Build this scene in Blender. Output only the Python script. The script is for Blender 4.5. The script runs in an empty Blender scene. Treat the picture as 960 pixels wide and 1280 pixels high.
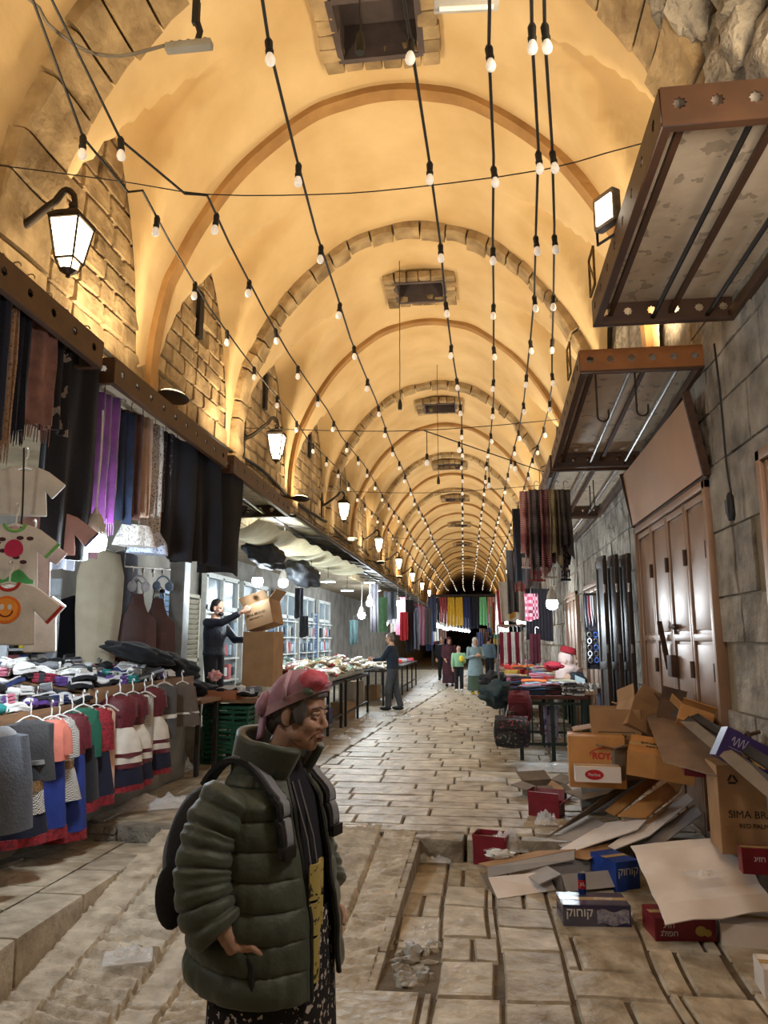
import bpy, bmesh, math, random
from mathutils import Vector as V, Matrix, Euler, noise
R = random.Random(11)
D = bpy.data
SC = bpy.context.scene
COL = SC.collection
PI = math.pi
rad = math.radians
def U(a, b): return R.uniform(a, b)
def lerp(a, b, t): return a + (b - a) * t
# ---------------------------------------------------------------- camera
CAMZ = 1.6
PITCH, YAW, FPX = rad(9.82), rad(7.17), 924.0
cam = D.cameras.new('camera'); camo = D.objects.new('camera', cam); COL.objects.link(camo)
cam.sensor_fit = 'VERTICAL'; cam.sensor_height = 36; cam.sensor_width = 27; cam.lens = FPX / 1280 * 36
cam.clip_end = 300
camo.location = (0, 0, CAMZ); camo.rotation_euler = (PI / 2 + PITCH, 0, YAW)
SC.camera = camo
_f = V((-math.sin(YAW) * math.cos(PITCH), math.cos(YAW) * math.cos(PITCH), math.sin(PITCH)))
_r = V((math.cos(YAW), math.sin(YAW), 0)); _u = _r.cross(_f)
def ray(x, y): return _f * FPX + _r * (x - 480) - _u * (y - 640)
def AZ(x, y, z): d = ray(x, y); return V((0, 0, CAMZ)) + d * ((z - CAMZ) / d.z)   # surveyed point at height z
def AX(x, y, X): d = ray(x, y); return V((0, 0, CAMZ)) + d * (X / d.x)             # on the plane x = X
def AY(x, y, Y): d = ray(x, y); return V((0, 0, CAMZ)) + d * (Y / d.y)             # on the plane y = Y
# ---------------------------------------------------------------- materials
def mat(name, c1, c2=None, scale=8, rough=.8, bump=0, bscale=30, metal=0, emit=0, alpha=None, detail=6, contrast=.25,
        pattern=None, pc=None, ps=10, vcol=False, spec=.5, stretch=None, trans=0, sheen=0, coat=0):
    m = D.materials.new(name); m.use_nodes = True
    nt = m.node_tree; n = nt.nodes; L = nt.links
    b = n['Principled BSDF']
    b.inputs['Roughness'].default_value = rough; b.inputs['Metallic'].default_value = metal
    b.inputs['Specular IOR Level'].default_value = spec
    if coat: b.inputs['Coat Weight'].default_value = coat
    if sheen: b.inputs['Sheen Weight'].default_value = sheen
    if trans: b.inputs['Transmission Weight'].default_value = trans
    tc = n.new('ShaderNodeTexCoord'); vec = tc.outputs['Object']
    if stretch:
        mp = n.new('ShaderNodeMapping'); mp.inputs['Scale'].default_value = stretch
        L.new(vec, mp.inputs['Vector']); vec = mp.outputs['Vector']
    c1 = (*c1, 1)
    out = None
    if c2 is not None:
        no = n.new('ShaderNodeTexNoise'); no.inputs['Scale'].default_value = scale; no.inputs['Detail'].default_value = detail
        L.new(vec, no.inputs['Vector'])
        rp = n.new('ShaderNodeValToRGB'); rp.color_ramp.elements[0].position = .5 - contrast; rp.color_ramp.elements[1].position = .5 + contrast
        rp.color_ramp.elements[0].color = (*c2, 1); rp.color_ramp.elements[1].color = c1
        L.new(no.outputs['Fac'], rp.inputs['Fac']); out = rp.outputs['Color']
    if pattern:
        if pattern == 'dots':
            t = n.new('ShaderNodeTexVoronoi'); t.inputs['Scale'].default_value = ps; L.new(vec, t.inputs['Vector'])
            q = n.new('ShaderNodeMath'); q.operation = 'LESS_THAN'; q.inputs[1].default_value = .32; L.new(t.outputs['Distance'], q.inputs[0]); fac = q.outputs[0]
        elif pattern == 'flecks':
            t = n.new('ShaderNodeTexNoise'); t.inputs['Scale'].default_value = ps; t.inputs['Detail'].default_value = 3; L.new(vec, t.inputs['Vector'])
            q = n.new('ShaderNodeMath'); q.operation = 'GREATER_THAN'; q.inputs[1].default_value = .6; L.new(t.outputs['Fac'], q.inputs[0]); fac = q.outputs[0]
        elif pattern == 'check':
            t = n.new('ShaderNodeTexChecker'); t.inputs['Scale'].default_value = ps; L.new(vec, t.inputs['Vector']); fac = t.outputs['Fac']
        else:
            t = n.new('ShaderNodeTexWave'); t.inputs['Scale'].default_value = ps; t.inputs['Distortion'].default_value = 1.0
            t.bands_direction = pattern[-1].upper(); L.new(vec, t.inputs['Vector'])
            q = n.new('ShaderNodeMath'); q.operation = 'GREATER_THAN'; q.inputs[1].default_value = .6; L.new(t.outputs['Fac'], q.inputs[0]); fac = q.outputs[0]
        mx = n.new('ShaderNodeMix'); mx.data_type = 'RGBA'
        if out: L.new(out, mx.inputs[6])
        else: mx.inputs[6].default_value = c1
        mx.inputs[7].default_value = (*pc, 1); L.new(fac, mx.inputs[0]); out = mx.outputs[2]
    if vcol:
        a = n.new('ShaderNodeAttribute'); a.attribute_name = 'tone'
        mx = n.new('ShaderNodeMix'); mx.data_type = 'RGBA'; mx.blend_type = 'MULTIPLY'; mx.inputs[0].default_value = 1
        if out: L.new(out, mx.inputs[6])
        else: mx.inputs[6].default_value = c1
        L.new(a.outputs['Color'], mx.inputs[7]); out = mx.outputs[2]
    if out: L.new(out, b.inputs['Base Color'])
    else: b.inputs['Base Color'].default_value = c1
    if bump:
        no = n.new('ShaderNodeTexNoise'); no.inputs['Scale'].default_value = bscale; no.inputs['Detail'].default_value = 6
        L.new(vec, no.inputs['Vector'])
        bp = n.new('ShaderNodeBump'); bp.inputs['Strength'].default_value = 1; bp.inputs['Distance'].default_value = bump
        L.new(no.outputs['Fac'], bp.inputs['Height']); L.new(bp.outputs['Normal'], b.inputs['Normal'])
    if emit:
        b.inputs['Emission Color'].default_value = c1; b.inputs['Emission Strength'].default_value = emit
    if alpha is not None: b.inputs['Alpha'].default_value = alpha
    return m
_mc = {}
def C(r, g, b, rough=.85, bump=.003, bscale=60, **k):         # plain cloth / paint by sRGB 0-255
    key = (r, g, b, rough, bump, tuple(sorted((a, str(v)) for a, v in k.items())))
    if key not in _mc:
        l = tuple(lin(v) for v in (r, g, b))
        _mc[key] = mat('finish', l, tuple(v * .7 for v in l), 9, rough, bump, bscale, **k)
    return _mc[key]
def lin(v):
    v /= 255.0
    return v / 12.92 if v <= .04045 else ((v + .055) / 1.055) ** 2.4
def S(r, g, b): return (lin(r), lin(g), lin(b))
# ---------------------------------------------------------------- mesh building
class MB:
    def __init__(s): s.v = []; s.f = []; s.t = []; s.m = []; s.mi = 0; s.tone = 1.0
    def add(s, vs, fs):
        o = len(s.v); s.v += [V(p) for p in vs]
        for f in fs: s.f.append(tuple(i + o for i in f)); s.m.append(s.mi); s.t.append(s.tone)
        return s
    def box(s, c, d, rz=0, M=None, j=0):
        x, y, z = d[0] / 2, d[1] / 2, d[2] / 2
        vs = [V((a * x + U(-j, j), b * y + U(-j, j), e * z + U(-j, j))) for e in (-1, 1) for b in (-1, 1) for a in (-1, 1)]
        if M is not None: vs = [M @ p for p in vs]
        elif rz: m = Matrix.Rotation(rz, 3, 'Z'); vs = [m @ p for p in vs]
        c = V(c); vs = [p + c for p in vs]
        return s.add(vs, [(0, 2, 3, 1), (4, 5, 7, 6), (0, 1, 5, 4), (2, 6, 7, 3), (0, 4, 6, 2), (1, 3, 7, 5)])
    def bar(s, a, b, w, h=None, up=V((0, 0, 1))):
        a, b = V(a), V(b); h = h or w; d = (b - a); L = d.length; d.normalize()
        if abs(d.dot(up)) > .98: up = V((0, 1, 0))
        x = d.cross(up).normalized(); u = x.cross(d)
        M = Matrix((x, d, u)).transposed()
        return s.box((a + b) / 2, (w, L, h), M=M)
    def loft(s, rings, cap=True, closed=True):
        n = len(rings[0]); fs = []; vs = [p for r in rings for p in r]
        for i in range(len(rings) - 1):
            for k in range(n if closed else n - 1):
                a = i * n + k; b = i * n + (k + 1) % n; fs.append((a, b, b + n, a + n))
        if cap and closed:
            fs.append(tuple(range(n - 1, -1, -1))); o = (len(rings) - 1) * n; fs.append(tuple(range(o, o + n)))
        return s.add(vs, fs)
    def tube(s, pts, r, n=8, cap=True):
        pts = [V(p) for p in pts]; rs = r if hasattr(r, '__len__') else [r] * len(pts); rings = []
        up = None
        for i, p in enumerate(pts):
            d = (pts[min(i + 1, len(pts) - 1)] - pts[max(i - 1, 0)]).normalized()
            if up is None:
                up = V((0, 0, 1)) if abs(d.z) < .9 else V((0, 1, 0))
            x = d.cross(up).normalized(); up = x.cross(d).normalized()
            rings.append([p + (x * math.cos(a) + up * math.sin(a)) * rs[i] for a in (2 * PI * k / n for k in range(n))])
        return s.loft(rings, cap)
    def lathe(s, prof, c=(0, 0, 0), n=16, M=None, cap=True):
        rings = []
        for r, z in prof:
            ring = [V((r * math.cos(2 * PI * k / n), r * math.sin(2 * PI * k / n), z)) for k in range(n)]
            rings.append([((M @ p) if M is not None else p) + V(c) for p in ring])
        return s.loft(rings, cap)
    def sphere(s, c, r, nu=16, nv=10, M=None, nz=0):
        r = r if hasattr(r, '__len__') else (r, r, r); rings = []
        for i in range(nv + 1):
            t = PI * i / nv; t = min(max(t, .02), PI - .02); ring = []
            for k in range(nu):
                a = 2 * PI * k / nu; p = V((math.sin(t) * math.cos(a), math.sin(t) * math.sin(a), -math.cos(t)))
                if nz: p *= 1 + nz * noise.noise(p * 2.3 + V(c) * 7)
                p = V((p.x * r[0], p.y * r[1], p.z * r[2]))
                ring.append(((M @ p) if M is not None else p) + V(c))
            rings.append(ring)
        return s.loft(rings)
    def prism(s, out, t, M=None, c=(0, 0, 0)):
        n = len(out); vs = [V((x, y, z)) for z in (-t / 2, t / 2) for x, y in out]
        vs = [((M @ p) if M is not None else p) + V(c) for p in vs]
        return s.add(vs, [tuple(range(n - 1, -1, -1)), tuple(range(n, 2 * n))] + [(k, (k + 1) % n, n + (k + 1) % n, n + k) for k in range(n)])
    def sheet(s, f, nu, nv, t):
        """solid sheet: f(u,v) -> point; thickness t along the local normal"""
        P = [[V(f(i / nu, j / nv)) for i in range(nu + 1)] for j in range(nv + 1)]
        A, B = [], []
        for j in range(nv + 1):
            for i in range(nu + 1):
                du = P[j][min(i + 1, nu)] - P[j][max(i - 1, 0)]; dv = P[min(j + 1, nv)][i] - P[max(j - 1, 0)][i]
                nn = du.cross(dv); nn = nn.normalized() if nn.length > 1e-9 else V((0, 0, 1))
                A.append(P[j][i] + nn * t / 2); B.append(P[j][i] - nn * t / 2)
        N = (nu + 1) * (nv + 1); fs = []; w = nu + 1
        for j in range(nv):
            for i in range(nu):
                a = j * w + i; fs.append((a, a + 1, a + 1 + w, a + w)); fs.append((N + a, N + a + w, N + a + 1 + w, N + a + 1))
        for i in range(nu):
            fs.append((i, N + i, N + i + 1, i + 1)); a = nv * w + i; fs.append((a, a + 1, N + a + 1, N + a))
        for j in range(nv):
            a = j * w; fs.append((a, a + w, N + a + w, N + a)); a += nu; fs.append((a, N + a, N + a + w, a + w))
        return s.add(A + B, fs)
    def quad(s, a, b, c, d, t=.005, nu=1, nv=1, bend=None):
        a, b, c, d = map(V, (a, b, c, d))
        def f(u, v):
            p = a.lerp(b, u).lerp(d.lerp(c, u), v)
            return p + bend(u, v) if bend else p
        return s.sheet(f, nu, nv, t)
    def build(s, name, m, parent=None, smooth=None, bevel=0, seg=2, sub=0, loc=None):
        me = D.meshes.new(name); me.from_pydata([tuple(p) for p in s.v], [], s.f)
        for x in (m if isinstance(m, (list, tuple)) else [m]): me.materials.append(x)
        if len(me.materials) > 1: me.polygons.foreach_set('material_index', s.m)
        vc = any(x.node_tree and any(n.type == 'ATTRIBUTE' for n in x.node_tree.nodes) for x in me.materials)
        if vc:
            at = me.attributes.new('tone', 'FLOAT_COLOR', 'FACE')
            at.data.foreach_set('color', [q for t in s.t for q in ((t, t, t, 1) if not isinstance(t, tuple) else t)])
        bm = bmesh.new(); bm.from_mesh(me)
        if bevel:
            es = [e for e in bm.edges if len(e.link_faces) == 2 and e.calc_face_angle(0) > .5]
            bmesh.ops.bevel(bm, geom=es, offset=bevel, segments=seg, affect='EDGES', profile=.6, clamp_overlap=True)
        if len(s.f) < 12000: bmesh.ops.recalc_face_normals(bm, faces=bm.faces)
        bm.to_mesh(me); bm.free()
        if smooth is None: smooth = 40
        if smooth:
            me.polygons.foreach_set('use_smooth', [True] * len(me.polygons))
            if smooth < 180: me.set_sharp_from_angle(angle=rad(smooth))
        o = D.objects.new(name, me); COL.objects.link(o)
        if parent: o.parent = parent
        if loc: o.location = loc
        if sub:
            md = o.modifiers.new('s', 'SUBSURF'); md.levels = md.render_levels = sub
        return o
def fuse(mb, name, m, parent=None, voxel=.01, smooth=4, factor=.5):
    """grow the overlapping lumps of mb into ONE continuous skin"""
    o = mb.build(name, m, parent, 0)
    md = o.modifiers.new('r', 'REMESH'); md.mode = 'VOXEL'; md.voxel_size = voxel
    if smooth:
        ms = o.modifiers.new('s', 'SMOOTH'); ms.iterations = smooth; ms.factor = factor
    dg = bpy.context.evaluated_depsgraph_get()
    me = D.meshes.new_from_object(o.evaluated_get(dg)); me.name = name
    o.modifiers.clear(); old = o.data; o.data = me; D.meshes.remove(old)
    if not me.materials: me.materials.append(m)
    me.polygons.foreach_set('use_smooth', [True] * len(me.polygons))
    return o
def tag(o, label=None, cat=None, group=None, kind=None):
    if label: o['label'] = label
    if cat: o['category'] = cat
    if group: o['group'] = group
    if kind: o['kind'] = kind
    return o
def thing(name, label, cat, loc=(0, 0, 0), rz=0, group=None, rot=None):
    o = D.objects.new(name, None); COL.objects.link(o); o.empty_display_size = .1
    o.location = loc; o.rotation_euler = rot if rot is not None else (0, 0, rz)
    return tag(o, label, cat, group)
def copy_tree(o, parent=None, loc=None, rz=None, label=None, rot=None, scale=None):
    c = o.copy(); COL.objects.link(c); c.parent = parent
    for ch in list(o.children): copy_tree(ch, c)
    if loc is not None: c.location = loc
    if rz is not None: c.rotation_euler = (0, 0, rz)
    if rot is not None: c.rotation_euler = rot
    if scale is not None: c.scale = (scale,) * 3 if not hasattr(scale, '__len__') else scale
    if label: c['label'] = label
    return c
def struct(o): o['kind'] = 'structure'; return o
def frame(x, y, z=None):
    x = V(x).normalized(); y = V(y); z = x.cross(y).normalized(); y = z.cross(x)
    return Matrix((x, y, z)).transposed()
FONT = None
def text(body, size, m, parent, o, x, y, name='lettering', ext=.001, align='CENTER', bold=0, off=.001):
    """raised lettering on a surface: o centre, x reading direction, y up"""
    cu = D.curves.new(name, 'FONT'); cu.body = body; cu.size = size; cu.extrude = ext; cu.align_x = align; cu.align_y = 'CENTER'; cu.offset = bold
    t = D.objects.new(name, cu); COL.objects.link(t)
    dg = bpy.context.evaluated_depsgraph_get(); me = D.meshes.new_from_object(t.evaluated_get(dg)); D.objects.remove(t); D.curves.remove(cu)
    me.materials.clear(); me.materials.append(m); me.name = name
    ob = D.objects.new(name, me); COL.objects.link(ob); ob.parent = parent
    M = frame(x, y).to_4x4(); M.translation = V(o) + V(x).normalized().cross(V(y)).normalized() * off
    ob.matrix_local = M
    return ob
def holed(outer, holes, t, name, m, parent, M):
    """flat plate with cut-out holes (2D outlines), thickness t, placed by 4x4 M"""
    cu = D.curves.new(name, 'CURVE'); cu.dimensions = '2D'; cu.fill_mode = 'BOTH'; cu.extrude = t / 2
    for pts in [outer] + holes:
        sp = cu.splines.new('POLY'); sp.points.add(len(pts) - 1); sp.use_cyclic_u = True
        for p, q in zip(sp.points, pts): p.co = (q[0], q[1], 0, 1)
    o = D.objects.new(name, cu); COL.objects.link(o)
    dg = bpy.context.evaluated_depsgraph_get(); me = D.meshes.new_from_object(o.evaluated_get(dg)); D.objects.remove(o); D.curves.remove(cu)
    me.name = name; me.materials.clear(); me.materials.append(m)
    ob = D.objects.new(name, me); COL.objects.link(ob); ob.parent = parent; ob.matrix_local = M
    return ob
def star(cx, cy, r, n=8):
    return [(cx + (r if k % 2 == 0 else r * .72) * math.cos(PI * k / n), cy + (r if k % 2 == 0 else r * .72) * math.sin(PI * k / n)) for k in range(2 * n)]
def light(kind, loc, e, col, size=.1, rot=None, **k):
    l = D.lights.new('lamp_or_fill_light', kind); l.energy = e; l.color = col
    if kind != 'SUN': l.shadow_soft_size = size
    for a, b in k.items(): setattr(l, a, b)
    o = D.objects.new('lamp_or_fill_light', l); COL.objects.link(o); o.location = loc
    if rot: o.rotation_euler = rot
    return o
# ================================================================ the setting
XC = -.85                                   # vault axis
WL, WR = XC - 2.64, XC + 2.72               # wall faces
PROF = [(2.62, 4.1), (2.6, 4.75), (2.5, 5.35), (2.4, 5.62), (2.12, 6.17), (1.66, 6.8), (.95, 7.37), (.42, 7.55), (0, 7.6)]
def zprof(d):
    d = abs(d)
    for (a, za), (b, zb) in zip(PROF, PROF[1:]):
        if d >= b: return lerp(zb, za, min(1, (d - b) / (a - b)))
    return 7.6
def prof_pts(n):
    P = [V((d, 0, z)) for d, z in PROF]
    P = P + [V((-p.x, 0, p.z)) for p in reversed(P[:-1])]
    out = []
    for i in range(len(P) - 1):
        p0, p1, p2, p3 = P[max(i - 1, 0)], P[i], P[i + 1], P[min(i + 2, len(P) - 1)]
        k = max(2, int((p2 - p1).length * n))
        for q in range(k):
            t = q / k
            out.append(.5 * ((2 * p1) + (p2 - p0) * t + (2 * p0 - 5 * p1 + 4 * p2 - p3) * t * t + (3 * p1 - p0 - 3 * p2 + p3) * t ** 3))
    out.append(P[-1]); return out
STONE = [4.85, 10.0, 16.75, 23.5, 29.2]
RIBS = [7.18, 13.2, 20.1, 26.4, 32.2] + [35 + 3.1 * i for i in range(18)]
ARCH = sorted(STONE + RIBS)
BAYS = [(-.6, 1.7), (1.7, 4.55)] + [(ARCH[i], ARCH[i + 1]) for i in range(len(ARCH) - 1)]
SKY = [(6.2, .52), (11.75, .5), (18.2, .5), (24.7, .5), (30.8, .5), (38, .5), (46, .5), (54, .5)]
M_plaster = mat('plaster', S(224, 200, 156), S(190, 158, 108), 1.1, .9, .012, 5, contrast=.3, detail=9)
M_rib = mat('rib_plaster', S(176, 136, 84), S(140, 104, 62), 3, .9, .01, 14)
M_stone = mat('wall_stone', S(196, 172, 132), S(112, 90, 62), 3.2, .95, .03, 11, vcol=True, detail=10)
M_joint = mat('mortar', S(150, 134, 108), S(110, 94, 72), 4, .95, .02, 20)
M_grey = mat('grey_stone', S(182, 172, 156), S(92, 84, 74), 3.4, .95, .11, 6, vcol=True, detail=12)
M_pave = mat('paving_stone', S(206, 194, 172), S(138, 122, 98), 5, .46, .03, 11, vcol=True, detail=12, contrast=.2)
M_pjoint = mat('paving_joint', S(112, 98, 78), S(66, 54, 42), 8, .9, .01, 40)
M_ramp = mat('chiselled_stone', S(196, 184, 164), S(134, 120, 100), 7, .6, .012, 26, vcol=True, detail=9)
def ypen(y):
    for a, b in BAYS:
        if a <= y <= b:
            yc = (a + b) / 2; return (y - yc), max(.4, (b - a) / 2 - .25)
    return 9, 1
def vault():
    P = prof_pts(11); mb = MB(); ys = []; y = -1.5
    while y < 92: ys.append(y); y += .09 if y < 14 else .16 if y < 34 else .5
    n = len(P); vs = []
    for y in ys:
        dy, hl = ypen(y)
        for p in P:
            d, z = p.x, p.z; q = max(0, 2.62 - abs(d))
            w = hl * (1 - q / 1.75)
            if w > .05 and abs(dy) < w:
                s = abs(dy) / w; zp = 4.3 + (2.3 + .42 * q) * (1 - s ** 1.9) ** .62
                if zp > z: z = zp
            nz = .025 * noise.noise(V((d * 1.3, y * 1.1, z)))
            vs.append((XC + d + (nz if abs(d) < 2.5 else 0), y, z + nz))
    fs = []
    for j in range(len(ys) - 1):
        ym = (ys[j] + ys[j + 1]) / 2
        for i in range(n - 1):
            dm = (P[i].x + P[i + 1].x) / 2
            if any(abs(ym - a) < .36 and abs(dm) < .40 for a, h in SKY): continue
            fs.append((j * n + i, j * n + i + 1, (j + 1) * n + i + 1, (j + 1) * n + i))
    mb.add(vs, fs); struct(mb.build('ceiling', M_plaster, None, 180))
vault()
def blocks(mb, u0, u1, v0, v1, rh, bw, P, relief=.02, gap=.012, tone=(.75, 1.1), n=3, skip=None):
    v = v0
    while v < v1 - .02:
        h = min(U(*rh), v1 - v)
        if v1 - v - h < rh[0] * .5: h = v1 - v
        u = u0 - U(0, bw[0])
        while u < u1:
            w = U(*bw); a, b = max(u, u0), min(u + w, u1)
            if b - a > .05 and not (skip and skip((a + b) / 2, v + h / 2)):
                g = gap; mb.tone = U(*tone); vs = []; r0 = U(.3, 1) * relief
                cn = [(U(-g, g) * .6, U(-g, g) * .6) for _ in range(4)]
                us = [a + g, a + g * 2.2] + [lerp(a, b, k / n) for k in range(1, n)] + [b - g * 2.2, b - g]
                vv = [v + g, v + g * 2.2] + [lerp(v, v + h, k / n) for k in range(1, n)] + [v + h - g * 2.2, v + h - g]
                N = len(us)
                for j, y in enumerate(vv):
                    for i, x in enumerate(us):
                        e = i in (0, N - 1) or j in (0, N - 1)
                        s, t = (x - a) / (b - a), (y - v) / h
                        dx = lerp(lerp(cn[0][0], cn[1][0], s), lerp(cn[2][0], cn[3][0], s), t); dy = lerp(lerp(cn[0][1], cn[1][1], s), lerp(cn[2][1], cn[3][1], s), t)
                        vs.append(P(x + dx, y + dy, -(relief + .004) if e else r0 + relief * .5 * noise.noise(V((x * 7, y * 7, r0 * 99)))))
                mb.add(vs, [(j * N + i, j * N + i + 1, (j + 1) * N + i + 1, (j + 1) * N + i) for j in range(N - 1) for i in range(N - 1)])
            u += w
        v += h
    mb.tone = 1.0
# ---- upper left wall (courses of squared stone over the shop canopies)
mb = MB()
SLITS = [((a + b) / 2 + .05, 5.75) for a, b in BAYS[3:9]]
def inslit(y, z): return any(abs(y - a) < .16 and abs(z - b) < .42 for a, b in SLITS)
blocks(mb, .3, 16, 3.3, 6.85, (.19, .3), (.25, .62), lambda y, z, h: (WL + h, y, z), .03, skip=inslit)
blocks(mb, 16, 90, 3.3, 6.85, (.3, .42), (.6, 1.3), lambda y, z, h: (WL + h, y, z), .03, n=2)
wl = struct(mb.build('wall_left', M_stone, None, 40))
mb = MB(); mb.box((WL - 1.03, 45, 5.1), (2, 91, 3.6)); b_ = mb.build('backing', M_joint, wl)
mb = MB()
for a, b in SLITS: mb.box((WL - .0, a, b), (.05, .13, .62)); 
mb.build('slit_window', C(26, 20, 16), wl)
# ---- right wall: rough stone all the way down
DOORS = [(6.0, 8.75, 3.12), (2.6, 4.95, 2.9), (9.55, 11.0, 2.55), (11.4, 13.2, 2.6), (14, 16, 2.6)]
def indoor(y, z): return any(a < y < b and z < h for a, b, h in DOORS)
mb = MB()
blocks(mb, .3, 14, -.25, 6.85, (.3, .55), (.35, .8), lambda y, z, h: (WR - h, y, z), .022, gap=.004, skip=indoor, tone=(.88, 1.04))
blocks(mb, 14, 90, -.0, 6.85, (.4, .6), (.7, 1.4), lambda y, z, h: (WR - h, y, z), .04, n=2, skip=indoor)
wr = struct(mb.build('wall_right', M_grey, None, 40))
mb = MB(); mb.box((WR + .515, 45, 3.2), (1, 91, 7)); mb.build('backing', M_joint, wr)
# ---- lower left: shop recesses behind the stalls
M_plast2 = mat('shop_wall', S(150, 144, 134), S(96, 90, 84), 2, .85, .01, 12)
mb = MB(); mb.box((-5.25, 45, 1.6), (.2, 91, 3.6)); struct(mb.build('wall_back', M_plast2))
mb = MB(); mb.box((-1.0, 92, 4), (9, .3, 9)); struct(mb.build('wall_far', M_joint))
mb = MB(); mb.box((-1.0, -1.6, 4), (9, .3, 9)); struct(mb.build('wall_near', M_joint))
# ---- stone arches
def arch(y0, y1, inw, name, m, stone):
    P = prof_pts(9); mb = MB(); N = len(P)
    def pt(p, k, y):
        d = V((p.x, 0, p.z - 4.6)); d.normalize()
        return V((XC + p.x, y, p.z)) - V((d.x, 0, max(0, d.z))) * k
    if stone:
        i = 0
        while i < N - 1:
            st = R.choice((2, 3, 3, 4)); j = min(i + st, N - 1); mb.tone = U(.78, 1.05)
            k = inw * U(.75, 1.2); a, b = y0 + U(-.05, .03), y1 + U(-.03, .06)
            idx = list(range(i, j + 1)); g = .012
            rings = []
            for q in idx:
                p = P[q]; sh = (g if q == i else -g if q == j else 0)
                kk = k + U(-.012, .012); o = V((0, 0, 0))
                if q == i: p = P[q].lerp(P[q + 1], .12)
                if q == j: p = P[q].lerp(P[q - 1], .12)
                rings.append([pt(p, -.08, a), pt(p, kk * .85, a + U(0, .02)), pt(p, kk, a + .04), pt(p, kk + U(-.02, .02), (a + b) / 2), pt(p, kk, b - .04), pt(p, kk * .85, b - U(0, .02)), pt(p, -.08, b)])
            mb.loft(rings); i = j
        mb.tone = 1.0
    else:
        mb.loft([[pt(p, -.06, y0), pt(p, inw, y0 + .0), pt(p, inw, y1), pt(p, -.06, y1)] for p in P])
    return struct(mb.build(name, m, None, 35))
arch(4.5, 5.12, .15, 'stone_arch', M_stone, 1)
for y in STONE[1:]: arch(y - .16, y + .16, .13, 'stone_arch', M_stone, 1)
for y in RIBS: arch(y - .05, y + .12, .07, 'plaster_rib', M_rib, 0)
arch(1.4, 1.9, .2, 'stone_arch', M_stone, 1)
mb = MB()                                   # rough bedrock and rubble above the nearest right canopy
for k in range(64):
    y = U(1.9, 4.5); a = U(0, 1.5); mb.tone = U(.7, 1); d = lerp(2.62, 2.0, a); c = V((XC + d + .02, y, zprof(d) + .02)); mb.sphere(c, (U(.1, .2), U(.16, .34), U(.14, .3)), 16, 10, nz=.5)
struct(mb.build('rubble_stones', M_grey, None, 50))
# corbels at the arch feet
mb = MB()
for y in ARCH:
    if y < 45:
        mb.box((WL + .05, y, 4.12), (.22, .42, .16), j=.015); mb.box((WL + .03, y, 3.98), (.14, .34, .14), j=.012)
        mb.box((WR - .05, y, 4.12), (.22, .42, .16), j=.015)
struct(mb.build('corbel_course', M_stone, None, 30, bevel=.02))
# ---- skylights in the crown
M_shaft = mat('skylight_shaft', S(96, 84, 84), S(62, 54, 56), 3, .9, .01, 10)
for i, (y, h) in enumerate(SKY):
    mb = MB(); a = .38; b = .33
    for k in range(6):
        u = -0.58 + k * .2
        for sy in (-1, 1):
            mb.tone = U(.6, 1); mb.box((XC + u + .08, y + sy * (b + .1), 7.5 - .09 * (abs(u + .08) ** 2)), (.19, .2 + U(-.03, .03), .12), j=.012)
    for k in range(4):
        for sx in (-1, 1): mb.tone = U(.6, 1); mb.box((XC + sx * (a + .11), y - .24 + k * .17, 7.48), (.2 + U(-.02, .03), .16, .12), j=.012)
    mb.tone = 1.0
    w = struct(mb.build('window_%d' % (i + 1), M_stone, None, 30, bevel=.02))
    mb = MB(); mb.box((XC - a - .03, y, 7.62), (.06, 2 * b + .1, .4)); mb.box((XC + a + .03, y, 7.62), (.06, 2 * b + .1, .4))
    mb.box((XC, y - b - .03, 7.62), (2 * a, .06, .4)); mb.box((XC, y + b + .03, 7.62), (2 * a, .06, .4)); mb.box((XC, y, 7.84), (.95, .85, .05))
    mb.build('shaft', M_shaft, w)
# ---- ground
ZL = -.2                                    # the lower paving in front of the step
def kerbx(y): return -2.62 + .055 * y if y > 6.6 else -2.2
# re-lay: rows run across the street
fl = MB(); y = 6.62
while y < 52:
    d = U(.2, .5) if y < 20 else U(.45, .8)
    xl = -2.62 + .06 * y if y > 6.9 else -2.3
    blocks(fl, xl, WR, y, y + d, (d, d), (.35, .95) if y < 20 else (.7, 1.4), lambda x, yy, h: (x, yy, h), .010, gap=.008 if y < 14 else .012, tone=(.78, 1.08), n=3 if y < 16 else 2)
    y += d
flo = struct(fl.build('floor', M_pave, None, 35))
mb = MB(); mb.box((-1.6, 49.3, -.266), (8, 85.4, .5)); mb.build('bed', M_pjoint, flo)
# left pavement along the stalls (big smooth slabs, same level)
mb = MB(); y = 6.6
while y < 40:
    d = U(.7, 1.2); xl = -2.62 + .06 * y if y > 6.9 else -2.3
    blocks(mb, -5.1, xl, y, y + d, (d, d), (.7, 1.2), lambda x, yy, h: (x, yy, h + .004), .008, gap=.007, tone=(.62, .86), n=2)
    y += d
struct(mb.build('pavement', M_pave, None, 35))
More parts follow.
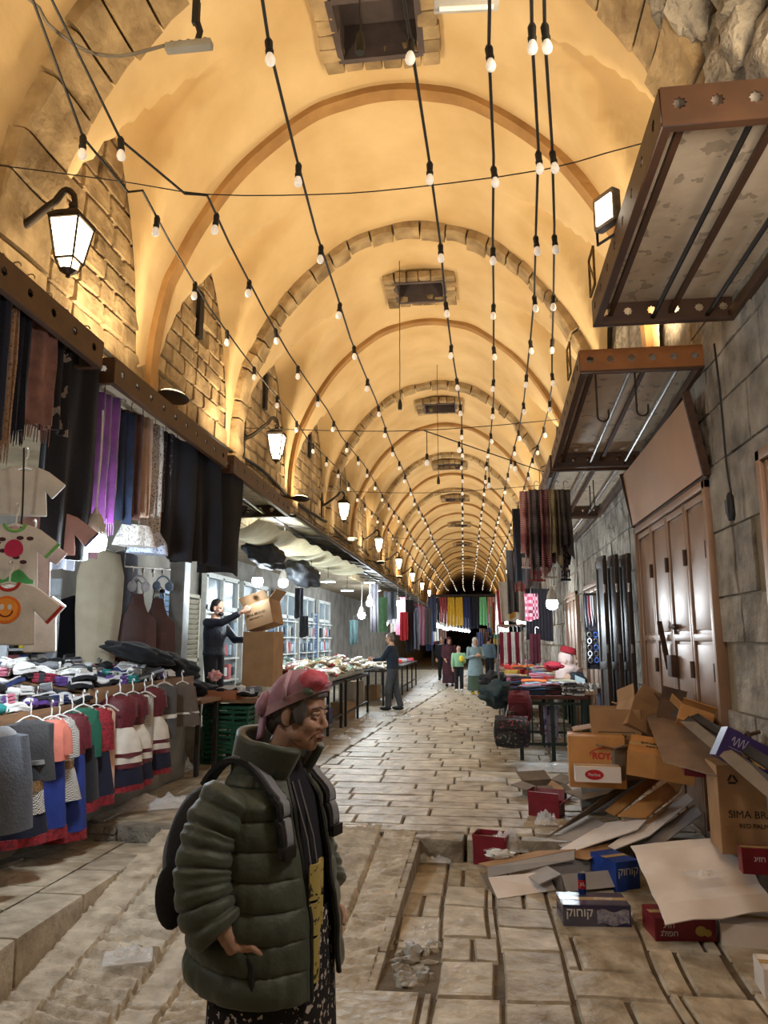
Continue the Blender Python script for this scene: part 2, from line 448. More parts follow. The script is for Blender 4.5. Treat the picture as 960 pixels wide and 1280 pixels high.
# right lower paving: irregular squared blocks
fr = MB(); x = -.52; 
cols = [-.95, -.28, .08, .45, .95, 1.38, WR]
for a, b in zip(cols, cols[1:]):
    y = .6 + U(-.2, 0)
    while y < 6.45:
        d = min(U(.3, .62), 6.5 - y)
        if d > .1 and not (a < -.5 and 4.35 < y + d / 2 < 4.75):
            blocks(fr, a, b, y, y + d, (d, d), ((b - a) * .6, (b - a) * 1.6), lambda xx, yy, h: (xx + .05 * noise.noise(V((xx * .9, yy * .8, 2))), yy + .05 * noise.noise(V((xx * .8, yy * .9, 8))), ZL + h), .01, gap=.009, tone=(.76, 1.08), n=4)
        y += d
for k in range(26):                         # broken rubble in the pothole beside the ramp
    fr.tone = U(.35, .6); fr.sphere((U(-.52, -.3), U(4.3, 4.85), ZL - .012), (U(.03, .07), U(.03, .08), U(.015, .035)), 10, 6, nz=.5)
fr.tone = 1.0
fro = struct(fr.build('lower_paving', M_pave, None, 35))
mb = MB(); mb.box((.5, 3.2, ZL - .262), (3.4, 6.8, .5)); mb.build('bed', M_pjoint, fro)
# the step across the street: a row of worn kerb stones
mb = MB(); x = -.56
while x < WR:
    w = U(.3, .6); mb.tone = U(.55, .8); mb.box((x + w / 2, 6.55, -.12), (w - .02, .2, .225), j=.012); x += w
struct(mb.build('step_kerb', M_pave, None, 35, bevel=.02, seg=2))
# chiselled ramp in the middle
def rampz(y): return lerp(-.22, 0, min(1, max(0, (y - 3.9) / 2.75)))
def rl(y): return lerp(-2.44, -2.76, (y - 3.6) / 2.9)           # left edge
def rr(y): return lerp(-.64, -.56, (y - 3.6) / 3.0)              # right edge
mb = MB(); NU, NV = 150, 360; vs = []
for j in range(NV + 1):
    y = lerp(1.0, 6.75, j / NV)
    for i in range(NU + 1):
        u = i / NU; x = lerp(rl(y), rr(y), u)
        border = u < .13 or u > .87 or abs(u - .42) < .06
        row = y / .105 + 1.2 * noise.noise(V((x * 1.5, y * .7, 3)))
        rid = (row % 1.0)
        h = .018 * noise.noise(V((x * 9, y * 26, 0))) + .008 * noise.noise(V((x * 40, y * 60, 5)))
        if not border: h += .042 * (1 - abs(rid * 2 - 1)) ** .8 - .022
        seam = min(abs(u - .13), abs(u - .87), abs(u - .36), abs(u - .48))
        cs = abs(((y + .37 * (int(u * 7))) % 1.15) - .57)
        if seam < .007: h -= .03
        if border and abs((y * .9) % 1.0 - .5) < .012: h -= .03
        if not border and cs < .012: h -= .03
        vs.append((x, y, rampz(y) + h))
mb.add(vs, [(j * (NU + 1) + i, j * (NU + 1) + i + 1, (j + 1) * (NU + 1) + i + 1, (j + 1) * (NU + 1) + i) for j in range(NV) for i in range(NU)])
struct(mb.build('ramp', M_ramp, None, 60))
# ramp side kerbs filling down to the lower paving, and the raised left terrace
mb = MB()
for y in [1.0 + .45 * k for k in range(13)]:
    y1 = min(y + .44, 6.6); mb.tone = U(.7, .95)
    za, zb = rampz(y) - .005, rampz(y1) - .005
    a, b = rr(y), rr(y1); f = .06
    vs = [(a - .02, y, ZL - .1), (a + f, y, ZL - .1), (b + f, y1, ZL - .1), (b - .02, y1, ZL - .1), (a - .02, y, za), (a + f - .01, y, za), (b + f - .01, y1, zb), (b - .02, y1, zb)]
    mb.add(vs, [(3, 2, 1, 0), (4, 5, 6, 7), (0, 1, 5, 4), (1, 2, 6, 5), (2, 3, 7, 6), (3, 0, 4, 7)])
struct(mb.build('ramp_kerb', M_ramp, None, 35, bevel=.01))
def terz(y): return lerp(.06, -.13, min(1, max(0, (y - 3.6) / 2.9)))
mb = MB(); y = 1.0
while y < 6.45:
    y1 = min(y + U(.5, .9), 6.48); a, b = rl(y) + .02, rl(y1) + .02; mb.tone = U(.8, 1.05); w = .34
    za, zb = terz(y), terz(y1); g = .008
    vs = [(a - w, y + g, -.4), (a, y + g, -.4), (b, y1 - g, -.4), (b - w, y1 - g, -.4), (a - w, y + g, za), (a - .01, y + g, za), (b - .01, y1 - g, zb), (b - w, y1 - g, zb)]
    mb.add(vs, [(3, 2, 1, 0), (4, 5, 6, 7), (0, 1, 5, 4), (1, 2, 6, 5), (2, 3, 7, 6), (3, 0, 4, 7)]); y = y1
struct(mb.build('terrace_kerb', M_ramp, None, 35, bevel=.02))
mb = MB()
y = 1.0
while y < 6.45:
    d = min(U(.5, .95), 6.5 - y)
    blocks(mb, -5.1, -2.5, y, y + d, (d, d), (.5, .9), lambda x, yy, h: (min(x, rl(yy) - .325), yy, terz(yy) + h - .004), .008, gap=.006, tone=(.75, 1), n=2)
    y += d
t_ = struct(mb.build('terrace', M_pave, None, 35))
mb = MB(); mb.sheet(lambda u, v: (lerp(-5.1, rl(lerp(.8, 6.5, v)) - .12, u), lerp(.8, 6.5, v), terz(lerp(.8, 6.5, v)) - .045), 1, 14, .05); mb.build('bed', M_pjoint, t_)
mb = MB(); mb.tone = .7; mb.box((-2.85, 6.56, -.08), (.6, .16, .17), j=.01); mb.box((-3.45, 6.56, -.115), (.55, .16, .09), j=.005); mb.box((-3.45, 6.55, -.035), (.55, .16, .065), j=.005); mb.box((-4.4, 6.56, -.08), (1.3, .16, .16))
struct(mb.build('terrace_step', M_grey, None, 35, bevel=.015))
# ================================================================ light
W = D.worlds.new('world'); SC.world = W; W.use_nodes = True
W.node_tree.nodes['Background'].inputs[0].default_value = (1, .8, .6, 1); W.node_tree.nodes['Background'].inputs[1].default_value = .02
SC.view_settings.view_transform = 'Standard'; SC.view_settings.look = 'None'; SC.view_settings.exposure = 0; SC.view_settings.gamma = 1
SC.view_settings.use_curve_mapping = False
WARM = (1, .78, .48)
FL = [2.2, 6.0, 9.4, 13.4, 17.4, 22, 27, 32, 38, 45, 53, 62]
for y in FL:
    light('SPOT', (WL + .5, y, 3.95), 200, WARM, .12, (rad(180), rad(14), 0), spot_size=rad(165), spot_blend=.7)
    light('SPOT', (WR - .35, y + .6, 4.2), 200, WARM, .12, (rad(180), rad(-14), 0), spot_size=rad(165), spot_blend=.7)
# ================================================================ fixtures
M_iron = mat('wrought_iron', S(64, 54, 44), S(40, 34, 28), 12, .55, .001, 60, metal=.6)
M_glow = mat('lantern_glass', (1, .8, .5), emit=9, rough=.3)
M_brown = mat('brown_painted_steel', S(86, 56, 34), S(62, 40, 25), 5, .5, .001, 40)
M_orange = mat('tan_painted_steel', S(164, 104, 52), S(130, 82, 42), 5, .5, .001, 40)
M_sheetm = mat('soiled_canopy_sheet', S(226, 208, 182), S(196, 176, 150), 4, .5, .004, 14, pattern='flecks', pc=S(176, 158, 136), ps=9)
M_steel = mat('galvanised_pipe', S(176, 170, 166), S(120, 116, 112), 20, .3, 0, 1, metal=.9)
M_black = C(22, 22, 24, .6, .001)
M_blackc = C(18, 20, 28, .9, .004, 40, sheen=.1)
M_rubber = C(26, 24, 23, .6, 0)
M_white = C(228, 228, 224, .5, .0005)
M_bulb = mat('frosted_bulb', (1, .93, .82), rough=.25, emit=.25)
M_cool = mat('cool_white_bulb', (.86, .96, 1), emit=26)
COOLC = (.8, .92, 1)
# ---- wall lanterns
def make_lantern():
    t = thing('wall_lantern', '-', 'lamp', (0, 0, 0))
    mb = MB(); mb.box((-.51, 0, -.02), (.03, .07, .62)); mb.box((-.49, 0, .03), (.04, .05, .1)); mb.build('wall_plate', M_iron, t, bevel=.006)
    mb = MB(); P = []
    for k in range(25):
        u = k / 24; x = -.5 + .5 * u; z = .02 + .25 * (1 - math.cos(PI * min(1, u * 1.06))) / 2 + (.055 * math.sin(PI * (u - .72) / .28) if u > .72 else 0)
        P.append((x, 0, z))
    P += [(.012, 0, .2), (.006, 0, .16)]
    mb.tube(P, [lerp(.034, .022, k / 26) for k in range(27)], 8); mb.sphere((0, 0, .185), (.035, .035, .03), 10, 6); mb.build('bracket_arm', M_iron, t, 60)
    q = PI / 4; Mq = Matrix.Rotation(q, 3, 'Z')
    mb = MB(); mb.lathe([(.17, .04), (.18, .055), (.165, .075), (.11, .115), (.05, .14), (.028, .165), (.0, .17)], n=4, M=Mq); mb.build('lantern_cap', M_iron, t, 20)
    mb = MB(); mb.lathe([(.155, .035), (.095, -.26)], n=4, M=Mq); mb.lathe([(.075, -.275), (.055, -.33)], n=4, M=Mq); mb.build('lantern_glass', M_glow, t, 20)
    mb = MB()
    for k in range(4):
        a = q + k * PI / 2; c, s = math.cos(a), math.sin(a); a2 = a + PI / 2; c2, s2 = math.cos(a2), math.sin(a2)
        mb.bar((.162 * c, .162 * s, .04), (.1 * c, .1 * s, -.265), .014); mb.bar((.1 * c, .1 * s, -.265), (.1 * c2, .1 * s2, -.265), .014)
        mb.bar((.162 * c, .162 * s, .038), (.162 * c2, .162 * s2, .038), .018); mb.bar((.1 * c, .1 * s, -.265), (.062 * c, .062 * s, -.345), .01)
    mb.lathe([(.07, -.34), (.04, -.36), (.014, -.375), (.02, -.39), (0, -.4)], n=8); mb.build('lantern_frame', M_iron, t, 20)
    return t
lan = make_lantern()
ords = ['nearest', 'second', 'third', 'fourth', 'fifth', 'sixth', 'seventh', 'eighth']
LY = [4.75, 10.5, 16.2, 22.2, 28, 34, 40, 46]
for i, y in enumerate(LY):
    o = lan if i == 0 else copy_tree(lan)
    o.location = (WL + .54, y, 4.6 if i else 4.63)
    o['label'] = ['lit wrought-iron lantern on the left wall above the fringed scarves, nearest to the camera', 'lit iron lantern on the left wall above the striped roof edge, second from the camera'][i] if i < 2 else 'lit iron lantern on the left wall, %s from the camera' % ords[i]
    o['group'] = 'street lanterns on the walls'
    if i < 6: light('POINT', (WL + .54, y, 4.5), 26, (1, .72, .4), .14)
for i, (y, z) in enumerate([(10.9, 4.5), (17.5, 4.5), (25, 4.5), (32, 4.5)]):
    o = copy_tree(lan, loc=(WR - .54, y, z), rot=(0, 0, PI), label='lit iron lantern on the right wall, %s one visible past the metal canopies' % ords[i])
    if i < 3: light('POINT', (WR - .54, y, z - .1), 20, (1, .72, .4), .14)
# ---- flood lights washing the vault
def make_flood():
    t = thing('floodlight', '-', 'lamp')
    mb = MB(); mb.sphere((0, 0, 0), (.15, .22, .04), 18, 8); mb.build('housing', M_black, t, 60)
    mb = MB(); mb.sphere((0, 0, .03), (.12, .18, .02), 18, 6); mb.build('lens', mat('flood_lens', (1, .75, .4), emit=5), t, 60)
    mb = MB(); mb.tube([(-.48, 0, .1), (-.3, 0, .05), (-.1, 0, .0)], .018, 8); mb.box((-.5, 0, .1), (.03, .1, .12)); mb.build('arm', M_iron, t)
    return t
fl0 = make_flood()
FLY = [1.9, 6.8, 12.25, 17.6, 23, 28.5]
for i, y in enumerate(FLY):
    o = fl0 if i == 0 else copy_tree(fl0)
    o.location = (WL + .5, y, 4.0); o['group'] = 'uplights on the left wall'
    o['label'] = 'black oval uplight on the left wall, ' + ['beside the nearest lantern', 'below the first arch foot', 'below the second lantern', 'below the third lantern', 'below the fourth lantern', 'below the fifth lantern'][i]
# square flood on the first right canopy
t = thing('floodlight', 'grey square floodlight clamped on the outer edge of the nearest metal canopy', 'lamp', (.84, 4.3, 4.2), rad(35))
mb = MB(); mb.box((0, 0, 0), (.07, .17, .22)); mb.build('housing', M_steel, t, bevel=.012)
mb = MB(); mb.box((-.037, -.01, -.01), (.008, .13, .16)); mb.build('lens', mat('flood_lens', (1, .9, .72), emit=7), t)
mb = MB(); mb.tube([(.03, -.12, -.02), (.03, -.12, -.16), (.03, .12, -.16), (.03, .12, -.02)], .01, 6); mb.build('bracket', M_iron, t)
for y, lb in ((5.0, 'empty yellow floodlight bracket at the far end of the nearest metal canopy'), (6.4, 'empty rusty floodlight bracket at the near end of the second metal canopy')):
    t = thing('lamp_bracket', lb, 'bracket', (.85, y, 4.02 if y < 6 else 3.9)); mb = MB()
    for dz in (0, .28): mb.bar((0, -.1, dz), (0, .1, dz), .015)
    for dy in (-.1, .1): mb.bar((0, dy, 0), (0, dy, .28), .015)
    mb.bar((0, -.1, .02), (0, .1, .26), .01); mb.build('frame', mat('yellow_iron', S(150, 116, 50), S(90, 66, 30), 20, .6), t)
# ---- metal canopies
def canopy(y0, y1, zb0, zb1, side, label, near_m, xo, xi, rails=4, patch=None, blank=None):
    """box canopy with star cut-outs between the wall xi and the outer edge xo"""
    s = 1 if xi > xo else -1; w = abs(xi - xo); L = y1 - y0; H = .2
    t = thing('metal_canopy', label, 'canopy', (xo, y0, zb0), 0, 'metal canopies on the %s' % side); sl = (zb1 - zb0) / L
    def Z(y): return sl * y
    def fas(y, name, m):
        n = max(3, int(w / .16)); out = [(0, 0), (w, 0), (w, H), (0, H)]
        hs = [star(w * (k + .5) / n, H * .56, .034) for k in range(n)]
        M = frame((s, 0, 0), (0, 0, 1)).to_4x4(); M.translation = (0, y, Z(y)); holed(out, hs, .008, name, m, t, M)
    fas(0, 'near_fascia', near_m); fas(L, 'far_fascia', M_brown)
    n = int(L / .24); hs = [star(L * (k + .5) / n, H * .55, .032) for k in range(n)]
    M = frame((0, 1, sl), (0, 0, 1)).to_4x4(); holed([(0, 0), (L, 0), (L, H), (0, H)], hs, .008, 'outer_fascia', M_brown, t, M)
    mb = MB()
    for y in (.02, L - .02): mb.bar((0, y, Z(y) + .012), (s * w, y, Z(y) + .012), .05, .02)
    mb.bar((s * .02, 0, .012), (s * .02, L, Z(L) + .012), .05, .02); mb.bar((s * (w - .03), 0, .04), (s * (w - .03), L, Z(L) + .04), .05, .08)
    mb.build('edge_frame', M_brown, t)
    mb = MB(); mb.quad((0, 0, H - .015), (s * w, 0, H - .015), (s * w, L, Z(L) + H - .015), (0, L, Z(L) + H - .015), .01); mb.build('roof_sheet', M_sheetm, t)
    if patch:
        mb = MB()
        for cx, cy, rx, ry in patch:
            o = [(cx + rx * math.cos(a) * (1 + .15 * math.sin(3 * a)), cy + ry * math.sin(a) * (1 + .12 * math.cos(2 * a))) for a in (2 * PI * k / 20 for k in range(20))]
            mb.prism([(s * x, y) for x, y in o], .004, c=(0, 0, H - .024))
        mb.build('roof_patch', C(112, 106, 104, .8), t)
    for k in range(rails):
        x = s * w * [.12, .42, .55, .8, .97][k]
        mb = MB()
        if k == 2 or k == 0: mb.bar((x, .02, .09), (x, L - .02, Z(L) + .09), .035, .03); mb.build('angle_iron', M_brown, t)
        else: mb.tube([(x, .02, .05), (x, L - .02, Z(L) + .05)], .016, 8); mb.build('hanging_rail', M_steel if near_m is not M_brown or y0 > 4 else M_iron, t)
    return t
XO = .88
canopy(3.15, 5.22, 3.9, 3.84, 'right', 'large brown metal canopy with star cut-outs and patched roof, nearest on the right', M_brown, XO, WR, 5, patch=[(.66, 1.6, .13, .1), (.86, 1.0, .06, .3)])
c2 = canopy(5.95, 8.4, 3.76, 3.52, 'right', 'metal canopy with tan star-cut end and two hooks, second on the right', M_orange, XO, WR, 5)
canopy(8.62, 11.3, 3.54, 3.42, 'right', 'brown metal canopy third on the right, above the checked scarves', M_brown, XO, WR, 5)
canopy(11.5, 14.5, 3.44, 3.4, 'right', 'brown metal canopy fourth on the right, beyond the checked scarves', M_brown, XO, WR, 4)
canopy(14.7, 19, 3.44, 3.4, 'right', 'far brown metal canopy on the right behind the long black coat', M_brown, XO, WR, 3)
mb = MB()
for (x, y, z, L) in ((XO + .13, 6.02, 3.96, .55), (1.32, 6.0, 3.86, .42)):
    t = thing('iron_hook', 'long iron hook hanging %s of the tan-ended canopy' % ('from the near outer corner' if x < 1.1 else 'from a middle star hole'), 'hook', (x, y, z))
    mb = MB(); P = [(0, 0, 0), (0, 0, -L)] + [(.045 - .045 * math.cos(a), 0, -L - .045 * math.sin(a)) for a in (PI * k / 8 for k in range(1, 9))] + [(.09, 0, -L + .05)]
    mb.tube(P, .008, 6); mb.build('rod', M_iron, t)
for (y, z) in ((9.2, 3.45), (9.5, 3.44)):
    t = thing('iron_hook', 'small iron hook hanging from the rail of the third metal canopy', 'hook', (1.45, y, z), group='hooks on the third canopy'); mb = MB()
    mb.tube([(0, 0, .1), (0, 0, -.2)] + [(.035 - .035 * math.cos(a), 0, -.2 - .035 * math.sin(a)) for a in (PI * k / 6 for k in range(1, 7))], .007, 6); mb.build('rod', M_iron, t)
XL = -2.62
canopy(2.2, 4.72, 3.6, 3.5, 'left', 'brown metal canopy with star cut-outs over the fringed scarves, nearest on the left', M_brown, XL, WL, 4)
canopy(4.9, 7.4, 3.46, 3.4, 'left', 'brown metal canopy with star cut-outs over the hanging navy dresses, second on the left', M_brown, XL, WL, 4)
canopy(7.62, 10.1, 3.4, 3.32, 'left', 'brown metal canopy over the man with the carton, third on the left', M_brown, XL, WL, 4)
def roofsheet(y0, y1, z0, z1, label, m):
    t = thing('awning', label, 'awning', (0, y0, 0)); L = y1 - y0
    mb = MB(); mb.sheet(lambda u, v: (lerp(WL - .1, -2.55, u), v * L, lerp(z0, z1, v) + .12 - .16 * u + (.012 * math.sin(v * L * 30))), 6, 120, .012); mb.build('roof_sheet', m, t)
    mb = MB()
    for k in range(int(L / 1.2) + 1): mb.bar((WL, k * 1.2, lerp(z0, z1, k * 1.2 / L) + .06), (-2.57, k * 1.2, lerp(z0, z1, k * 1.2 / L) - .08), .03)
    mb.bar((-2.57, 0, z0 - .07), (-2.57, L, z1 - .07), .04); mb.bar((-3.0, 0, z0 - .02), (-3.0, L, z1 - .02), .03); mb.build('frame', M_iron, t)
M_corr = mat('weathered_sheet', S(150, 140, 122), S(104, 96, 84), 3, .6, .003, 20)
roofsheet(10.2, 17, 3.42, 3.4, 'corrugated shop roof on the left above the heap of packets', M_corr)
roofsheet(17.1, 24, 3.4, 3.4, 'corrugated shop roof on the left above the man at the far table', M_corr)
roofsheet(24.1, 40, 3.4, 3.4, 'farthest corrugated shop roof on the left', M_corr)
# beige fabric awning sagging under the roofs
t = thing('fabric_awning', 'cream fabric awning sagging below the left roofs behind the hanging bulbs', 'awning', (0, 0, 0))
mb = MB()
def fa(u, v):
    y = lerp(8.6, 17.5, v); x = lerp(-3.45, -2.62, u); return (x, y, 3.2 + .08 * u - .36 * math.sin(PI * u * .7 + .3) * (1 - v * .75) + .02 * math.sin(v * 60 + u * 4))
mb.sheet(fa, 14, 90, .008); mb.build('cloth', C(214, 202, 160, .9), t)
# ---- cables along the left wall
def cable(name, label, pts, r, m, cat='cable', group=None, sub=3):
    P = [V(p) for p in pts]; out = []
    for i in range(len(P) - 1):
        p0, p1, p2, p3 = P[max(i - 1, 0)], P[i], P[i + 1], P[min(i + 2, len(P) - 1)]
        for q in range(sub):
            s = q / sub; out.append(.5 * ((2 * p1) + (p2 - p0) * s + (2 * p0 - 5 * p1 + 4 * p2 - p3) * s * s + (3 * p1 - p0 - 3 * p2 + p3) * s ** 3))
    out.append(P[-1]); mb = MB(); mb.tube(out, r, 6); o = mb.build(name, m, None, 60); tag(o, label, cat, group); return o
cable('wall_cable', 'thick dark cable bundle sagging along the left wall under the lanterns', [(WL + .06, y, 4.32 - .1 * math.sin((y % 5.6) / 5.6 * PI) + U(-.02, .02)) for y in [1 + .8 * k for k in range(46)]], .026, M_rubber)
cable('wall_cable', 'thin grey cable running just below the thick bundle on the left wall', [(WL + .05, y, 4.2 - .1 * math.sin((y % 3.6) / 3.6 * PI) + U(-.02, .02)) for y in [1 + .8 * k for k in range(46)]], .012, C(90, 80, 70))
# ---- things hanging overhead near the camera
t = thing('power_strip', 'grey power strip hanging from a black strap at the top left', 'power strip', AZ(236, 58, 5.0))
mb = MB(); mb.box((0, 0, 0), (.28, .055, .045)); mb.build('body', C(150, 146, 136, .5), t, bevel=.008)
for k in range(5):
    mb = MB(); mb.lathe([(.019, 0), (.019, .012), (.014, .012), (.013, .004)], n=12, c=(-.1 + k * .05, 0, .022)); mb.build('socket', C(120, 116, 108, .5), t)
mb = MB(); mb.tube([(.05, 0, .02), (.06, .01, .1), (.03, 0, .2), (.05, .0, .34), (.05, 0, 2.4)], [.02, .02, .018, .01, .006], 6); mb.box((.035, 0, .22), (.04, .03, .15)); mb.build('strap', M_black, t)
cable('grey_cable', 'grey cord sweeping up left from the hanging power strip', [AZ(205, 57, 5), AZ(150, 70, 5.0), AZ(105, 62, 5.02), AZ(60, 30, 5.1), AZ(20, -15, 5.3), V((WL + .1, 2.6, 5.6))], .01, C(120, 112, 100))
t = thing('light_batten', 'white fluorescent batten hanging at the top edge above the strings', 'lamp', AZ(583, 3, 5.1), rad(4))
mb = MB(); mb.box((0, 0, 0), (.36, .09, .05)); mb.build('body', C(200, 196, 186, .5), t, bevel=.006)
mb = MB(); mb.tube([(-.15, 0, -.035), (.15, 0, -.035)], .012, 8); mb.build('tube', M_bulb, t)
for k in (-.12, .12):
    mb = MB(); mb.tube([(k, 0, .02), (k, 0, 2.1)], .004, 6); mb.build('chain', M_iron, t)
def pend(px, zt, label, top=7.7):
    p = AZ(*px, zt); t = thing('pendant_socket', label, 'lamp holder', p)
    mb = MB(); mb.lathe([(.03, -.09), (.034, -.02), (.026, .04), (.01, .08)], n=12); mb.build('socket', M_rubber, t)
    mb = MB(); n = 30; mb.tube([(.012 * noise.noise(V((k * .5, 1, p.x))), .012 * noise.noise(V((k * .5, 7, p.y))), .06 + (top - zt - .06) * k / n) for k in range(n + 1)], .006, 5); mb.build('cord', M_rubber, t)
pend((450, 52), 5.7, 'black empty lamp holder on a cord hanging from the nearest skylight')
pend((500, 505), 5.2, 'empty lamp holder on a long wavy cord at the middle of the vault')
pend((548, 600), 5.0, 'small lamp holder on a straight cord further down the vault')
# ---- string lights
def string(i, pts, label, y_end, dx):
    """pts: surveyed points; beyond the last the string runs on towards the far end"""
    P = [V((pts[0].x * .9 - .1, -1.4, pts[0].z + .1))] + [V(p) for p in pts]
    y = P[-1].y
    lastx = P[-1].x
    while y < y_end:
        y += 1.0; P.append(V((lerp(lastx, dx, min(1, (y - P[-1].y if False else (y - pts[-1].y) / 30))), y, 4.6 - .1 * abs(math.sin(y * .5)))))
    t = thing('string_light', label, 'string lights', P[0], 0, 'strings of white bulbs along the vault')
    mb = MB(); mb.tube([p - P[0] for p in P], .009, 6); mb.build('cable', M_rubber, t)
    # bulbs about every metre along the cable
    acc = (P[1] - P[0]).length + ((P[2] - P[1]).length if i < 2 else .25); hold = None
    for a, b in zip(P, P[1:]):
        L = (b - a).length; d = acc
        while d < L:
            p = a.lerp(b, d / L) - P[0]
            if hold is None:
                mb = MB(); mb.lathe([(.012, .02), (.022, .0), (.019, -.05), (.023, -.055), (.021, -.075)], n=10); h = mb.build('lamp_holder', M_rubber, t)
                mb = MB(); mb.lathe([(.014, -.07), (.02, -.085), (.025, -.1), (.027, -.115), (.021, -.133), (.008, -.142), (0, -.143)], n=12); mb.build('bulb', M_bulb, h, 60); hold = h
            else: h = copy_tree(hold, t)
            h.location = p; h.rotation_euler = (U(-.12, .12), U(-.12, .12), 0)
            d += 1.0
        acc = d - L
Z5 = 4.6
def A5(*l): return [AZ(x, y, Z5) for x, y in l]
ends = [-2.2, -1.7, -1.2, -.75, -.2, .3, .75]
SL = [
 ([AZ(30, -30, 5.2)] + A5((104, 172), (160, 240), (178, 238), (212, 302), (262, 385), (302, 440), (335, 483), (363, 516)), 'string of bulbs nearest the left wall, kinked at the crosswire'),
 ([AZ(50, -30, 5.2)] + A5((151, 175), (231, 242), (259, 244), (286, 303), (330, 388), (361, 442), (388, 482), (409, 512)), 'string of bulbs second from the left wall, bent at the crosswire'),
 (A5((328, 0), (337, 60), (370, 195), (395, 290), (420, 365), (438, 423), (455, 465), (470, 500), (485, 545)), 'string of bulbs third from the left, crossing the first plaster arch'),
 (A5((505, 0), (515, 62), (536, 197), (550, 300), (557, 378), (564, 432), (571, 475), (577, 520)), 'string of bulbs running past the nearest skylight, fourth from the left'),
 (A5((612, 10), (611, 60), (617, 195), (616, 295), (617, 372), (617, 430), (617, 470), (617, 500)), 'string of bulbs fifth from the left, hung below the white batten'),
 (A5((664, -20), (665, 45), (673, 185), (670, 285), (668, 370), (663, 425), (658, 470), (655, 500)), 'string of bulbs second from the right canopies'),
 (A5((680, -20), (681, 45), (690, 180), (693, 282), (692, 372), (690, 438), (690, 480), (686, 510)), 'string of bulbs nearest the right canopies')]
for i, (p, l) in enumerate(SL): string(i, p, l, 44, ends[i])
wv = [AZ(25, 210, 4.75), AZ(160, 228, 4.66), AZ(260, 243, 4.62), AZ(400, 243, 4.6), AZ(510, 235, 4.62), AZ(680, 212, 4.66), AZ(800, 180, 4.7)]
wv = [V((WL, wv[0].y, 4.85))] + wv + [V((WR, wv[-1].y, 4.8))]
cable('crosswire', 'thin wire crossing the vault in front of the first arch and holding the bulb strings', wv, .004, M_rubber, 'wire')
for (y, z, lb) in ((10.3, 4.62, 'thin wire crossing the vault under the first thin stone arch'), (13.8, 4.4, 'dark wire crossing the vault from the second lantern to the third canopy'), (22, 4.6, 'thin wire crossing the far part of the vault')):
    cable('crosswire', lb, [(WL, y, z + .1), (-2, y, z), (-.85, y, z - .04), (.4, y, z), (WR, y, z + .1)], .006, M_rubber, 'wire')
t = thing('string_light', 'short slanting string with bulbs on drop cords across the middle of the vault', 'string lights', (-.72, 10.3, 4.58), 0)
mb = MB(); B = V((2.05, 2.9, -.05)); mb.tube([(0, 0, 0), B * .5, B], .009, 6); mb.build('cable', M_rubber, t)
for k in range(5):
    p = B * (.02 + .22 * k); L = (.35, .0, .42, .0, .3)[k]
    mb = MB()
    if L: mb.tube([p, p - V((0, 0, L))], .006, 5)
    mb.lathe([(.012, .02), (.022, .0), (.019, -.05), (.023, -.055), (.021, -.075)], n=10, c=p - V((0, 0, L))); h = mb.build('lamp_holder', M_rubber, t)
    mb = MB(); mb.lathe([(.014, -.07), (.033, -.105), (.036, -.125), (.028, -.15), (0, -.163)], n=12, c=p - V((0, 0, L))); mb.build('bulb', M_bulb, h, 60)
# ---- right-hand doors
M_door = mat('brown_metal_door', S(156, 122, 96), S(134, 104, 82), 2, .42, .001, 30, metal=.25)
M_rust = mat('rusty_hinge', S(92, 66, 50), S(60, 44, 36), 20, .7, .001, 60, metal=.4)
def shopdoor(idx, y0, y1, z0, h, leaves, mat_, rails, extra=True):
    d = struct(thing('door_%d' % idx, None, None, (WR - .02, y0, z0))); w = y1 - y0
    mb = MB(); f = .07
    mb.box((0, f / 2, h / 2), (.1, f, h)); mb.box((0, w - f / 2, h / 2), (.1, f, h)); mb.box((0, w / 2, h - f / 2), (.1, w, f)); mb.build('door_frame', mat_, d, bevel=.006)
    lw = (w - 2 * f) / leaves
    for k in range(leaves):
        a = f + k * lw + .006; b = f + (k + 1) * lw - .006; mb = MB()
        mb.box((.01, (a + b) / 2, (h - f) / 2), (.02, b - a, h - f - .01))
        for y in (a + .025, b - .025): mb.box((-.01, y, (h - f) / 2), (.03, .05, h - f - .01))
        for z in [.03] + rails + [h - f - .04]: mb.box((-.01, (a + b) / 2, z), (.028, b - a, .06))
        for z0_, z1_ in zip([.03] + rails, rails + [h - f - .04]):
            mb.box((-.004, (a + b) / 2, (z0_ + z1_) / 2), (.016, b - a - .16, z1_ - z0_ - .12))
        lf = mb.build('door_leaf', mat_, d, bevel=.006)
        if extra:
            for z in (.62, 1.35, h - .55):
                mb = MB(); mb.tube([(-.035, a + .004, z - .07), (-.035, a + .004, z + .07)], .02, 10); mb.box((-.03, a + .035, z), (.012, .06, .1)); mb.build('hinge', M_rust, lf)
    return d, f, lw
d1, f_, lw_ = shopdoor(1, 6.02, 8.73, -.0, 2.86, 4, M_door, [.9, 1.62])
ym = f_ + lw_ * 2
mb = MB(); mb.bar((-.04, ym + .16, 1.32), (-.07, ym + .3, 1.78), .05, .014); mb.build('hasp_bar', M_rust, d1)
mb = MB(); mb.box((-.05, ym - .02, 1.36), (.06, .16, .2)); mb.build('lock_box', M_rust, d1, bevel=.01)
def padlock(y, z, par):
    mb = MB(); mb.box((-.07, y, z), (.035, .11, .1)); b = mb.build('padlock', M_steel, par, bevel=.012)
    mb = MB(); mb.tube([(-.07, y - .035, z + .04)] + [(-.07, y - .035 * math.cos(a), z + .06 + .04 * math.sin(a)) for a in (PI * k / 8 for k in range(9))] + [(-.07, y + .035, z + .04)], .008, 8); mb.build('shackle', M_steel, b)
padlock(ym - .1, .74, d1)
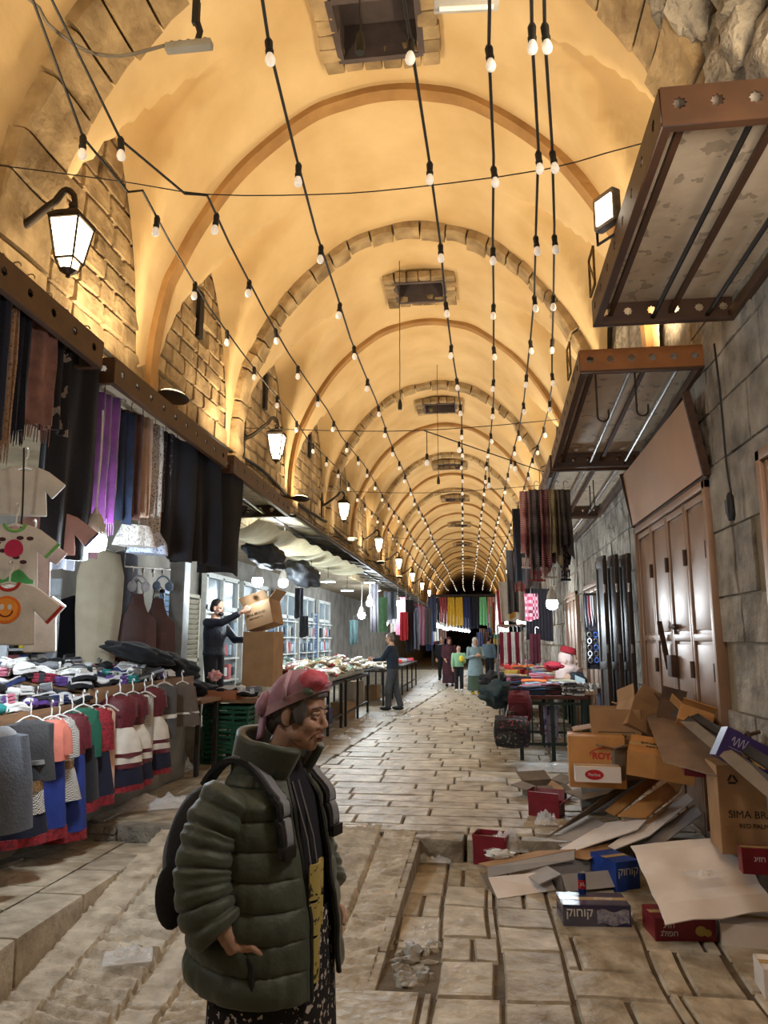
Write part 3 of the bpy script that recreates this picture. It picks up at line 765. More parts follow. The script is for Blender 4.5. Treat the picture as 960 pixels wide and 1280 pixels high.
for (y, z) in ((ym - .1, 1.72), (lw_ * .5, .5), (ym - .02, .8)):
    mb = MB(); mb.tube([(-.05, y - .12, z), (-.05, y + .1, z)], .014, 8); mb.box((-.035, y, z), (.03, .06, .05)); mb.build('bolt', M_rust, d1)
d2, f2, l2 = shopdoor(2, 2.7, 4.92, -.2, 3.0, 3, M_door, [1.0, 1.8])
shopdoor(3, 11.5, 13.1, 0, 2.5, 3, M_door, [1.2], False); shopdoor(4, 14.1, 15.9, 0, 2.5, 3, M_door, [1.2], False)
# the arched shop doorway with its folded dark shutters
d = struct(thing('door_5', None, None, (WR - .03, 9.6, 0)))
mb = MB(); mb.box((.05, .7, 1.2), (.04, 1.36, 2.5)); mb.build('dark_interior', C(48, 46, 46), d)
mb = MB(); mb.tube([(-.02, 0, 0), (-.02, 0, 2.2)] + [(-.02, .7 - .7 * math.cos(a), 2.2 + .45 * math.sin(a)) for a in (PI * k / 14 for k in range(1, 14))] + [(-.02, 1.4, 2.2), (-.02, 1.4, 0)], .04, 8); mb.build('arched_frame', M_rust, d)
mb = MB(); o = [(0, 2.0), (1.4, 2.0), (1.4, 2.2)] + [(.7 + .7 * math.cos(a), 2.2 + .42 * math.sin(a)) for a in (PI * k / 14 for k in range(1, 14))] + [(0, 2.2)]
mb.prism(o, .02, frame((0, 1, 0), (0, 0, 1)), (-.0, 0, 0)); mb.build('tympanum', M_door, d)
for k, (x, y) in enumerate(((1.5, 9.22), (1.62, 9.12), (1.74, 9.02))):
    t = thing('folding_shutter', 'tall dark folding shutter leaf beside the brown doors, %s of three' % ('outermost', 'middle', 'innermost')[k], 'shutter', (x, y, 0), rad(8), 'dark shutter leaves by the jewellery stall')
    mb = MB(); mb.box((0, 0, 1.3), (.04, .3, 2.6)); mb.build('leaf', C(52, 42, 38, .5), t, bevel=.006)
    mb = MB(); 
    for z in (.08, 1.3, 2.5): mb.box((-.022, 0, z), (.02, .28, .09))
    for yy in (-.125, .125): mb.box((-.022, yy, 1.3), (.02, .05, 2.5))
    mb.build('leaf_frame', C(70, 56, 48, .5), t, bevel=.004)
    for z in (.5, 1.5, 2.2):
        mb = MB(); mb.tube([(-.02, -.16, z - .05), (-.02, -.16, z + .05)], .016, 8); mb.build('hinge', M_steel, t)
# sign panel over door 1
t = thing('shop_sign_board', 'blank tan board tilted out above the brown folding doors', 'sign board', (WR, 6.0, 2.9))
mb = MB(); mb.quad((-.06, 0, .0), (-.06, 2.75, .0), (-.14, 2.75, .6), (-.14, .05, .66), .02); mb.build('board', mat('faded_board', S(186, 138, 96), S(166, 120, 82), 1.5, .5, .001, 20), t)
mb = MB(); mb.bar((-.05, -.02, -.02), (-.16, .0, .68), .06, .03); mb.bar((-.05, 2.76, -.02), (-.16, 2.76, .62), .05, .03); mb.bar((-.03, 0, -.02), (-.03, 2.75, -.02), .04, .03); mb.build('bracket', M_rust, t)
# small right wall fittings
cable('wall_cable', 'thin black cable hanging down the stone pier right of the brown doors', [(WR - .1, 5.42, 3.75), (WR - .1, 5.38, 3.4), (WR - .09, 5.4, 3.1), (WR - .1, 5.36, 2.8), (WR - .09, 5.35, 2.62)], .008, M_rubber)
t = thing('cable_connector', 'black plug connector at the end of the cable on the stone pier', 'plug', (WR - .1, 5.35, 2.52)); mb = MB(); mb.lathe([(.012, .1), (.026, .07), (.03, -.06), (.022, -.1)], n=10); mb.build('body', M_rubber, t)
mb = MB(); mb.box((-.02, 0, 0), (.02, .05, .1)); mb.build('clip', M_rubber, t)
t = thing('wall_ring', 'rusty iron eye hook set in the stone pier right of the brown doors', 'hook', (WR - .06, 5.35, .98)); mb = MB()
mb.tube([(.03, 0, .02), (-.04, 0, 0)], .012, 8); mb.tube([(-.05, .04 * math.cos(a), -.03 + .045 * math.sin(a)) for a in (2 * PI * k / 14 for k in range(15))], .011, 8, False); mb.build('ring', M_rust, t)
# ================================================================ cloth and goods builders
def drape(mb, a, b, L, wb=1.0, folds=3, amp=.03, t=.012, seed=0, lean=V((0, 0, 0)), nv=10, pinch=0, hem=.02):
    """cloth hung from the line a-b, falling L; wb = width at the hem / width at the top"""
    a, b = V(a), V(b); d = b - a; w = d.length; d.normalize(); n = V((d.y, -d.x, 0)).normalized(); c0 = (a + b) / 2
    ph = seed * 1.7
    def f(u, v):
        ww = w * lerp(1, wb, v) * (1 - pinch * math.sin(PI * min(1, v * 1.6)) * .4)
        s = (u - .5) * ww
        o = amp * (.35 + .65 * v) * math.sin(2 * PI * folds * u + ph + .5 * math.sin(v * 3 + ph)) + amp * .5 * noise.noise(V((u * 5, v * 3, seed)))
        return c0 + d * s + n * o + V((0, 0, -1)) * (L * v + hem * v * math.sin(5 * u + ph)) + lean * v
    return mb.sheet(f, max(10, int(folds * 7)), nv, t)
def tube_cloth(mb, c, dirx, rings, folds=5, wav=.12, seed=0, n=36):
    """closed garment body; rings = (drop z, half width, half depth), in the frame of dirx"""
    x = V(dirx).normalized(); y = V((-x.y, x.x, 0)); c = V(c); out = []
    z0 = rings[0][0]; z1 = rings[-1][0]
    for z, hw, hd in rings:
        k = abs((z - z0) / ((z1 - z0) or 1)); ring = []
        for i in range(n):
            a = 2 * PI * i / n; r = 1 + wav * k * math.sin(folds * a + seed + 1.5 * k)
            ring.append(c + x * hw * math.cos(a) * (1 + wav * k * .5 * math.sin(folds * a + seed)) + y * hd * math.sin(a) * r + V((0, 0, z)))
        out.append(ring)
    return mb.loft(out)
M_hang = C(232, 232, 228, .35, 0)
def hanger(parent, c, dirx, w=.3, m=None):
    x = V(dirx).normalized(); c = V(c); mb = MB()
    mb.tube([c + x * -w / 2 + V((0, 0, -.06)), c + x * -w * .2 + V((0, 0, -.015)), c + V((0, 0, 0)), c + x * w * .2 + V((0, 0, -.015)), c + x * w / 2 + V((0, 0, -.06))], .008, 6)
    y = V((-x.y, x.x, 0))
    mb.tube([c, c + V((0, 0, .05))] + [c + V((0, 0, .085)) + (y * math.sin(a) - V((0, 0, 1)) * math.cos(a)) * .032 for a in (PI * k / 6 for k in range(0, 9))], .006, 6)
    return mb.build('hanger', m or M_hang, parent, 60)
def dress(label, cat, pos, dirx, parts, group=None, sleeve=None, hang=True, name='hanging_dress', folds=6, hw=.3):
    """parts: list of (name, material, rings) from the shoulders down; sleeve=(material, length)"""
    t = thing(name, label, cat, pos, 0, group)
    for i, (nm, m, rings) in enumerate(parts):
        mb = MB(); tube_cloth(mb, (0, 0, 0), dirx, rings, folds, .1, U(0, 6)); mb.build(nm, m, t, 60)
    if sleeve:
        x = V(dirx).normalized(); r = parts[0][2]
        for s in (-1, 1):
            mb = MB(); L = sleeve[1]; k = r[0][1]
            mb.tube([x * s * k * .85 + V((0, 0, r[0][0] - .02)), x * s * (k + .05) + V((0, 0, r[0][0] - L * .4)), x * s * (k + .07) + V((0, 0, r[0][0] - L))], [.05, .06, .055], 12); mb.build('sleeve', sleeve[0], t, 60)
    if hang: hanger(t, (0, 0, .03), dirx, hw)
    return t
def tee_outline(w, h, sl, sw, neck=.06):
    return [(-neck, 0), (-w / 2, -.03), (-w / 2 - sl, -.03 - sl * .75), (-w / 2 - sl + sw * .62, -.03 - sl * .75 - sw * .75), (-w / 2 + .01, -.15), (-w / 2 - .005, -h), (w / 2 + .005, -h), (w / 2 - .01, -.15), (w / 2 + sl - sw * .62, -.03 - sl * .75 - sw * .75), (w / 2 + sl, -.03 - sl * .75), (w / 2, -.03), (neck, 0), (neck * .5, -.03), (-neck * .5, -.03)]
def tee(name, label, cat, pos, dirx, w, h, sl, sw, m, trim=None, group=None, t=.035):
    o = thing(name, label, cat, pos, 0, group); x = V(dirx).normalized(); M = frame(x, (0, 0, 1))
    mb = MB(); mb.prism(tee_outline(w, h, sl, sw), t, M); mb.build('body', m, o, 60, bevel=.012, seg=3)
    if trim:
        mb = MB(); n = M @ V((0, 0, 1)); mb.tube([M @ V((.055 * math.cos(a), .055 * math.sin(a) * .8, t / 2)) for a in (PI + PI * k / 10 for k in range(11))], .009, 6); mb.build('neck_band', trim, o, 60)
        mb = MB(); 
        for s in (-1, 1): mb.tube([M @ V((s * (w / 2 + sl), -.03 - sl * .75, 0)), M @ V((s * (w / 2 + sl - sw * .62), -.03 - sl * .75 - sw * .75, 0))], .014, 6)
        mb.build('cuff', trim, o, 60)
    hanger(o, (0, 0, .0), dirx, w * .9)
    return o, M
SHD = (.86, .51, 0)                      # across the street and slightly along it
# ================================================================ left: cloths hanging from the first canopy
M_lace = mat('beige_lace', S(176, 146, 120), S(130, 104, 84), 30, .95, .006, 90, pattern='flecks', pc=S(110, 84, 68), ps=60)
M_pink = mat('dusty_shawl', S(150, 112, 104), S(112, 82, 78), 12, .95, .006, 90)
M_navy = C(24, 28, 48, .95, .005, sheen=.1); M_ink = C(20, 20, 28, .95, .005, sheen=.1)
M_anim = mat('patterned_shawl', S(34, 32, 36), None, 8, .95, .004, 60, pattern='flecks', pc=S(140, 128, 118), ps=9)
def fringe(t, a, b, z, m, n=16, L=.12):
    mb = MB(); a, b = V(a), V(b)
    for k in range(n):
        p = a.lerp(b, (k + .5) / n); q = V((U(-.012, .012), U(-.012, .012), 0)); mb.tube([p + V((0, 0, z + .02)), p + q + V((0, 0, z - L * U(.7, 1)))], [.006, .003], 4)
    mb.build('fringe', m, t)
def scarfpx(pl, pr, yt, yb, X, m, label, name='hanging_scarf', cat='scarf', fr=False, folds=3, amp=.03, wb=1.1, group='scarves on the nearest left canopy', face=None):
    A, B = AX(pl, yt, X), AX(pr, yt, X); zt = (A.z + B.z) / 2; bot = AX((pl + pr) / 2, yb, X).z
    w = max(.13, (B - A).length); c = (A + B) / 2; t = thing(name, label, cat, (c.x, c.y, zt), 0, group)
    d = V(face) if face else V((.35, .94, 0)); d.normalize()
    mb = MB(); drape(mb, d * -w / 2, d * w / 2, zt - bot, wb, folds, amp, .014, R.random() * 9); mb.build('cloth', m, t, 60)
    mb = MB(); mb.tube([(0, 0, -.02), (0, 0, .06)] + [(.03 - .03 * math.cos(a), 0, .06 + .03 * math.sin(a)) for a in (PI * k / 6 for k in range(1, 7))], .005, 6); mb.build('hook', M_steel, t)
    if fr: fringe(t, d * -w * wb / 2, d * w * wb / 2, -(zt - bot), m)
    return t
scarfpx(-22, 8, 335, 548, -2.72, M_navy, 'dark navy shawl cut by the left edge of the photo')
scarfpx(4, 23, 345, 560, -2.72, M_lace, 'beige lace scarf hanging at the far left from the nearest canopy', fr=True)
scarfpx(23, 39, 360, 540, -2.72, M_navy, 'navy shawl with dark fringe between the beige lace and dusty pink scarves', fr=True)
scarfpx(39, 66, 382, 535, -2.72, M_pink, 'dusty pink fringed shawl folded over a hook, fourth from the left', fr=True, folds=2)
scarfpx(64, 84, 402, 545, -2.75, M_anim, 'black shawl with pale animal markings next to the dusty pink one')
scarfpx(85, 118, 422, 700, -2.8, M_ink, 'long black coat hanging at the far end of the nearest left canopy', 'hanging_coat', 'coat', folds=2)
scarfpx(60, 92, 545, 715, -3.0, M_ink, 'black abaya hanging behind the fringed shawls', 'hanging_abaya', 'dress')
scarfpx(90, 120, 520, 700, -3.05, mat('dark_red_abaya', S(56, 18, 26), S(18, 16, 22), 6, .9), 'black dress with dark red embroidery behind the long black coat', 'hanging_dress', 'dress')
M_purple = mat('purple_velvet', S(120, 34, 128), S(60, 18, 70), 7, .6, .006, 40, sheen=.6)
G2 = 'clothes hanging under the second left canopy'
scarfpx(118, 143, 492, 652, -2.85, M_purple, 'purple crushed velvet dress with long fringe, beside the bright bulb', 'hanging_dress', 'dress', True, 4, group=G2)
scarfpx(136, 160, 512, 655, -2.9, mat('blue_black_dress', S(28, 44, 78), S(16, 20, 34), 9, .8, .004), 'blue black dress with a gold tassel next to the purple velvet', 'hanging_dress', 'dress', group=G2)
scarfpx(156, 172, 515, 650, -2.9, C(92, 62, 56), 'plum brown dress hanging left of the pale beige one', 'hanging_dress', 'dress', group=G2)
tt = scarfpx(171, 186, 520, 650, -2.9, C(196, 164, 144), 'pale beige dress with white lace hem', 'hanging_dress', 'dress', group=G2)
M_wlace = mat('white_lace', S(226, 222, 216), S(170, 166, 164), 40, .9, .006, 90, pattern='flecks', pc=S(130, 124, 122), ps=70)
mb = MB(); tube_cloth(mb, (0, 0, 0), (.6, .8, 0), [(-.98, .13, .06), (-1.08, .17, .09), (-1.16, .19, .1)], 7, .2); mb.build('lace_hem', M_wlace, tt, 60)
scarfpx(180, 190, 530, 640, -2.95, M_navy, 'narrow navy dress squeezed beside the white dotted scarf', 'hanging_dress', 'dress', group=G2)
tt = scarfpx(188, 200, 530, 672, -2.9, mat('dotted_cloth', S(196, 190, 186), None, 5, .9, .003, 60, pattern='dots', pc=S(60, 58, 66), ps=60), 'grey white scarf with small dark dots among the dark dresses', group=G2)
mb = MB(); tube_cloth(mb, (0, 0, 0), (.6, .8, 0), [(-1.0, .1, .06), (-1.1, .17, .1), (-1.2, .19, .1)], 7, .2); mb.build('dotted_hem', mat('blue_dotted', S(186, 196, 220), None, 5, .9, .003, 60, pattern='dots', pc=S(70, 84, 130), ps=50), tt, 60)
scarfpx(200, 214, 540, 640, -2.9, mat('beaded_dress', S(40, 34, 46), None, 5, .7, .004, 60, pattern='flecks', pc=S(110, 104, 116), ps=40), 'dark beaded tunic beside the dotted scarf', 'hanging_dress', 'dress', group=G2)
scarfpx(206, 236, 548, 700, -2.85, C(30, 30, 38, .95), 'charcoal long skirt, first of the three wide dark garments at the canopy end', 'hanging_skirt', 'skirt', folds=2, amp=.05, group=G2)
scarfpx(232, 262, 560, 706, -2.8, C(24, 24, 32, .95), 'black long skirt, middle of the three wide dark garments at the canopy end', 'hanging_skirt', 'skirt', folds=2, amp=.05, group=G2)
scarfpx(262, 292, 580, 718, -2.75, C(28, 28, 34, .95), 'black wide trousers, last garment at the end of the second canopy', 'hanging_trousers', 'trousers', folds=1.5, amp=.05, wb=.95, group=G2)
# ---- baby clothes at the far left
G3 = 'baby clothes on the hanging chain'
M_wcot = C(214, 208, 200, .95, .003); M_pinkc = C(214, 190, 186, .95, .003)
cable('hanger_chain', 'dark chain holding the baby clothes at the far left', [AX(30, 560, -2.6), AX(28, 640, -2.6), AX(22, 700, -2.6)], .006, M_iron, 'chain')
tee('baby_shirt', 'plain white baby shirt topmost on the chain at the far left', 'shirt', AX(32, 583, -2.66), (.9, .3, 0), .27, .3, .1, .12, M_wcot, None, G3)
o, Mx = tee('baby_romper', 'white baby romper with pink and green watermelon prints and green trim', 'romper', AX(20, 655, -2.6), (.9, .3, 0), .27, .36, .1, .11, M_wcot, C(120, 190, 100, .9), G3)
mb = MB()
for k in range(9):
    x, y = U(-.11, .11), U(-.24, -.08); mb = MB(); mb.prism([(x + .02 * math.cos(a), y + .012 * math.sin(a)) for a in (2 * PI * q / 8 for q in range(8))], .003, Mx, Mx @ V((0, 0, .0185))); mb.build('printed_seed', C(70, 34, 48), o)
mb = MB(); mb.prism([(.005 + .05 * math.cos(a), -.15 + .06 * math.sin(a) * (1 if math.sin(a) > 0 else .7)) for a in (2 * PI * q / 18 for q in range(18))], .004, Mx, Mx @ V((0, 0, .0195))); mb.build('melon_patch', C(196, 44, 88), o)
mb = MB(); mb.prism([(x, -.29 + .03 * math.sin(x * 40)) for x in [-.12 + .02 * k for k in range(13)]] + [(.12, -.34), (-.12, -.34)], .004, Mx, Mx @ V((0, 0, .0195))); mb.build('green_border', C(70, 150, 84), o)
tee('baby_shirt', 'brownish pink baby shirt with navy lower half right of the watermelon romper', 'shirt', AX(68, 640, -2.9), (.9, .4, 0), .3, .3, .14, .13, C(170, 132, 124), C(40, 40, 60), G3)
tee('baby_romper', 'plain pink baby romper half hidden behind the watermelon romper', 'romper', AX(42, 672, -2.8), (.9, .3, 0), .24, .4, .09, .1, M_pinkc, None, G3)
o, Mx = tee('baby_romper', 'white baby romper with red trim and a big smiling orange slice', 'romper', AX(12, 728, -2.55), (.9, .25, 0), .3, .34, .13, .12, M_wcot, C(190, 52, 44, .9), G3)
mb = MB(); mb.prism([(-.0 + .075 * math.cos(a), -.15 + .075 * math.sin(a)) for a in (2 * PI * q / 28 for q in range(28))], .004, Mx, Mx @ V((0, 0, .0195))); mb.build('orange_rind', C(240, 120, 30), o)
mb = MB(); mb.prism([(.062 * math.cos(a), -.15 + .062 * math.sin(a)) for a in (2 * PI * q / 28 for q in range(28))], .004, Mx, Mx @ V((0, 0, .0215))); mb.build('orange_slice', C(250, 160, 60), o)
mb = MB(); 
for s in (-.02, .02): mb.prism([(s + .011 * math.cos(a), -.135 + .016 * math.sin(a)) for a in (2 * PI * q / 12 for q in range(12))], .003, Mx, Mx @ V((0, 0, .0245)))
mb.build('eyes', M_white, o)
mb = MB(); mb.tube([Mx @ V((.035 * math.cos(a), -.155 + .032 * math.sin(a), .0245)) for a in (PI + PI * q / 10 for q in range(11))], .004, 5); mb.build('smile', C(120, 40, 20), o)
tee('baby_trousers', 'white baby trousers hanging lowest behind the smiling romper', 'trousers', AX(55, 745, -2.95), (.9, .3, 0), .2, .38, .05, .09, C(222, 216, 206), None, G3)
# ---- inside the first shop
def bulb_big(p, label, r=.085, cord=1.0, e=70, group='bare shop bulbs', ribbed=True):
    t = thing('led_bulb', label, 'light bulb', p, 0, group)
    mb = MB(); mb.lathe([(r * .9, .02), (r, -.0), (r * 1.02, -r * .6), (r * .9, -r * 1.0), (r * .4, -r * 1.2), (0, -r * 1.22)] if ribbed else [(r * .35, .06), (r * .8, .03), (r, -.03), (r * .85, -r), (r * .4, -r * 1.3), (0, -r * 1.35)], n=24); mb.build('diffuser', M_cool, t, 60)
    mb = MB(); mb.lathe([(r * .9, .02), (r * .8, .08), (r * .55, .14), (r * .3, .17), (.018, .2), (.0, .22)], n=24)
    if ribbed:
        for k in range(18):
            a = 2 * PI * k / 18; c, s = math.cos(a), math.sin(a); mb.bar((r * .92 * c, r * .92 * s, .03), (r * .4 * c, r * .4 * s, .17), .006, .012)
    mb.build('heat_sink', C(206, 206, 204, .5), t, 40)
    mb = MB(); mb.tube([(0, 0, .2), (.01, 0, .2 + cord * .5), (0, 0, .2 + cord)], .007, 6); mb.build('cord', M_white, t)
    light('POINT', V(p) + V((0, 0, -.25)), e, COOLC, .12)
    return t
bulb_big(AX(118, 672, -2.72), 'big ribbed bulb on a white cord blazing above the sock stall', .085, .75, 110)
M_abaya = mat('beige_robe', S(190, 178, 156), S(160, 148, 126), 3, .9, .004, 60)
p = AX(128, 688, -4.3)
t = dress('long beige robe hanging behind the sock stall under the bright bulb', 'robe', p, (.8, .6, 0), [('robe_body', M_abaya, [(0, .06, .05), (-.04, .2, .08), (-.3, .26, .1), (-.7, .25, .12), (-1.28, .2, .12)])], sleeve=(M_abaya, .5), name='hanging_robe', folds=9)
p = AX(98, 745, -4.95)
dress('black robe hanging left of the long beige robe', 'robe', p, (.8, .6, 0), [('robe_body', M_ink, [(0, .08, .05), (-.05, .2, .08), (-.5, .24, .1), (-1.3, .3, .12)])], name='hanging_robe')
dress('grey blue robe half hidden behind the long beige robe', 'robe', AX(155, 690, -4.5), (.8, .6, 0), [('robe_body', C(120, 126, 140), [(0, .08, .05), (-.05, .18, .08), (-.5, .2, .1), (-1.3, .22, .12)])], name='hanging_robe')
M_leather = C(94, 62, 58, .45, .003)
for k, (px, py) in enumerate(((172, 742), (198, 748))):
    p = AX(px, py, -4.15); t = thing('leather_apron', ('left', 'right')[k] + ' one of two brown leather aprons hung behind the black clothes heap', 'apron', p); x = V((.8, .6, 0)).normalized(); M = frame(x, (0, 0, 1))
    mb = MB(); o = [(-.07, 0), (-.09, -.12), (-.13, -.22), (-.24, -.32), (-.26, -.85), (.26, -.85), (.24, -.32), (.13, -.22), (.09, -.12), (.07, 0)]; mb.prism(o, .025, M); mb.build('apron_body', M_leather, t, 60, bevel=.008)
    mb = MB(); mb.tube([M @ V((-.07, 0, 0)), M @ V((-.05, .12, 0)), M @ V((.0, .17, 0)), M @ V((.05, .12, 0)), M @ V((.07, 0, 0))], .008, 6); mb.build('neck_strap', M_leather, t)
    mb = MB(); mb.prism([(-.12, -.45), (-.12, -.6), (.12, -.6), (.12, -.45)], .01, M, M @ V((0, 0, .016))); mb.build('pocket', M_leather, t, bevel=.003)
A, B = AX(156, 708, -4.1), AX(213, 712, -4.1)
t = thing('clothes_rail', 'chrome rail with clips above the leather aprons', 'rail', A); mb = MB(); mb.tube([(0, 0, 0), B - A], .012, 8); mb.build('rail', M_steel, t)
for k in range(4):
    q = (B - A) * (.15 + .22 * k); mb = MB(); mb.box(q + V((0, 0, -.03)), (.03, .02, .05)); mb.tube([q + V((0, 0, -.05)), q + V((0, 0, -.11))], .008, 6); mb.build('clip', M_steel, t)
mb = MB(); mb.tube([(0, 0, 0), (0, 0, .8)], .008, 6); mb.tube([B - A, B - A + V((0, 0, .8))], .008, 6); mb.build('hanger_wire', M_steel, t)
for px, col, lb in ((174, (196, 190, 196), 'pale fluffy earmuffs clipped left on the chrome rail'), (204, (130, 150, 180), 'blue fluffy earmuffs clipped right on the chrome rail')):
    p = AX(px, 728, -4.08); t = thing('earmuffs', lb, 'earmuffs', p, rad(35)); m = C(*col, 1, .01, sheen=.5)
    for s in (-.08, .08): mb = MB(); mb.sphere((s, 0, -.05), (.055, .04, .065), 14, 10, nz=.12); mb.build('ear_pad', m, t, 60)
    mb = MB(); mb.tube([(.085 * math.cos(a), 0, -.02 + .1 * math.sin(a)) for a in (PI * k / 10 for k in range(11))], .012, 8); mb.build('headband', m, t)
bulb_big(V((-4.35, 6.1, 2.45)), 'bare bulb inside the first shop behind the baby clothes', .085, .7, 60, ribbed=False)
# white post and shelf
t = thing('shop_post', 'pale square metal post at the end of the first shop', 'post', AX(226, 712, -4.3).to_tuple()[:2] + (0,)); mb = MB(); mb.box((0, 0, 1.65), (.22, .22, 3.3)); mb.build('post', C(176, 178, 180, .5), t, bevel=.01)
mb = MB(); mb.box((0, 0, .06), (.28, .28, .12)); mb.build('base', C(150, 150, 152, .5), t, bevel=.01)
t = thing('display_shelf', 'white display shelf behind the sock stall', 'shelf', (-4.93, 7.6, 0), rad(-90)); mb = MB()
for s in (-.45, .45): mb.box((s, 0, 1.15), (.03, .3, 2.3))
mb.build('side_panel', C(190, 196, 204, .5), t)
for z in (1.2, 1.5, 1.8, 2.1): mb = MB(); mb.box((0, 0, z), (.9, .3, .025)); mb.build('shelf', C(196, 200, 206, .5), t)
for k in range(10):
    z = (1.2, 1.5, 1.8)[k % 3] + .0125; s = -.35 + .17 * (k // 3); c = [(220, 214, 206), (60, 90, 170), (214, 190, 60), (40, 44, 60), (200, 120, 130)][k % 5]
    t = thing('garment_packet', 'packaged underwear with printed card on the white display shelf', 'packet', (-4.9, 7.6 - s, z), rad(-90), 'packets on the display shelf')
    mb = MB(); mb.box((0, 0, .115), (.14, .04, .23)); mb.build('pack', C(*c, .3, 0), t, bevel=.008); mb = MB(); mb.box((0, .022, .13), (.1, .004, .13)); mb.build('card', C(230, 224, 214, .4), t)
# ================================================================ the sock stall
M_wood = mat('stall_wood', S(150, 112, 80), S(104, 76, 54), 3, .7, .002, 30, stretch=(6, 1, 6))
M_dark = C(52, 46, 42)
SF = -3.42
def stall(y0, y1, zt, label, skirt):
    t = thing('market_stall', label, 'stall', (SF, y0, 0), 0, None); L = y1 - y0; mb = MB()
    mb.box((-.65, L / 2, zt - .015), (1.3, L, .03)); mb.build('table_top', M_wood, t)
    mb = MB(); mb.box((.0, L / 2, zt - .02), (.025, L, .13)); mb.build('front_board', M_wood, t, bevel=.003)
    for x in (-.12, -1.2):
        for y in (.08, L - .08): mb = MB(); mb.box((x, y, (zt - .03) / 2 - .03), (.05, .05, zt + .03)); mb.build('leg', M_dark, t)
    mb = MB(); mb.quad((-.03, .02, zt + .012), (-.03, L - .02, zt + .012), (-1.28, L - .02, zt + .17), (-1.28, .02, zt + .17), .018, 4, 4); mb.build('display_board', M_wood, t)
    mb = MB(); mb.sheet(lambda u, v: (-.05 + .02 * math.sin(u * 22) + .02 * noise.noise(V((u * 6, v * 4, y0))), u * L, lerp(zt - .1, .03, v)), 40, 8, .006); mb.build('skirt', skirt, t, 60)
    return t
stall(3.6, 6.3, 1.02, 'near half of the sock stall with dark garments hung along its front', C(108, 100, 92, .6))
stall(6.32, 8.75, 1.13, 'far half of the sock stall with burgundy and white dresses hung along its front', mat('grey_plastic', S(120, 118, 112), S(80, 78, 74), 4, .3, .01, 6))
# goods: bundles of folded socks
def make_bundle(kind, m, m2):
    t = thing('sock_bundle', '-', 'socks'); mb = MB()
    if kind == 0:
        for k in range(3): mb.box((0, .002 * k, .016 + .026 * k), (.2, .09, .024), j=.006)
        mb.build('socks', m, t, 60, bevel=.011, seg=3); mb = MB(); mb.box((.01, 0, .042), (.06, .098, .086)); mb.build('paper_band', m2, t, bevel=.004)
    elif kind == 1:
        mb.sphere((0, 0, .045), (.1, .062, .046), 16, 8, nz=.3); mb.build('socks', m, t, 60); mb = MB(); mb.lathe([(.036, -.012), (.042, 0), (.036, .012)], (.07, 0, .048), 12, Matrix.Rotation(PI / 2, 3, 'Y')); mb.build('cuff', m2, t, 60)
    else:
        mb.sheet(lambda u, v: (lerp(-.13, .13, u), lerp(-.1, .1, v), .03 + .02 * math.sin(u * 5 + v * 3) + .012 * noise.noise(V((u * 6, v * 6, 3)))), 14, 10, .03); mb.build('socks', m, t, 60)
        mb = MB(); mb.sheet(lambda u, v: (lerp(-.12, .1, u), lerp(-.08, .08, v), .058 + .018 * math.sin(u * 5 + v * 3)), 12, 8, .014); mb.build('label', m2, t, 60)
    return t
KC = [((22, 22, 26), 'black'), ((232, 230, 226), 'white'), ((128, 128, 132), 'grey'), ((44, 60, 110), 'blue'), ((150, 40, 64), 'crimson'), ((90, 60, 130), 'purple'), ((206, 120, 140), 'pink'), ((60, 40, 60), 'plum'), ((40, 130, 130), 'teal')]
protos = {}
NB = 0
def put_bundle(x, y, z, ci, kind, where, grp):
    key = (ci, kind)
    if key not in protos: protos[key] = make_bundle(kind, C(*KC[ci][0], .95, .004), C(*[(234, 232, 226), (40, 40, 44), (210, 208, 210)][(ci + kind) % 3], .6)); o = protos[key]
    else: o = copy_tree(protos[key])
    o.location = (x, y, z); o.rotation_euler = (U(-.12, .12), U(-.12, .12), U(0, 6.28)); o['label'] = '%s %s in the pile on the %s' % (KC[ci][1], ('banded folded socks', 'rolled socks', 'folded leggings')[kind], where); o['group'] = '%s %s on the %s' % (KC[ci][1], ('banded socks', 'rolled socks', 'leggings')[kind], where)
for (y0, y1, zt, wh) in ((3.9, 6.25, 1.02, 'near sock stall'), (6.4, 8.5, 1.13, 'far sock stall')):
    ys = y0
    while ys < y1:
        for k in range(6):
            x = SF - .1 - k * .19 + U(-.04, .04); ci = R.choice((0, 0, 0, 1, 1, 2, 2, 3, 4, 5, 6, 7, 8)); kd = R.choice((0, 0, 1, 2))
            put_bundle(x, ys + U(-.04, .04), zt + .035 + .025 * k + U(0, .012), ci, kd, wh, 0)
            if R.random() < .45: put_bundle(x + U(-.05, .05), ys + U(-.05, .05), zt + .1 + .025 * k, R.choice((0, 1, 2, 2, 1, 3)), R.choice((0, 1, 2)), wh, 0)
        ys += .21
# a sloping bed below the bundles
# ---- garments hung along the stall front
M_burg = mat('burgundy_sequins', S(112, 24, 40), S(52, 10, 20), 60, .5, .004, 120)
M_redtr = mat('red_embroidery', S(170, 34, 46), S(60, 14, 24), 40, .8, .004, 120)
M_wsk = C(226, 218, 206, .9); M_nvy = C(26, 28, 52, .95); M_blue = C(32, 56, 140, .8); M_grn = C(26, 92, 72, .85)
M_hound = mat('houndstooth', S(220, 216, 208), None, 5, .9, .002, 60, pattern='check', pc=S(50, 46, 52), ps=110)
M_gold = mat('gold_embroidery', S(150, 112, 60), S(60, 44, 30), 40, .7, .004, 120)
M_char = C(64, 62, 64, .95, .004); M_greyj = C(92, 96, 106, .95, .004); M_coral = C(214, 124, 106, .95, .004); M_taupe = C(104, 94, 88, .95)
D1 = (.75, .66, 0)
def gpos(px, py, X=SF + .1): return AX(px, py, X)
GF = 'garments hung on the stall front'
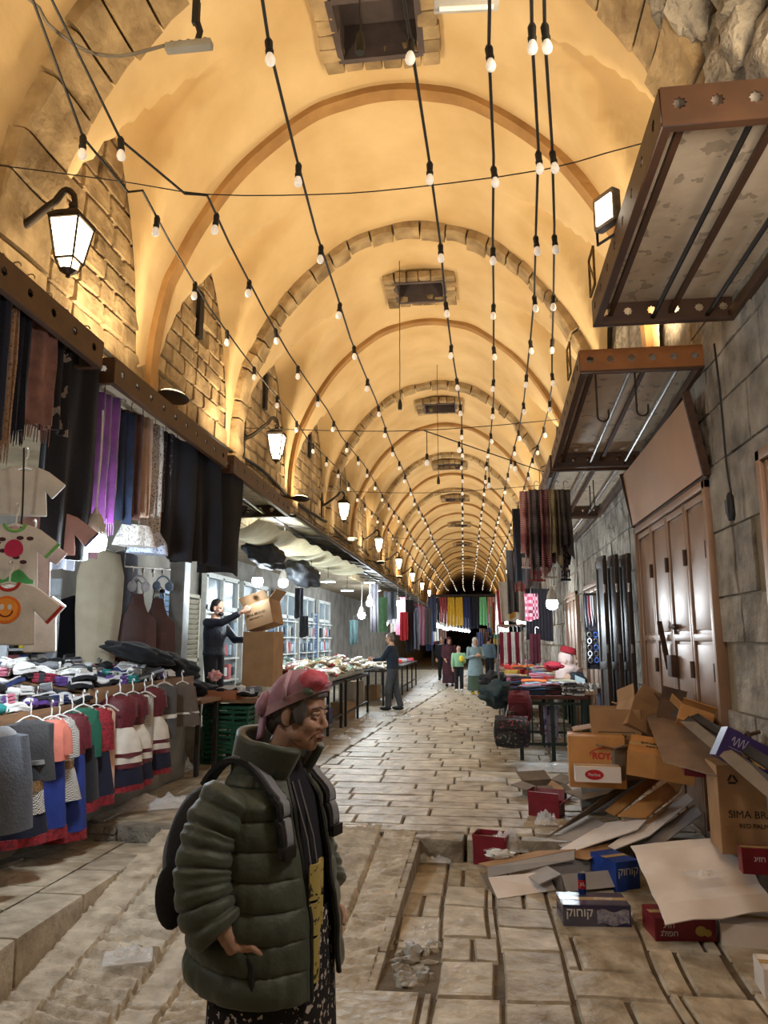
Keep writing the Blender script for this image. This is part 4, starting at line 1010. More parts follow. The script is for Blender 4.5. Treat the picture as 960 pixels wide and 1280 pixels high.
def hung(px, py, label, cat, parts, sleeve=None, name='hanging_dress', dirx=D1, X=SF + .12): return dress(label, cat, gpos(px, py, X), dirx, parts, GF, sleeve, name=name, hw=.22)
def sc(rings, k): return [(z, w * k, d * k) for z, w, d in rings]
hung(-6, 915, 'big grey fleece jacket with hanging sleeve at the left end of the stall', 'jacket', [('jacket_body', M_greyj, [(0, .06, .05), (-.03, .2, .09), (-.3, .24, .12), (-.62, .26, .12)]), ('collar', C(150, 152, 156), [(.03, .08, .06), (-.0, .12, .08), (-.05, .15, .09)])], (M_greyj, .55), 'hanging_jacket', X=SF + .3)
hung(38, 900, 'charcoal waistcoat with pocket hung third along the stall front', 'waistcoat', [('waistcoat_body', M_char, [(0, .05, .04), (-.03, .16, .08), (-.2, .17, .09), (-.42, .2, .1)]), ('pocket_flap', C(120, 118, 118), [(-.27, .13, .115), (-.3, .13, .118)])], None, 'hanging_waistcoat', X=SF + .22)
hung(22, 965, 'dark navy dress with gold waist and houndstooth panels at the left', 'dress', [('bodice', M_ink, [(.12, .1, .06), (-.06, .17, .1)]), ('gold_band', M_gold, [(-.06, .172, .102), (-.13, .18, .108)]), ('skirt', M_hound, [(-.13, .178, .106), (-.28, .2, .12)]), ('lower_skirt', M_nvy, [(-.28, .202, .12), (-.42, .22, .13)]), ('red_hem', M_redtr, [(-.42, .222, .132), (-.48, .225, .135)])], X=SF + .2)
hung(64, 900, 'coral knitted child cardigan between charcoal waistcoat and houndstooth dress', 'cardigan', [('body', M_coral, [(0, .05, .04), (-.03, .12, .07), (-.3, .14, .08)])], (M_coral, .26), 'hanging_cardigan', X=SF + .16)
hung(74, 898, 'houndstooth and burgundy child dress with gold band', 'dress', [('bodice', M_hound, [(0, .05, .04), (-.03, .12, .07), (-.32, .13, .08)]), ('gold_band', M_gold, [(-.32, .132, .082), (-.38, .138, .086)]), ('skirt', M_hound, [(-.38, .14, .086), (-.62, .2, .11)])], (M_hound, .3))
hung(62, 945, 'bright blue long dress with red embroidered hem, left one', 'dress', [('skirt', M_blue, [(.2, .08, .06), (-.1, .12, .08), (-.52, .16, .1)]), ('red_hem', M_redtr, [(-.52, .162, .102), (-.6, .168, .104)])])
hung(90, 892, 'burgundy top over bright blue long skirt with red hem', 'dress', [('bodice', M_burg, [(0, .05, .04), (-.03, .13, .07), (-.32, .12, .08)]), ('skirt', M_blue, [(-.32, .12, .08), (-.9, .17, .11)]), ('red_hem', M_redtr, [(-.9, .172, .112), (-.97, .175, .114)])], (M_burg, .28))
hung(104, 885, 'green sleeved black dress with red trimmed hem', 'dress', [('bodice', M_grn, [(0, .05, .04), (-.03, .13, .07), (-.3, .13, .08)]), ('skirt', M_ink, [(-.3, .13, .08), (-.74, .17, .11)]), ('red_hem', M_redtr, [(-.74, .172, .112), (-.82, .176, .114)])], (M_grn, .4))
hung(120, 885, 'red sparkling top with navy skirt beside the green sleeved dress', 'dress', [('bodice', M_redtr, [(0, .05, .04), (-.03, .14, .07), (-.36, .13, .08)]), ('skirt', M_nvy, [(-.36, .13, .08), (-.72, .19, .11)]), ('red_hem', M_redtr, [(-.72, .192, .112), (-.8, .196, .114)])], (M_redtr, .36))
hung(133, 885, 'pale peach slip hanging behind the red sparkling top', 'dress', [('skirt', C(214, 176, 156), [(0, .04, .03), (-.04, .08, .05), (-.8, .11, .07)])], None)
def folk(px, py, label, k=1):
    return hung(px, py, label, 'dress', [('bodice', M_burg, sc([(0, .05, .04), (-.03, .16, .07), (-.14, .17, .08), (-.28, .13, .08)], k)), ('skirt', M_wsk, sc([(-.28, .13, .08), (-.38, .2, .12), (-.5, .22, .13)], k)), ('stripe', M_burg, sc([(-.5, .222, .132), (-.535, .226, .134)], k)), ('lower_skirt', M_wsk, sc([(-.535, .224, .132), (-.59, .23, .136)], k)), ('stripe', M_burg, sc([(-.59, .232, .138), (-.63, .236, .14)], k)), ('navy_hem', M_nvy, sc([(-.63, .236, .14), (-.78, .25, .15)], k)), ('red_hem', M_redtr, sc([(-.78, .252, .152), (-.83, .255, .154)], k))], (M_burg, .2))
folk(150, 870, 'burgundy bodice child dress with white striped skirt, nearer of the first pair')
folk(166, 868, 'burgundy bodice child dress with white striped skirt, tucked behind its nearer twin', .9)
folk(190, 860, 'burgundy and white striped child dress next to the grey waistcoats', .9)
hung(181, 868, 'narrow white dotted child dress between two burgundy dresses', 'dress', [('skirt', M_hound, [(0, .04, .03), (-.03, .09, .05), (-.62, .11, .07)])])
hung(205, 856, 'grey child waistcoat set with white tag', 'waistcoat', [('waistcoat_body', C(82, 82, 84), [(0, .05, .04), (-.03, .14, .07), (-.55, .15, .09)]), ('tag', M_white, [(-.3, .152, .092), (-.34, .153, .093)])], None, 'hanging_waistcoat')
hung(228, 855, 'brown grey child coat at the far end of the stall front', 'coat', [('coat_body', M_taupe, [(0, .05, .04), (-.03, .15, .08), (-.45, .22, .12)]), ('tag', M_white, [(-.3, .2, .112), (-.32, .2, .113)])], (M_taupe, .3), 'hanging_coat')
# plastic sheets on the ground by the stall
M_film = mat('clear_film', (.9, .92, .95), rough=.08, bump=.02, bscale=9, alpha=.28, spec=.9)
def film(name, label, c, w, d, h, seed, rz=0):
    t = MB(); t.sheet(lambda u, v: ((u - .5) * w, (v - .5) * d, .01 + h * max(0, .5 + noise.noise(V((u * 4, v * 4, seed))) + .6 * noise.noise(V((u * 11, v * 11, seed)))) * math.sin(PI * u) * math.sin(PI * v)), 22, 18, .003)
    o = t.build(name, M_film, None, 30); o.location = c; o.rotation_euler = (0, 0, rz); return tag(o, label, 'plastic film')
film('plastic_film', 'crumpled clear film lying on the pavement below the burgundy dresses', (-3.1, 7.2, .01), .9, .35, .12, 3, .5)
film('plastic_film', 'clear plastic bag crumpled beside the green crates', (-3.75, 9.2, .01), .4, .5, .25, 4)
film('plastic_film', 'white plastic sheet lying flat at the foot of the terrace step', (-2.3, 6.25, terz(6.2) + .005), .5, .3, .03, 9)
# black clothes heap
for k, (px, py, r, lb) in enumerate(((175, 822, (.42, .28, .1), 'black jacket heaped at the near side of the black clothes pile'), (212, 838, (.4, .3, .15), 'black hooded jacket on top of the black clothes pile'), (240, 864, (.36, .28, .12), 'black trousers at the right end of the black clothes pile'))):
    p = AX(px, py, -3.75); t = MB(); t.sphere((0, 0, 0), r, 40, 24, nz=.28); o = t.build('heaped_jacket', M_blackc, None, 60); o.location = p + V((0, 0, .04)); o.rotation_euler = (0, .25, rad(60)); tag(o, lb, 'jacket')
t = thing('jacket_pile_table', 'low table carrying the heap of black clothes', 'table', (-3.75, 9.1, 0)); mb = MB(); mb.box((0, 0, .86), (.9, .7, .04)); mb.build('table_top', M_wood, t)
for x in (-.4, .4):
    for y in (-.3, .3): mb = MB(); mb.box((x, y, .42), (.05, .05, .84)); mb.build('leg', M_dark, t)
# ---- second table with crates below
T2 = AY(232, 886, 9.65); 
t = thing('plank_table', 'plank table with wooden tray above the green crates', 'table', (-3.45, 9.9, 0)); mb = MB(); mb.box((0, 0, .815), (1.25, .75, .035)); mb.build('table_top', M_wood, t)
for x in (-.58, .58):
    for y in (-.32, .32): mb = MB(); mb.bar((x, y, .8), (x * 1.05, y, .0), .04); mb.build('leg', C(120, 116, 110), t)
t = thing('wooden_tray', 'orange brown shallow wooden box on the edge of the plank table', 'box', (-3.56, 9.7, .835)); m = mat('orange_wood', S(176, 104, 54), S(140, 78, 40), 4, .5, .002, 30, stretch=(1, 8, 8))
for n_, c, d in (('front', (0, -.18, .06), (.86, .02, .12)), ('back', (0, .18, .06), (.86, .02, .12)), ('side', (-.42, 0, .06), (.02, .34, .12)), ('side', (.42, 0, .06), (.02, .34, .12)), ('bottom', (0, 0, .01), (.84, .36, .02))): mb = MB(); mb.box(c, d); mb.build(n_ + '_board', m, t, bevel=.003)
M_crate = C(22, 92, 62, .45, .001)
for k in range(3):
    t = thing('plastic_crate', 'green slatted plastic crate under the plank table, %s of the stack' % ('lowest', 'middle', 'topmost')[k], 'crate', (-3.3, 9.85, .0 + .25 * k), 0, 'stacked green crates'); mb = MB()
    for z in (.03, .1, .17, .225):
        for s in (-1, 1): mb.box((0, s * .2, z), (.6, .015, .03 if z < .2 else .04)); mb.box((s * .3, 0, z), (.015, .4, .03 if z < .2 else .04))
    for x in (-.3, -.1, .1, .3):
        for s in (-1, 1): mb.box((x, s * .2, .12), (.025, .02, .24))
    for y in (-.1, .1, .2, -.2):
        for s in (-1, 1): mb.box((s * .3, y, .12), (.02, .025, .24))
    mb.build('lattice_sides', M_crate, t); mb = MB(); mb.box((0, 0, .015), (.6, .4, .02)); mb.build('base', M_crate, t)
for k in range(10): put_bundle(-3.75 + .09 * k + U(-.02, .02), 9.7 + U(-.08, .08), .87 + .05 * (k % 2), (0, 1, 2, 0, 1, 0, 2, 1, 0, 2)[k], (0, 1, 2)[k % 3], 'plank table', 0)
tag(C and (lambda m_: m_)(MB().sphere((0, 0, 0), (.09, .06, .07), 24, 16, nz=.6).build('scrunchie_bundle', mat('red_floral', S(196, 70, 70), S(230, 200, 196), 20, .8), None, 60)), 'red and white floral scrunchies on the black clothes', 'hair bands').location = AX(268, 845, -3.5)
# ================================================================ cardboard heap on the right
M_card = mat('cardboard', S(176, 138, 98), S(150, 114, 78), 5, .85, .001, 50)
M_cardd = mat('grey_cardboard', S(132, 116, 98), S(104, 92, 78), 5, .85, .001, 50)
M_cardo = mat('orange_cardboard', S(206, 150, 88), S(176, 122, 66), 5, .8, .001, 50)
M_cardw = mat('white_cardboard', S(238, 230, 224), S(216, 206, 198), 4, .7, .001, 40)
M_cardg = mat('pale_grey_cardboard', S(176, 174, 174), S(150, 148, 148), 4, .7, .001, 40)
M_navb = mat('navy_print', S(44, 42, 86), S(34, 32, 66), 6, .25, .001, 40, coat=.5)
M_red = mat('red_print', S(140, 30, 46), S(100, 18, 32), 6, .4, .001, 40)
M_bluep = mat('blue_print', S(34, 74, 160), S(24, 50, 120), 6, .35, .001, 40)
M_ink1 = C(40, 30, 24, .8, 0); M_inkw = C(226, 224, 222, .5, 0); M_inkr = C(196, 30, 40, .5, 0)
GB = 'flattened cardboard in the heap'
def board(label, pts, m, t=.008, crease=None, name='cardboard_sheet', group=GB):
    P = [AZ(*p) for p in pts]
    for p in P: p.x = min(p.x, 1.78)
    c = sum(P, V()) / len(P); n = (P[1] - P[0]).cross(P[-1] - P[0]).normalized()
    if n.z < 0: n = -n
    nv = len(P); mb = MB(); vs = [p - c + n * t / 2 for p in P] + [p - c - n * t / 2 for p in P]
    mb.add(vs, [tuple(range(nv)), tuple(range(2 * nv - 1, nv - 1, -1))] + [(k, nv + k, nv + (k + 1) % nv, (k + 1) % nv) for k in range(nv)])
    o = mb.build(name, m, None, 20); o.location = c; tag(o, label, 'cardboard', group); return o
def foldsheet(label, corners, m, nfold, seed, t=.007, rise=.02):
    """a corrugated sheet with fold creases; corners = far-left, far-right, near-right, near-left"""
    P = [AZ(*p) for p in corners]; c = sum(P, V()) / 4; mb = MB()
    def f(u, v):
        p = P[0].lerp(P[1], u).lerp(P[3].lerp(P[2], u), v) - c
        k = (v * nfold) % 1.0; kk = (u * 2) % 1
        return p + V((0, 0, rise * (abs(k - .5) * -2 + 1) + .5 * rise * (1 - abs(kk * 2 - 1)) + .012 * noise.noise(V((u * 3, v * 3, seed)))))
    mb.sheet(f, 24, 24, t); o = mb.build('cardboard_sheet', m, None, 14); o.location = c; tag(o, label, 'cardboard', GB); return o
def carton(label, pos, rz, w, d, h, m, flaps=None, rot=None, closed=True, name='carton', group=None, t=.008):
    """box standing at pos (front bottom middle); flaps = angles of the four top flaps when open"""
    o = thing(name, label, 'box', pos, rz, group, rot=rot)
    mb = MB()
    for c, s in (((0, 0, h / 2), (w, t, h)), ((0, d, h / 2), (w, t, h)), ((-w / 2, d / 2, h / 2), (t, d, h)), ((w / 2, d / 2, h / 2), (t, d, h)), ((0, d / 2, t / 2), (w, d, t))): mb.box(c, s)
    if closed: mb.box((0, d / 4, h - t / 2), (w, d / 2 - .003, t)); mb.box((0, d * .75, h - t / 2), (w, d / 2 - .003, t))
    mb.build('box_body', m, o, 20)
    if closed:
        mb = MB(); mb.box((0, d / 2, h + .001), (w + .002, .05, .002)); mb.build('tape', mat('packing_tape', S(190, 160, 110), rough=.2) if not D.materials.get('packing_tape') else D.materials['packing_tape'], o)
    else:
        for k, a in enumerate(flaps or (-.5, .6, -.4, .3)):
            mb = MB(); L = d / 2 if k < 2 else w * .4; ca, sa = math.cos(a), math.sin(a)
            if k == 0: mb.quad((-w / 2, 0, h), (w / 2, 0, h), (w / 2, -L * ca, h + L * sa), (-w / 2, -L * ca, h + L * sa), t)
            if k == 1: mb.quad((-w / 2, d, h), (w / 2, d, h), (w / 2, d + L * ca, h + L * sa), (-w / 2, d + L * ca, h + L * sa), t)
            if k == 2: mb.quad((-w / 2, 0, h), (-w / 2, d, h), (-w / 2 - L * ca, d, h + L * sa), (-w / 2 - L * ca, 0, h + L * sa), t)
            if k == 3: mb.quad((w / 2, 0, h), (w / 2, d, h), (w / 2 + L * ca, d, h + L * sa), (w / 2 + L * ca, 0, h + L * sa), t)
            mb.build('flap', m, o, 20)
    return o
def ftext(o, s, size, m, x=0, z=.1, y=-.005, bold=0): return text(s, size, m, o, (x, y, z), (1, 0, 0), (0, 0, 1), bold=bold)
# low tray boxes at the left foot of the heap
o = thing('carton_tray', 'long grey white flattened tray box at the left foot of the heap', 'box', AZ(660, 1092, -.15)); c = o.location
mb = MB(); mb.quad(AZ(609, 1084, -.08) - c, AZ(718, 1063, -.0) - c, AZ(718, 1075, -.04) - c, AZ(610, 1097, -.14) - c, .008); mb.build('front_panel', M_cardg, o)
mb = MB(); mb.quad(AZ(598, 1080, -.1) - c, AZ(672, 1064, -.05) - c, AZ(720, 1062, .0) - c, AZ(610, 1084, -.08) - c, .008); mb.build('brown_panel', M_card, o)
mb = MB(); mb.quad(AZ(610, 1097, -.14) - c, AZ(685, 1090, -.1) - c, AZ(694, 1113, -.19) - c, AZ(622, 1124, -.192) - c, .008); mb.build('white_flap', M_cardw, o)
mb = MB(); mb.quad(AZ(600, 1090, -.13) - c, AZ(610, 1097, -.14) - c, AZ(622, 1124, -.192) - c, AZ(610, 1108, -.192) - c, .008); mb.build('end_flap', M_cardd, o)
o = carton('grey white open tray box with black lettering behind the energy can', AZ(738, 1112, -.195), rad(22), .46, .24, .12, M_cardg, closed=False, flaps=(-.9, .2, -.3, -.3), name='carton_tray'); ftext(o, 'Vol', .06, M_ink1, .14, .08)
o = carton('bright blue drink carton under the white boards', AZ(786, 1113, -.195), rad(28), .2, .3, .2, M_bluep, name='drink_carton'); ftext(o, 'קוחוק', .075, M_inkw, 0, .13)
o = carton('navy shrink-wrapped drink carton in front of the heap', AZ(747, 1159, -.197), rad(4), .42, .24, .13, M_navb, name='drink_carton')
ftext(o, 'קוחוק', .07, M_inkw, -.11, .085, bold=.001); text('קוחוק', .05, M_inkw, o, (.07, .12, .1315), (1, 0, 0), (0, 1, 0))
mb = MB(); mb.sheet(lambda u, v: (lerp(.0, .2, u), -.006, lerp(.02, .1, v) + .01 * math.sin(u * 9)), 10, 6, .002); mb.build('glass_print', mat('drink_print', S(190, 190, 200), S(60, 60, 110), 40, .4), o)
mb = MB(); mb.box((0, .12, .066), (.428, .248, .136), j=.002); mb.build('shrink_wrap', mat('shrink_wrap', (.9, .92, .95), rough=.06, bump=.01, bscale=14, alpha=.07, spec=.9), o, 30)
t = thing('drink_can', 'blue and red energy drink can standing on the navy carton', 'can', AZ(728, 1117, -.064)); mb = MB(); mb.lathe([(.02, 0), (.0265, .008), (.0265, .118), (.022, .13), (.022, .134), (0, .13)], n=24); mb.build('can_body', mat('can_blue', S(40, 70, 150), rough=.25, metal=.7), t, 40)
mb = MB(); mb.lathe([(.0268, .035), (.0268, .09)], n=24); mb.build('red_band', mat('can_red', S(180, 40, 50), rough=.25, metal=.6), t, 40); mb = MB(); mb.lathe([(.023, .13), (.023, .136), (.02, .135), (.0, .133)], n=24); mb.build('lid', M_steel, t, 40)
text('XL', .03, M_inkw, t, (0, -.0275, .065), (1, 0, 0), (0, 0, 1))
# boards slanting over them
board('long grey board along the upper left edge of the heap', [(683, 1047, .0), (735, 1018, .1), (816, 965, .42), (804, 961, .45)], M_cardd)
board('grey panel lying low at the left of the heap', [(685, 1047, -.02), (731, 1018, .08), (757, 1030, .08), (703, 1060, -.03)], M_cardg)
board('white panel left of the orange cartons', [(700, 1062, -.03), (756, 1029, .08), (812, 1021, .17), (797, 1037, .12), (718, 1064, -.02)], M_cardw)
board('dark grey board beneath the orange cartons', [(733, 1016, .1), (810, 964, .4), (838, 965, .4), (757, 1018, .11)], mat('dark_cardboard', S(104, 98, 94), S(78, 72, 70), 5, .8))
board('narrower orange brown flattened carton, left of two', [(756, 1014, .14), (814, 970, .42), (838, 964, .44), (769, 1020, .13)], M_cardo, .014)
board('wider orange brown flattened carton, right of two', [(772, 1020, .16), (866, 961, .5), (884, 963, .49), (848, 990, .33), (808, 1022, .18)], M_cardo, .016)
board('brown carton edge below the wider orange one', [(775, 1026, .12), (810, 1024, .16), (850, 994, .3), (868, 982, .36), (812, 1031, .12)], M_card, .012)
board('long white board in the middle of the heap', [(760, 1058, .02), (868, 992, .28), (882, 1001, .26), (812, 1045, .1), (769, 1062, .01)], M_cardw)
board('pale grey board under the long white one', [(790, 1060, .0), (881, 1006, .23), (884, 1018, .2), (827, 1056, .03)], M_cardg)
board('small brown board between the tray boxes', [(718, 1064, -.02), (760, 1055, .01), (766, 1060, .0), (735, 1075, -.04), (716, 1072, -.05)], M_card)
# the big white sheet on its supports
o = carton('red snack carton with white lettering under the big white sheet', AZ(858, 1177, -.197), rad(6), .36, .24, .13, M_red, name='snack_carton'); ftext(o, 'גלופח', .045, M_inkw, -.1, .045); ftext(o, 'גיזח', .045, M_inkw, -.1, .09)
mb = MB(); mb.sphere((.09, -.005, .06), (.035, .006, .03), 12, 8); mb.sphere((.13, -.005, .05), (.025, .006, .022), 12, 8); mb.build('snack_print', C(206, 180, 90, .5), o)
o = carton('flat white carton at the right under the big white sheet', AZ(945, 1187, -.197), rad(-8), .36, .3, .13, M_cardw, name='carton')
o = carton('white carton corner at the right edge of the photo', AZ(985, 1252, -.197), rad(-5), .2, .2, .14, M_cardw)
W1 = foldsheet('big white creased cardboard sheet lying over the red carton', [(788, 1058, .14), (915, 1047, .22), (970, 1140, .0), (832, 1156, -.02)], M_cardw, 3, 4)
film('plastic_film', 'clear film scrap lying on the big white sheet', AZ(880, 1095, .13), .22, .16, .02, 12, .3)
# big cartons
o = carton('large upright brown carton printed SIMA BRAND at the right edge', AY(957, 1070, 5.4), rad(-3), .52, .3, .56, M_card)
ftext(o, 'SIMA BRAND', .066, M_ink1, -.02, .25); ftext(o, 'RED PALM OIL', .04, M_ink1, -.02, .18)
mb = MB(); M_ = frame((1, 0, 0), (0, 0, 1)); T = [(-.17 + .04 * math.cos(a), .47 + .04 * math.sin(a)) for a in (PI / 2 + 2 * PI * k / 3 for k in range(3))]
for k in range(3): a, b = T[k], T[(k + 1) % 3]; mb.bar((lerp(a[0], b[0], .12), -.006, lerp(a[1], b[1], .12)), (lerp(a[0], b[0], .8), -.006, lerp(a[1], b[1], .8)), .012, .003, V((0, 1, 0)))
mb.build('recycling_mark', M_ink1, o)
mb = MB()
for a, b in (((-.02, .5), (.1, .5)), ((-.02, .44), (.1, .44)), ((-.02, .44), (-.02, .5)), ((.1, .44), (.1, .5)), ((0, .48), (.08, .48)), ((0, .46), (.08, .46))): mb.bar((a[0], -.006, a[1]), (b[0], -.006, b[1]), .004, .002, V((0, 1, 0)))
mb.build('printed_frame', M_ink1, o)
o = carton('red carton behind the big white sheet below the upright brown carton', AY(962, 1094, 5.2), rad(-4), .3, .1, .15, M_red, name='snack_carton'); ftext(o, 'גיזח', .045, M_inkw, -.05, .09)
o = carton('brown carton printed SIMA BRAND lying tilted on top of the heap', AY(825, 975, 6.35), 0, .5, .36, .2, M_cardo, rot=(rad(14), rad(6), rad(-16)))
text('SIMA BRAND', .058, M_ink1, o, (0, .2, .203), (1, 0, 0), (0, 1, 0)); text('RED PALM OIL', .038, M_ink1, o, (0, .135, .203), (1, 0, 0), (0, 1, 0))
o = carton('brown carton printed upside down, stacked left of the heap', AY(772, 946, 7.0), rad(-6), .42, .34, .24, M_card, closed=False, flaps=(1.5, 1.35, -.2, 1.5)); text('FRAGILE', .045, M_ink1, o, (0, -.005, .18), (-1, 0, 0), (0, 0, -1)); text('בגיר', .06, M_ink1, o, (.02, -.005, .06), (-1, 0, 0), (0, 0, -1))
mb = MB()
for a, b in (((-.15, .21), (.15, .21)), ((-.15, .1), (-.15, .21)), ((.15, .1), (.15, .21)), ((-.12, .14), (.12, .14)), ((-.1, .12), (.1, .12))): mb.bar((a[0], -.006, a[1]), (b[0], -.006, b[1]), .005, .002, V((0, 1, 0)))
mb.build('printed_frame', M_ink1, o)
o = carton('pale grey plastic box behind the stacked brown carton', V((AY(745, 935, 7.5).x, 7.5, .0)), rad(-4), .3, .3, .66, C(150, 152, 150, .5), name='plastic_box')
o = carton('brown carton lettered ROYAL at the left of the heap', AY(748, 985, 6.75), rad(-5), .46, .34, .42, M_cardo); ftext(o, 'ROYAL', .075, M_inkr, .08, .26, bold=.002)
mb = MB(); mb.tube([(.08 + .14 * math.cos(a), -.006, .27 + .06 * math.sin(a)) for a in (PI * k / 12 for k in range(13))], .004, 5); mb.build('printed_arch', M_inkr, o)
o = carton('small white carton with red oval logo in front of the ROYAL carton', AY(748, 978, 6.55), rad(-4), .36, .16, .12, M_cardw); mb = MB(); mb.prism([(-.03 + .075 * math.cos(a), .06 + .04 * math.sin(a)) for a in (2 * PI * k / 24 for k in range(24))], .003, M_, (0, -.006, 0)); mb.build('oval_logo', M_inkr, o); ftext(o, 'Perlina', .035, M_inkw, -.03, .06, -.009)
carton('brown carton tipped on its side by the ROYAL carton', AY(790, 975, 6.75), rad(20), .3, .28, .26, M_cardd, closed=False, flaps=(.3, -.5, .2, .4))
o = carton('crumpled open brown carton at the left end of the heap', AZ(690, 1000, .0), rad(25), .34, .3, .14, M_cardd, closed=False, flaps=(-.3, .5, -.2, .4))
board('torn brown cardboard scrap leaning on the crumpled carton', [(672, 998, .0), (690, 975, .18), (705, 985, .16), (700, 1005, .02)], M_card)
board('grey brown flap lying on the crumpled carton', [(705, 990, .16), (775, 975, .24), (790, 985, .24), (730, 1000, .15)], M_cardd)
# long leaning boards and the things on top
def boardY(label, pts, m, t=.008):
    P = [AX(*p) for p in pts]
    for p in P: p.x = min(p.x, 1.78)
    c = sum(P, V()) / len(P); n = (P[1] - P[0]).cross(P[-1] - P[0]).normalized(); nv = len(P); mb = MB()
    mb.add([p - c + n * t / 2 for p in P] + [p - c - n * t / 2 for p in P], [tuple(range(nv)), tuple(range(2 * nv - 1, nv - 1, -1))] + [(k, nv + k, nv + (k + 1) % nv, (k + 1) % nv) for k in range(nv)])
    o = mb.build('cardboard_sheet', m, None, 20); o.location = c; return tag(o, label, 'cardboard', GB)
boardY('large grey brown panel leaning on the doors above the SIMA BRAND cartons', [(803, 884, 1.5), (832, 894, 1.66), (912, 942, 1.78), (918, 958, 1.74), (895, 970, 1.56), (830, 952, 1.34)], mat('stained_cardboard', S(150, 122, 98), S(112, 92, 76), 4, .85), .012)
boardY('long dark board behind the leaning panel', [(838, 892, 1.6), (850, 887, 1.66), (972, 978, 1.6), (966, 996, 1.55)], mat('dark_cardboard2', S(62, 52, 46), S(42, 36, 32), 5, .85), .02)
boardY('second long dark board, higher on the leaning stack', [(856, 892, 1.66), (868, 890, 1.72), (985, 962, 1.7), (980, 975, 1.66)], mat('dark_cardboard3', S(54, 48, 44), S(38, 34, 32), 5, .85), .02)
boardY('brown board under the purple carton', [(850, 902, 1.55), (870, 903, 1.6), (985, 992, 1.6), (965, 1002, 1.5)], M_cardd, .012)
carton('open pale brown carton tipped at the top left of the heap', AY(803, 914, 6.95), 0, .3, .28, .26, M_card, closed=False, flaps=(.9, .3, 1.2, .2), rot=(rad(-18), rad(28), rad(14)))
carton('dark brown open carton lying against the doors', AX(836, 905, 1.62), 0, .2, .24, .22, mat('dark_carton', S(110, 84, 62), S(80, 60, 46), 5, .85), closed=False, flaps=(.7, .2, .5, .2), rot=(rad(-30), rad(14), rad(-12)))
carton('tan open carton lying against the foot of the brown doors', AX(868, 905, 1.68), 0, .25, .2, .13, M_cardo, closed=False, flaps=(.2, -.2, .5, .3), rot=(rad(-20), rad(18), rad(-14)))
o = carton('purple snack carton with gold print sliding down the leaning boards', AX(930, 962, 1.66), 0, .36, .16, .2, mat('purple_print', S(62, 44, 110), S(44, 32, 84), 6, .4), rot=(rad(-8), rad(28), rad(-6)), name='snack_carton')
mb = MB()
for k in range(5): mb.sphere((-.02 + .035 * k + U(-.01, .01), -.006, .08 + U(-.02, .02)), (.025, .005, .02), 10, 6)
mb.build('snack_print', C(214, 180, 110, .5), o); mb = MB(); mb.tube([(-.13 + .004 * q, -.006, .13 + .03 * math.sin(q * .9) + .0006 * q) for q in range(24)], .003, 5); mb.tube([(-.135, -.006, .085), (-.03, -.006, .09)], .002, 5); mb.build('script_print', C(170, 164, 190, .5, 0), o)
o = carton('small red snack carton lying beside the leaning panel', AY(880, 972, 5.9), 0, .26, .16, .12, M_red, rot=(rad(4), rad(4), rad(-8)), name='snack_carton')
mb = MB(); mb.sphere((.06, -.006, .06), (.03, .005, .03), 12, 6); mb.build('snack_print', C(220, 206, 170, .5), o)
# red trays and film at the left
o = carton('empty red tray carton with gold print at the foot of the step', AZ(612, 1083, -.195), rad(-14), .26, .2, .13, M_red, closed=False, flaps=(1.55, 1.55, 1.5, 1.5), name='carton_tray'); ftext(o, 'halva', .05, C(170, 120, 80), .02, .07)
o = carton('red and blue open carton on the paving near the crumpled carton', AZ(680, 1022, .0), rad(-20), .28, .2, .12, M_red, closed=False, flaps=(1.5, 1.2, 1.5, .6), name='carton_tray')
film('plastic_film', 'crumpled clear film on top of the empty red tray', AZ(632, 1060, -.08), .36, .3, .16, 21)
film('plastic_film', 'clear film sheet lying in the corner below the step', AZ(541, 1075, -.18), .3, .22, .06, 22)
film('plastic_film', 'crumpled blue clear bag by the red and blue carton', AZ(683, 1030, .02), .2, .16, .14, 23)
film('plastic_film', 'grey plastic bag lying on the chiselled ramp', AZ(160, 1198, -.15), .26, .2, .06, 24, .4)
film('plastic_film', 'wide clear film spread under the clothes table', AZ(690, 960, .02), .9, .7, .06, 25)
film('plastic_film', 'thin clear film scrap on the street left of the heap', AZ(605, 975, .015), .5, .25, .03, 26)
film('plastic_film', 'clear scrap lying on the left side of the street', AZ(505, 898, .015), .45, .4, .05, 27)
tag(MB().sphere((0, 0, .0), (.1, .05, .035), 20, 12, nz=.6).build('tissue_paper', M_white, None, 60), 'crumpled white tissue beside the empty red tray', 'paper').location = AZ(625, 1068, -.05)
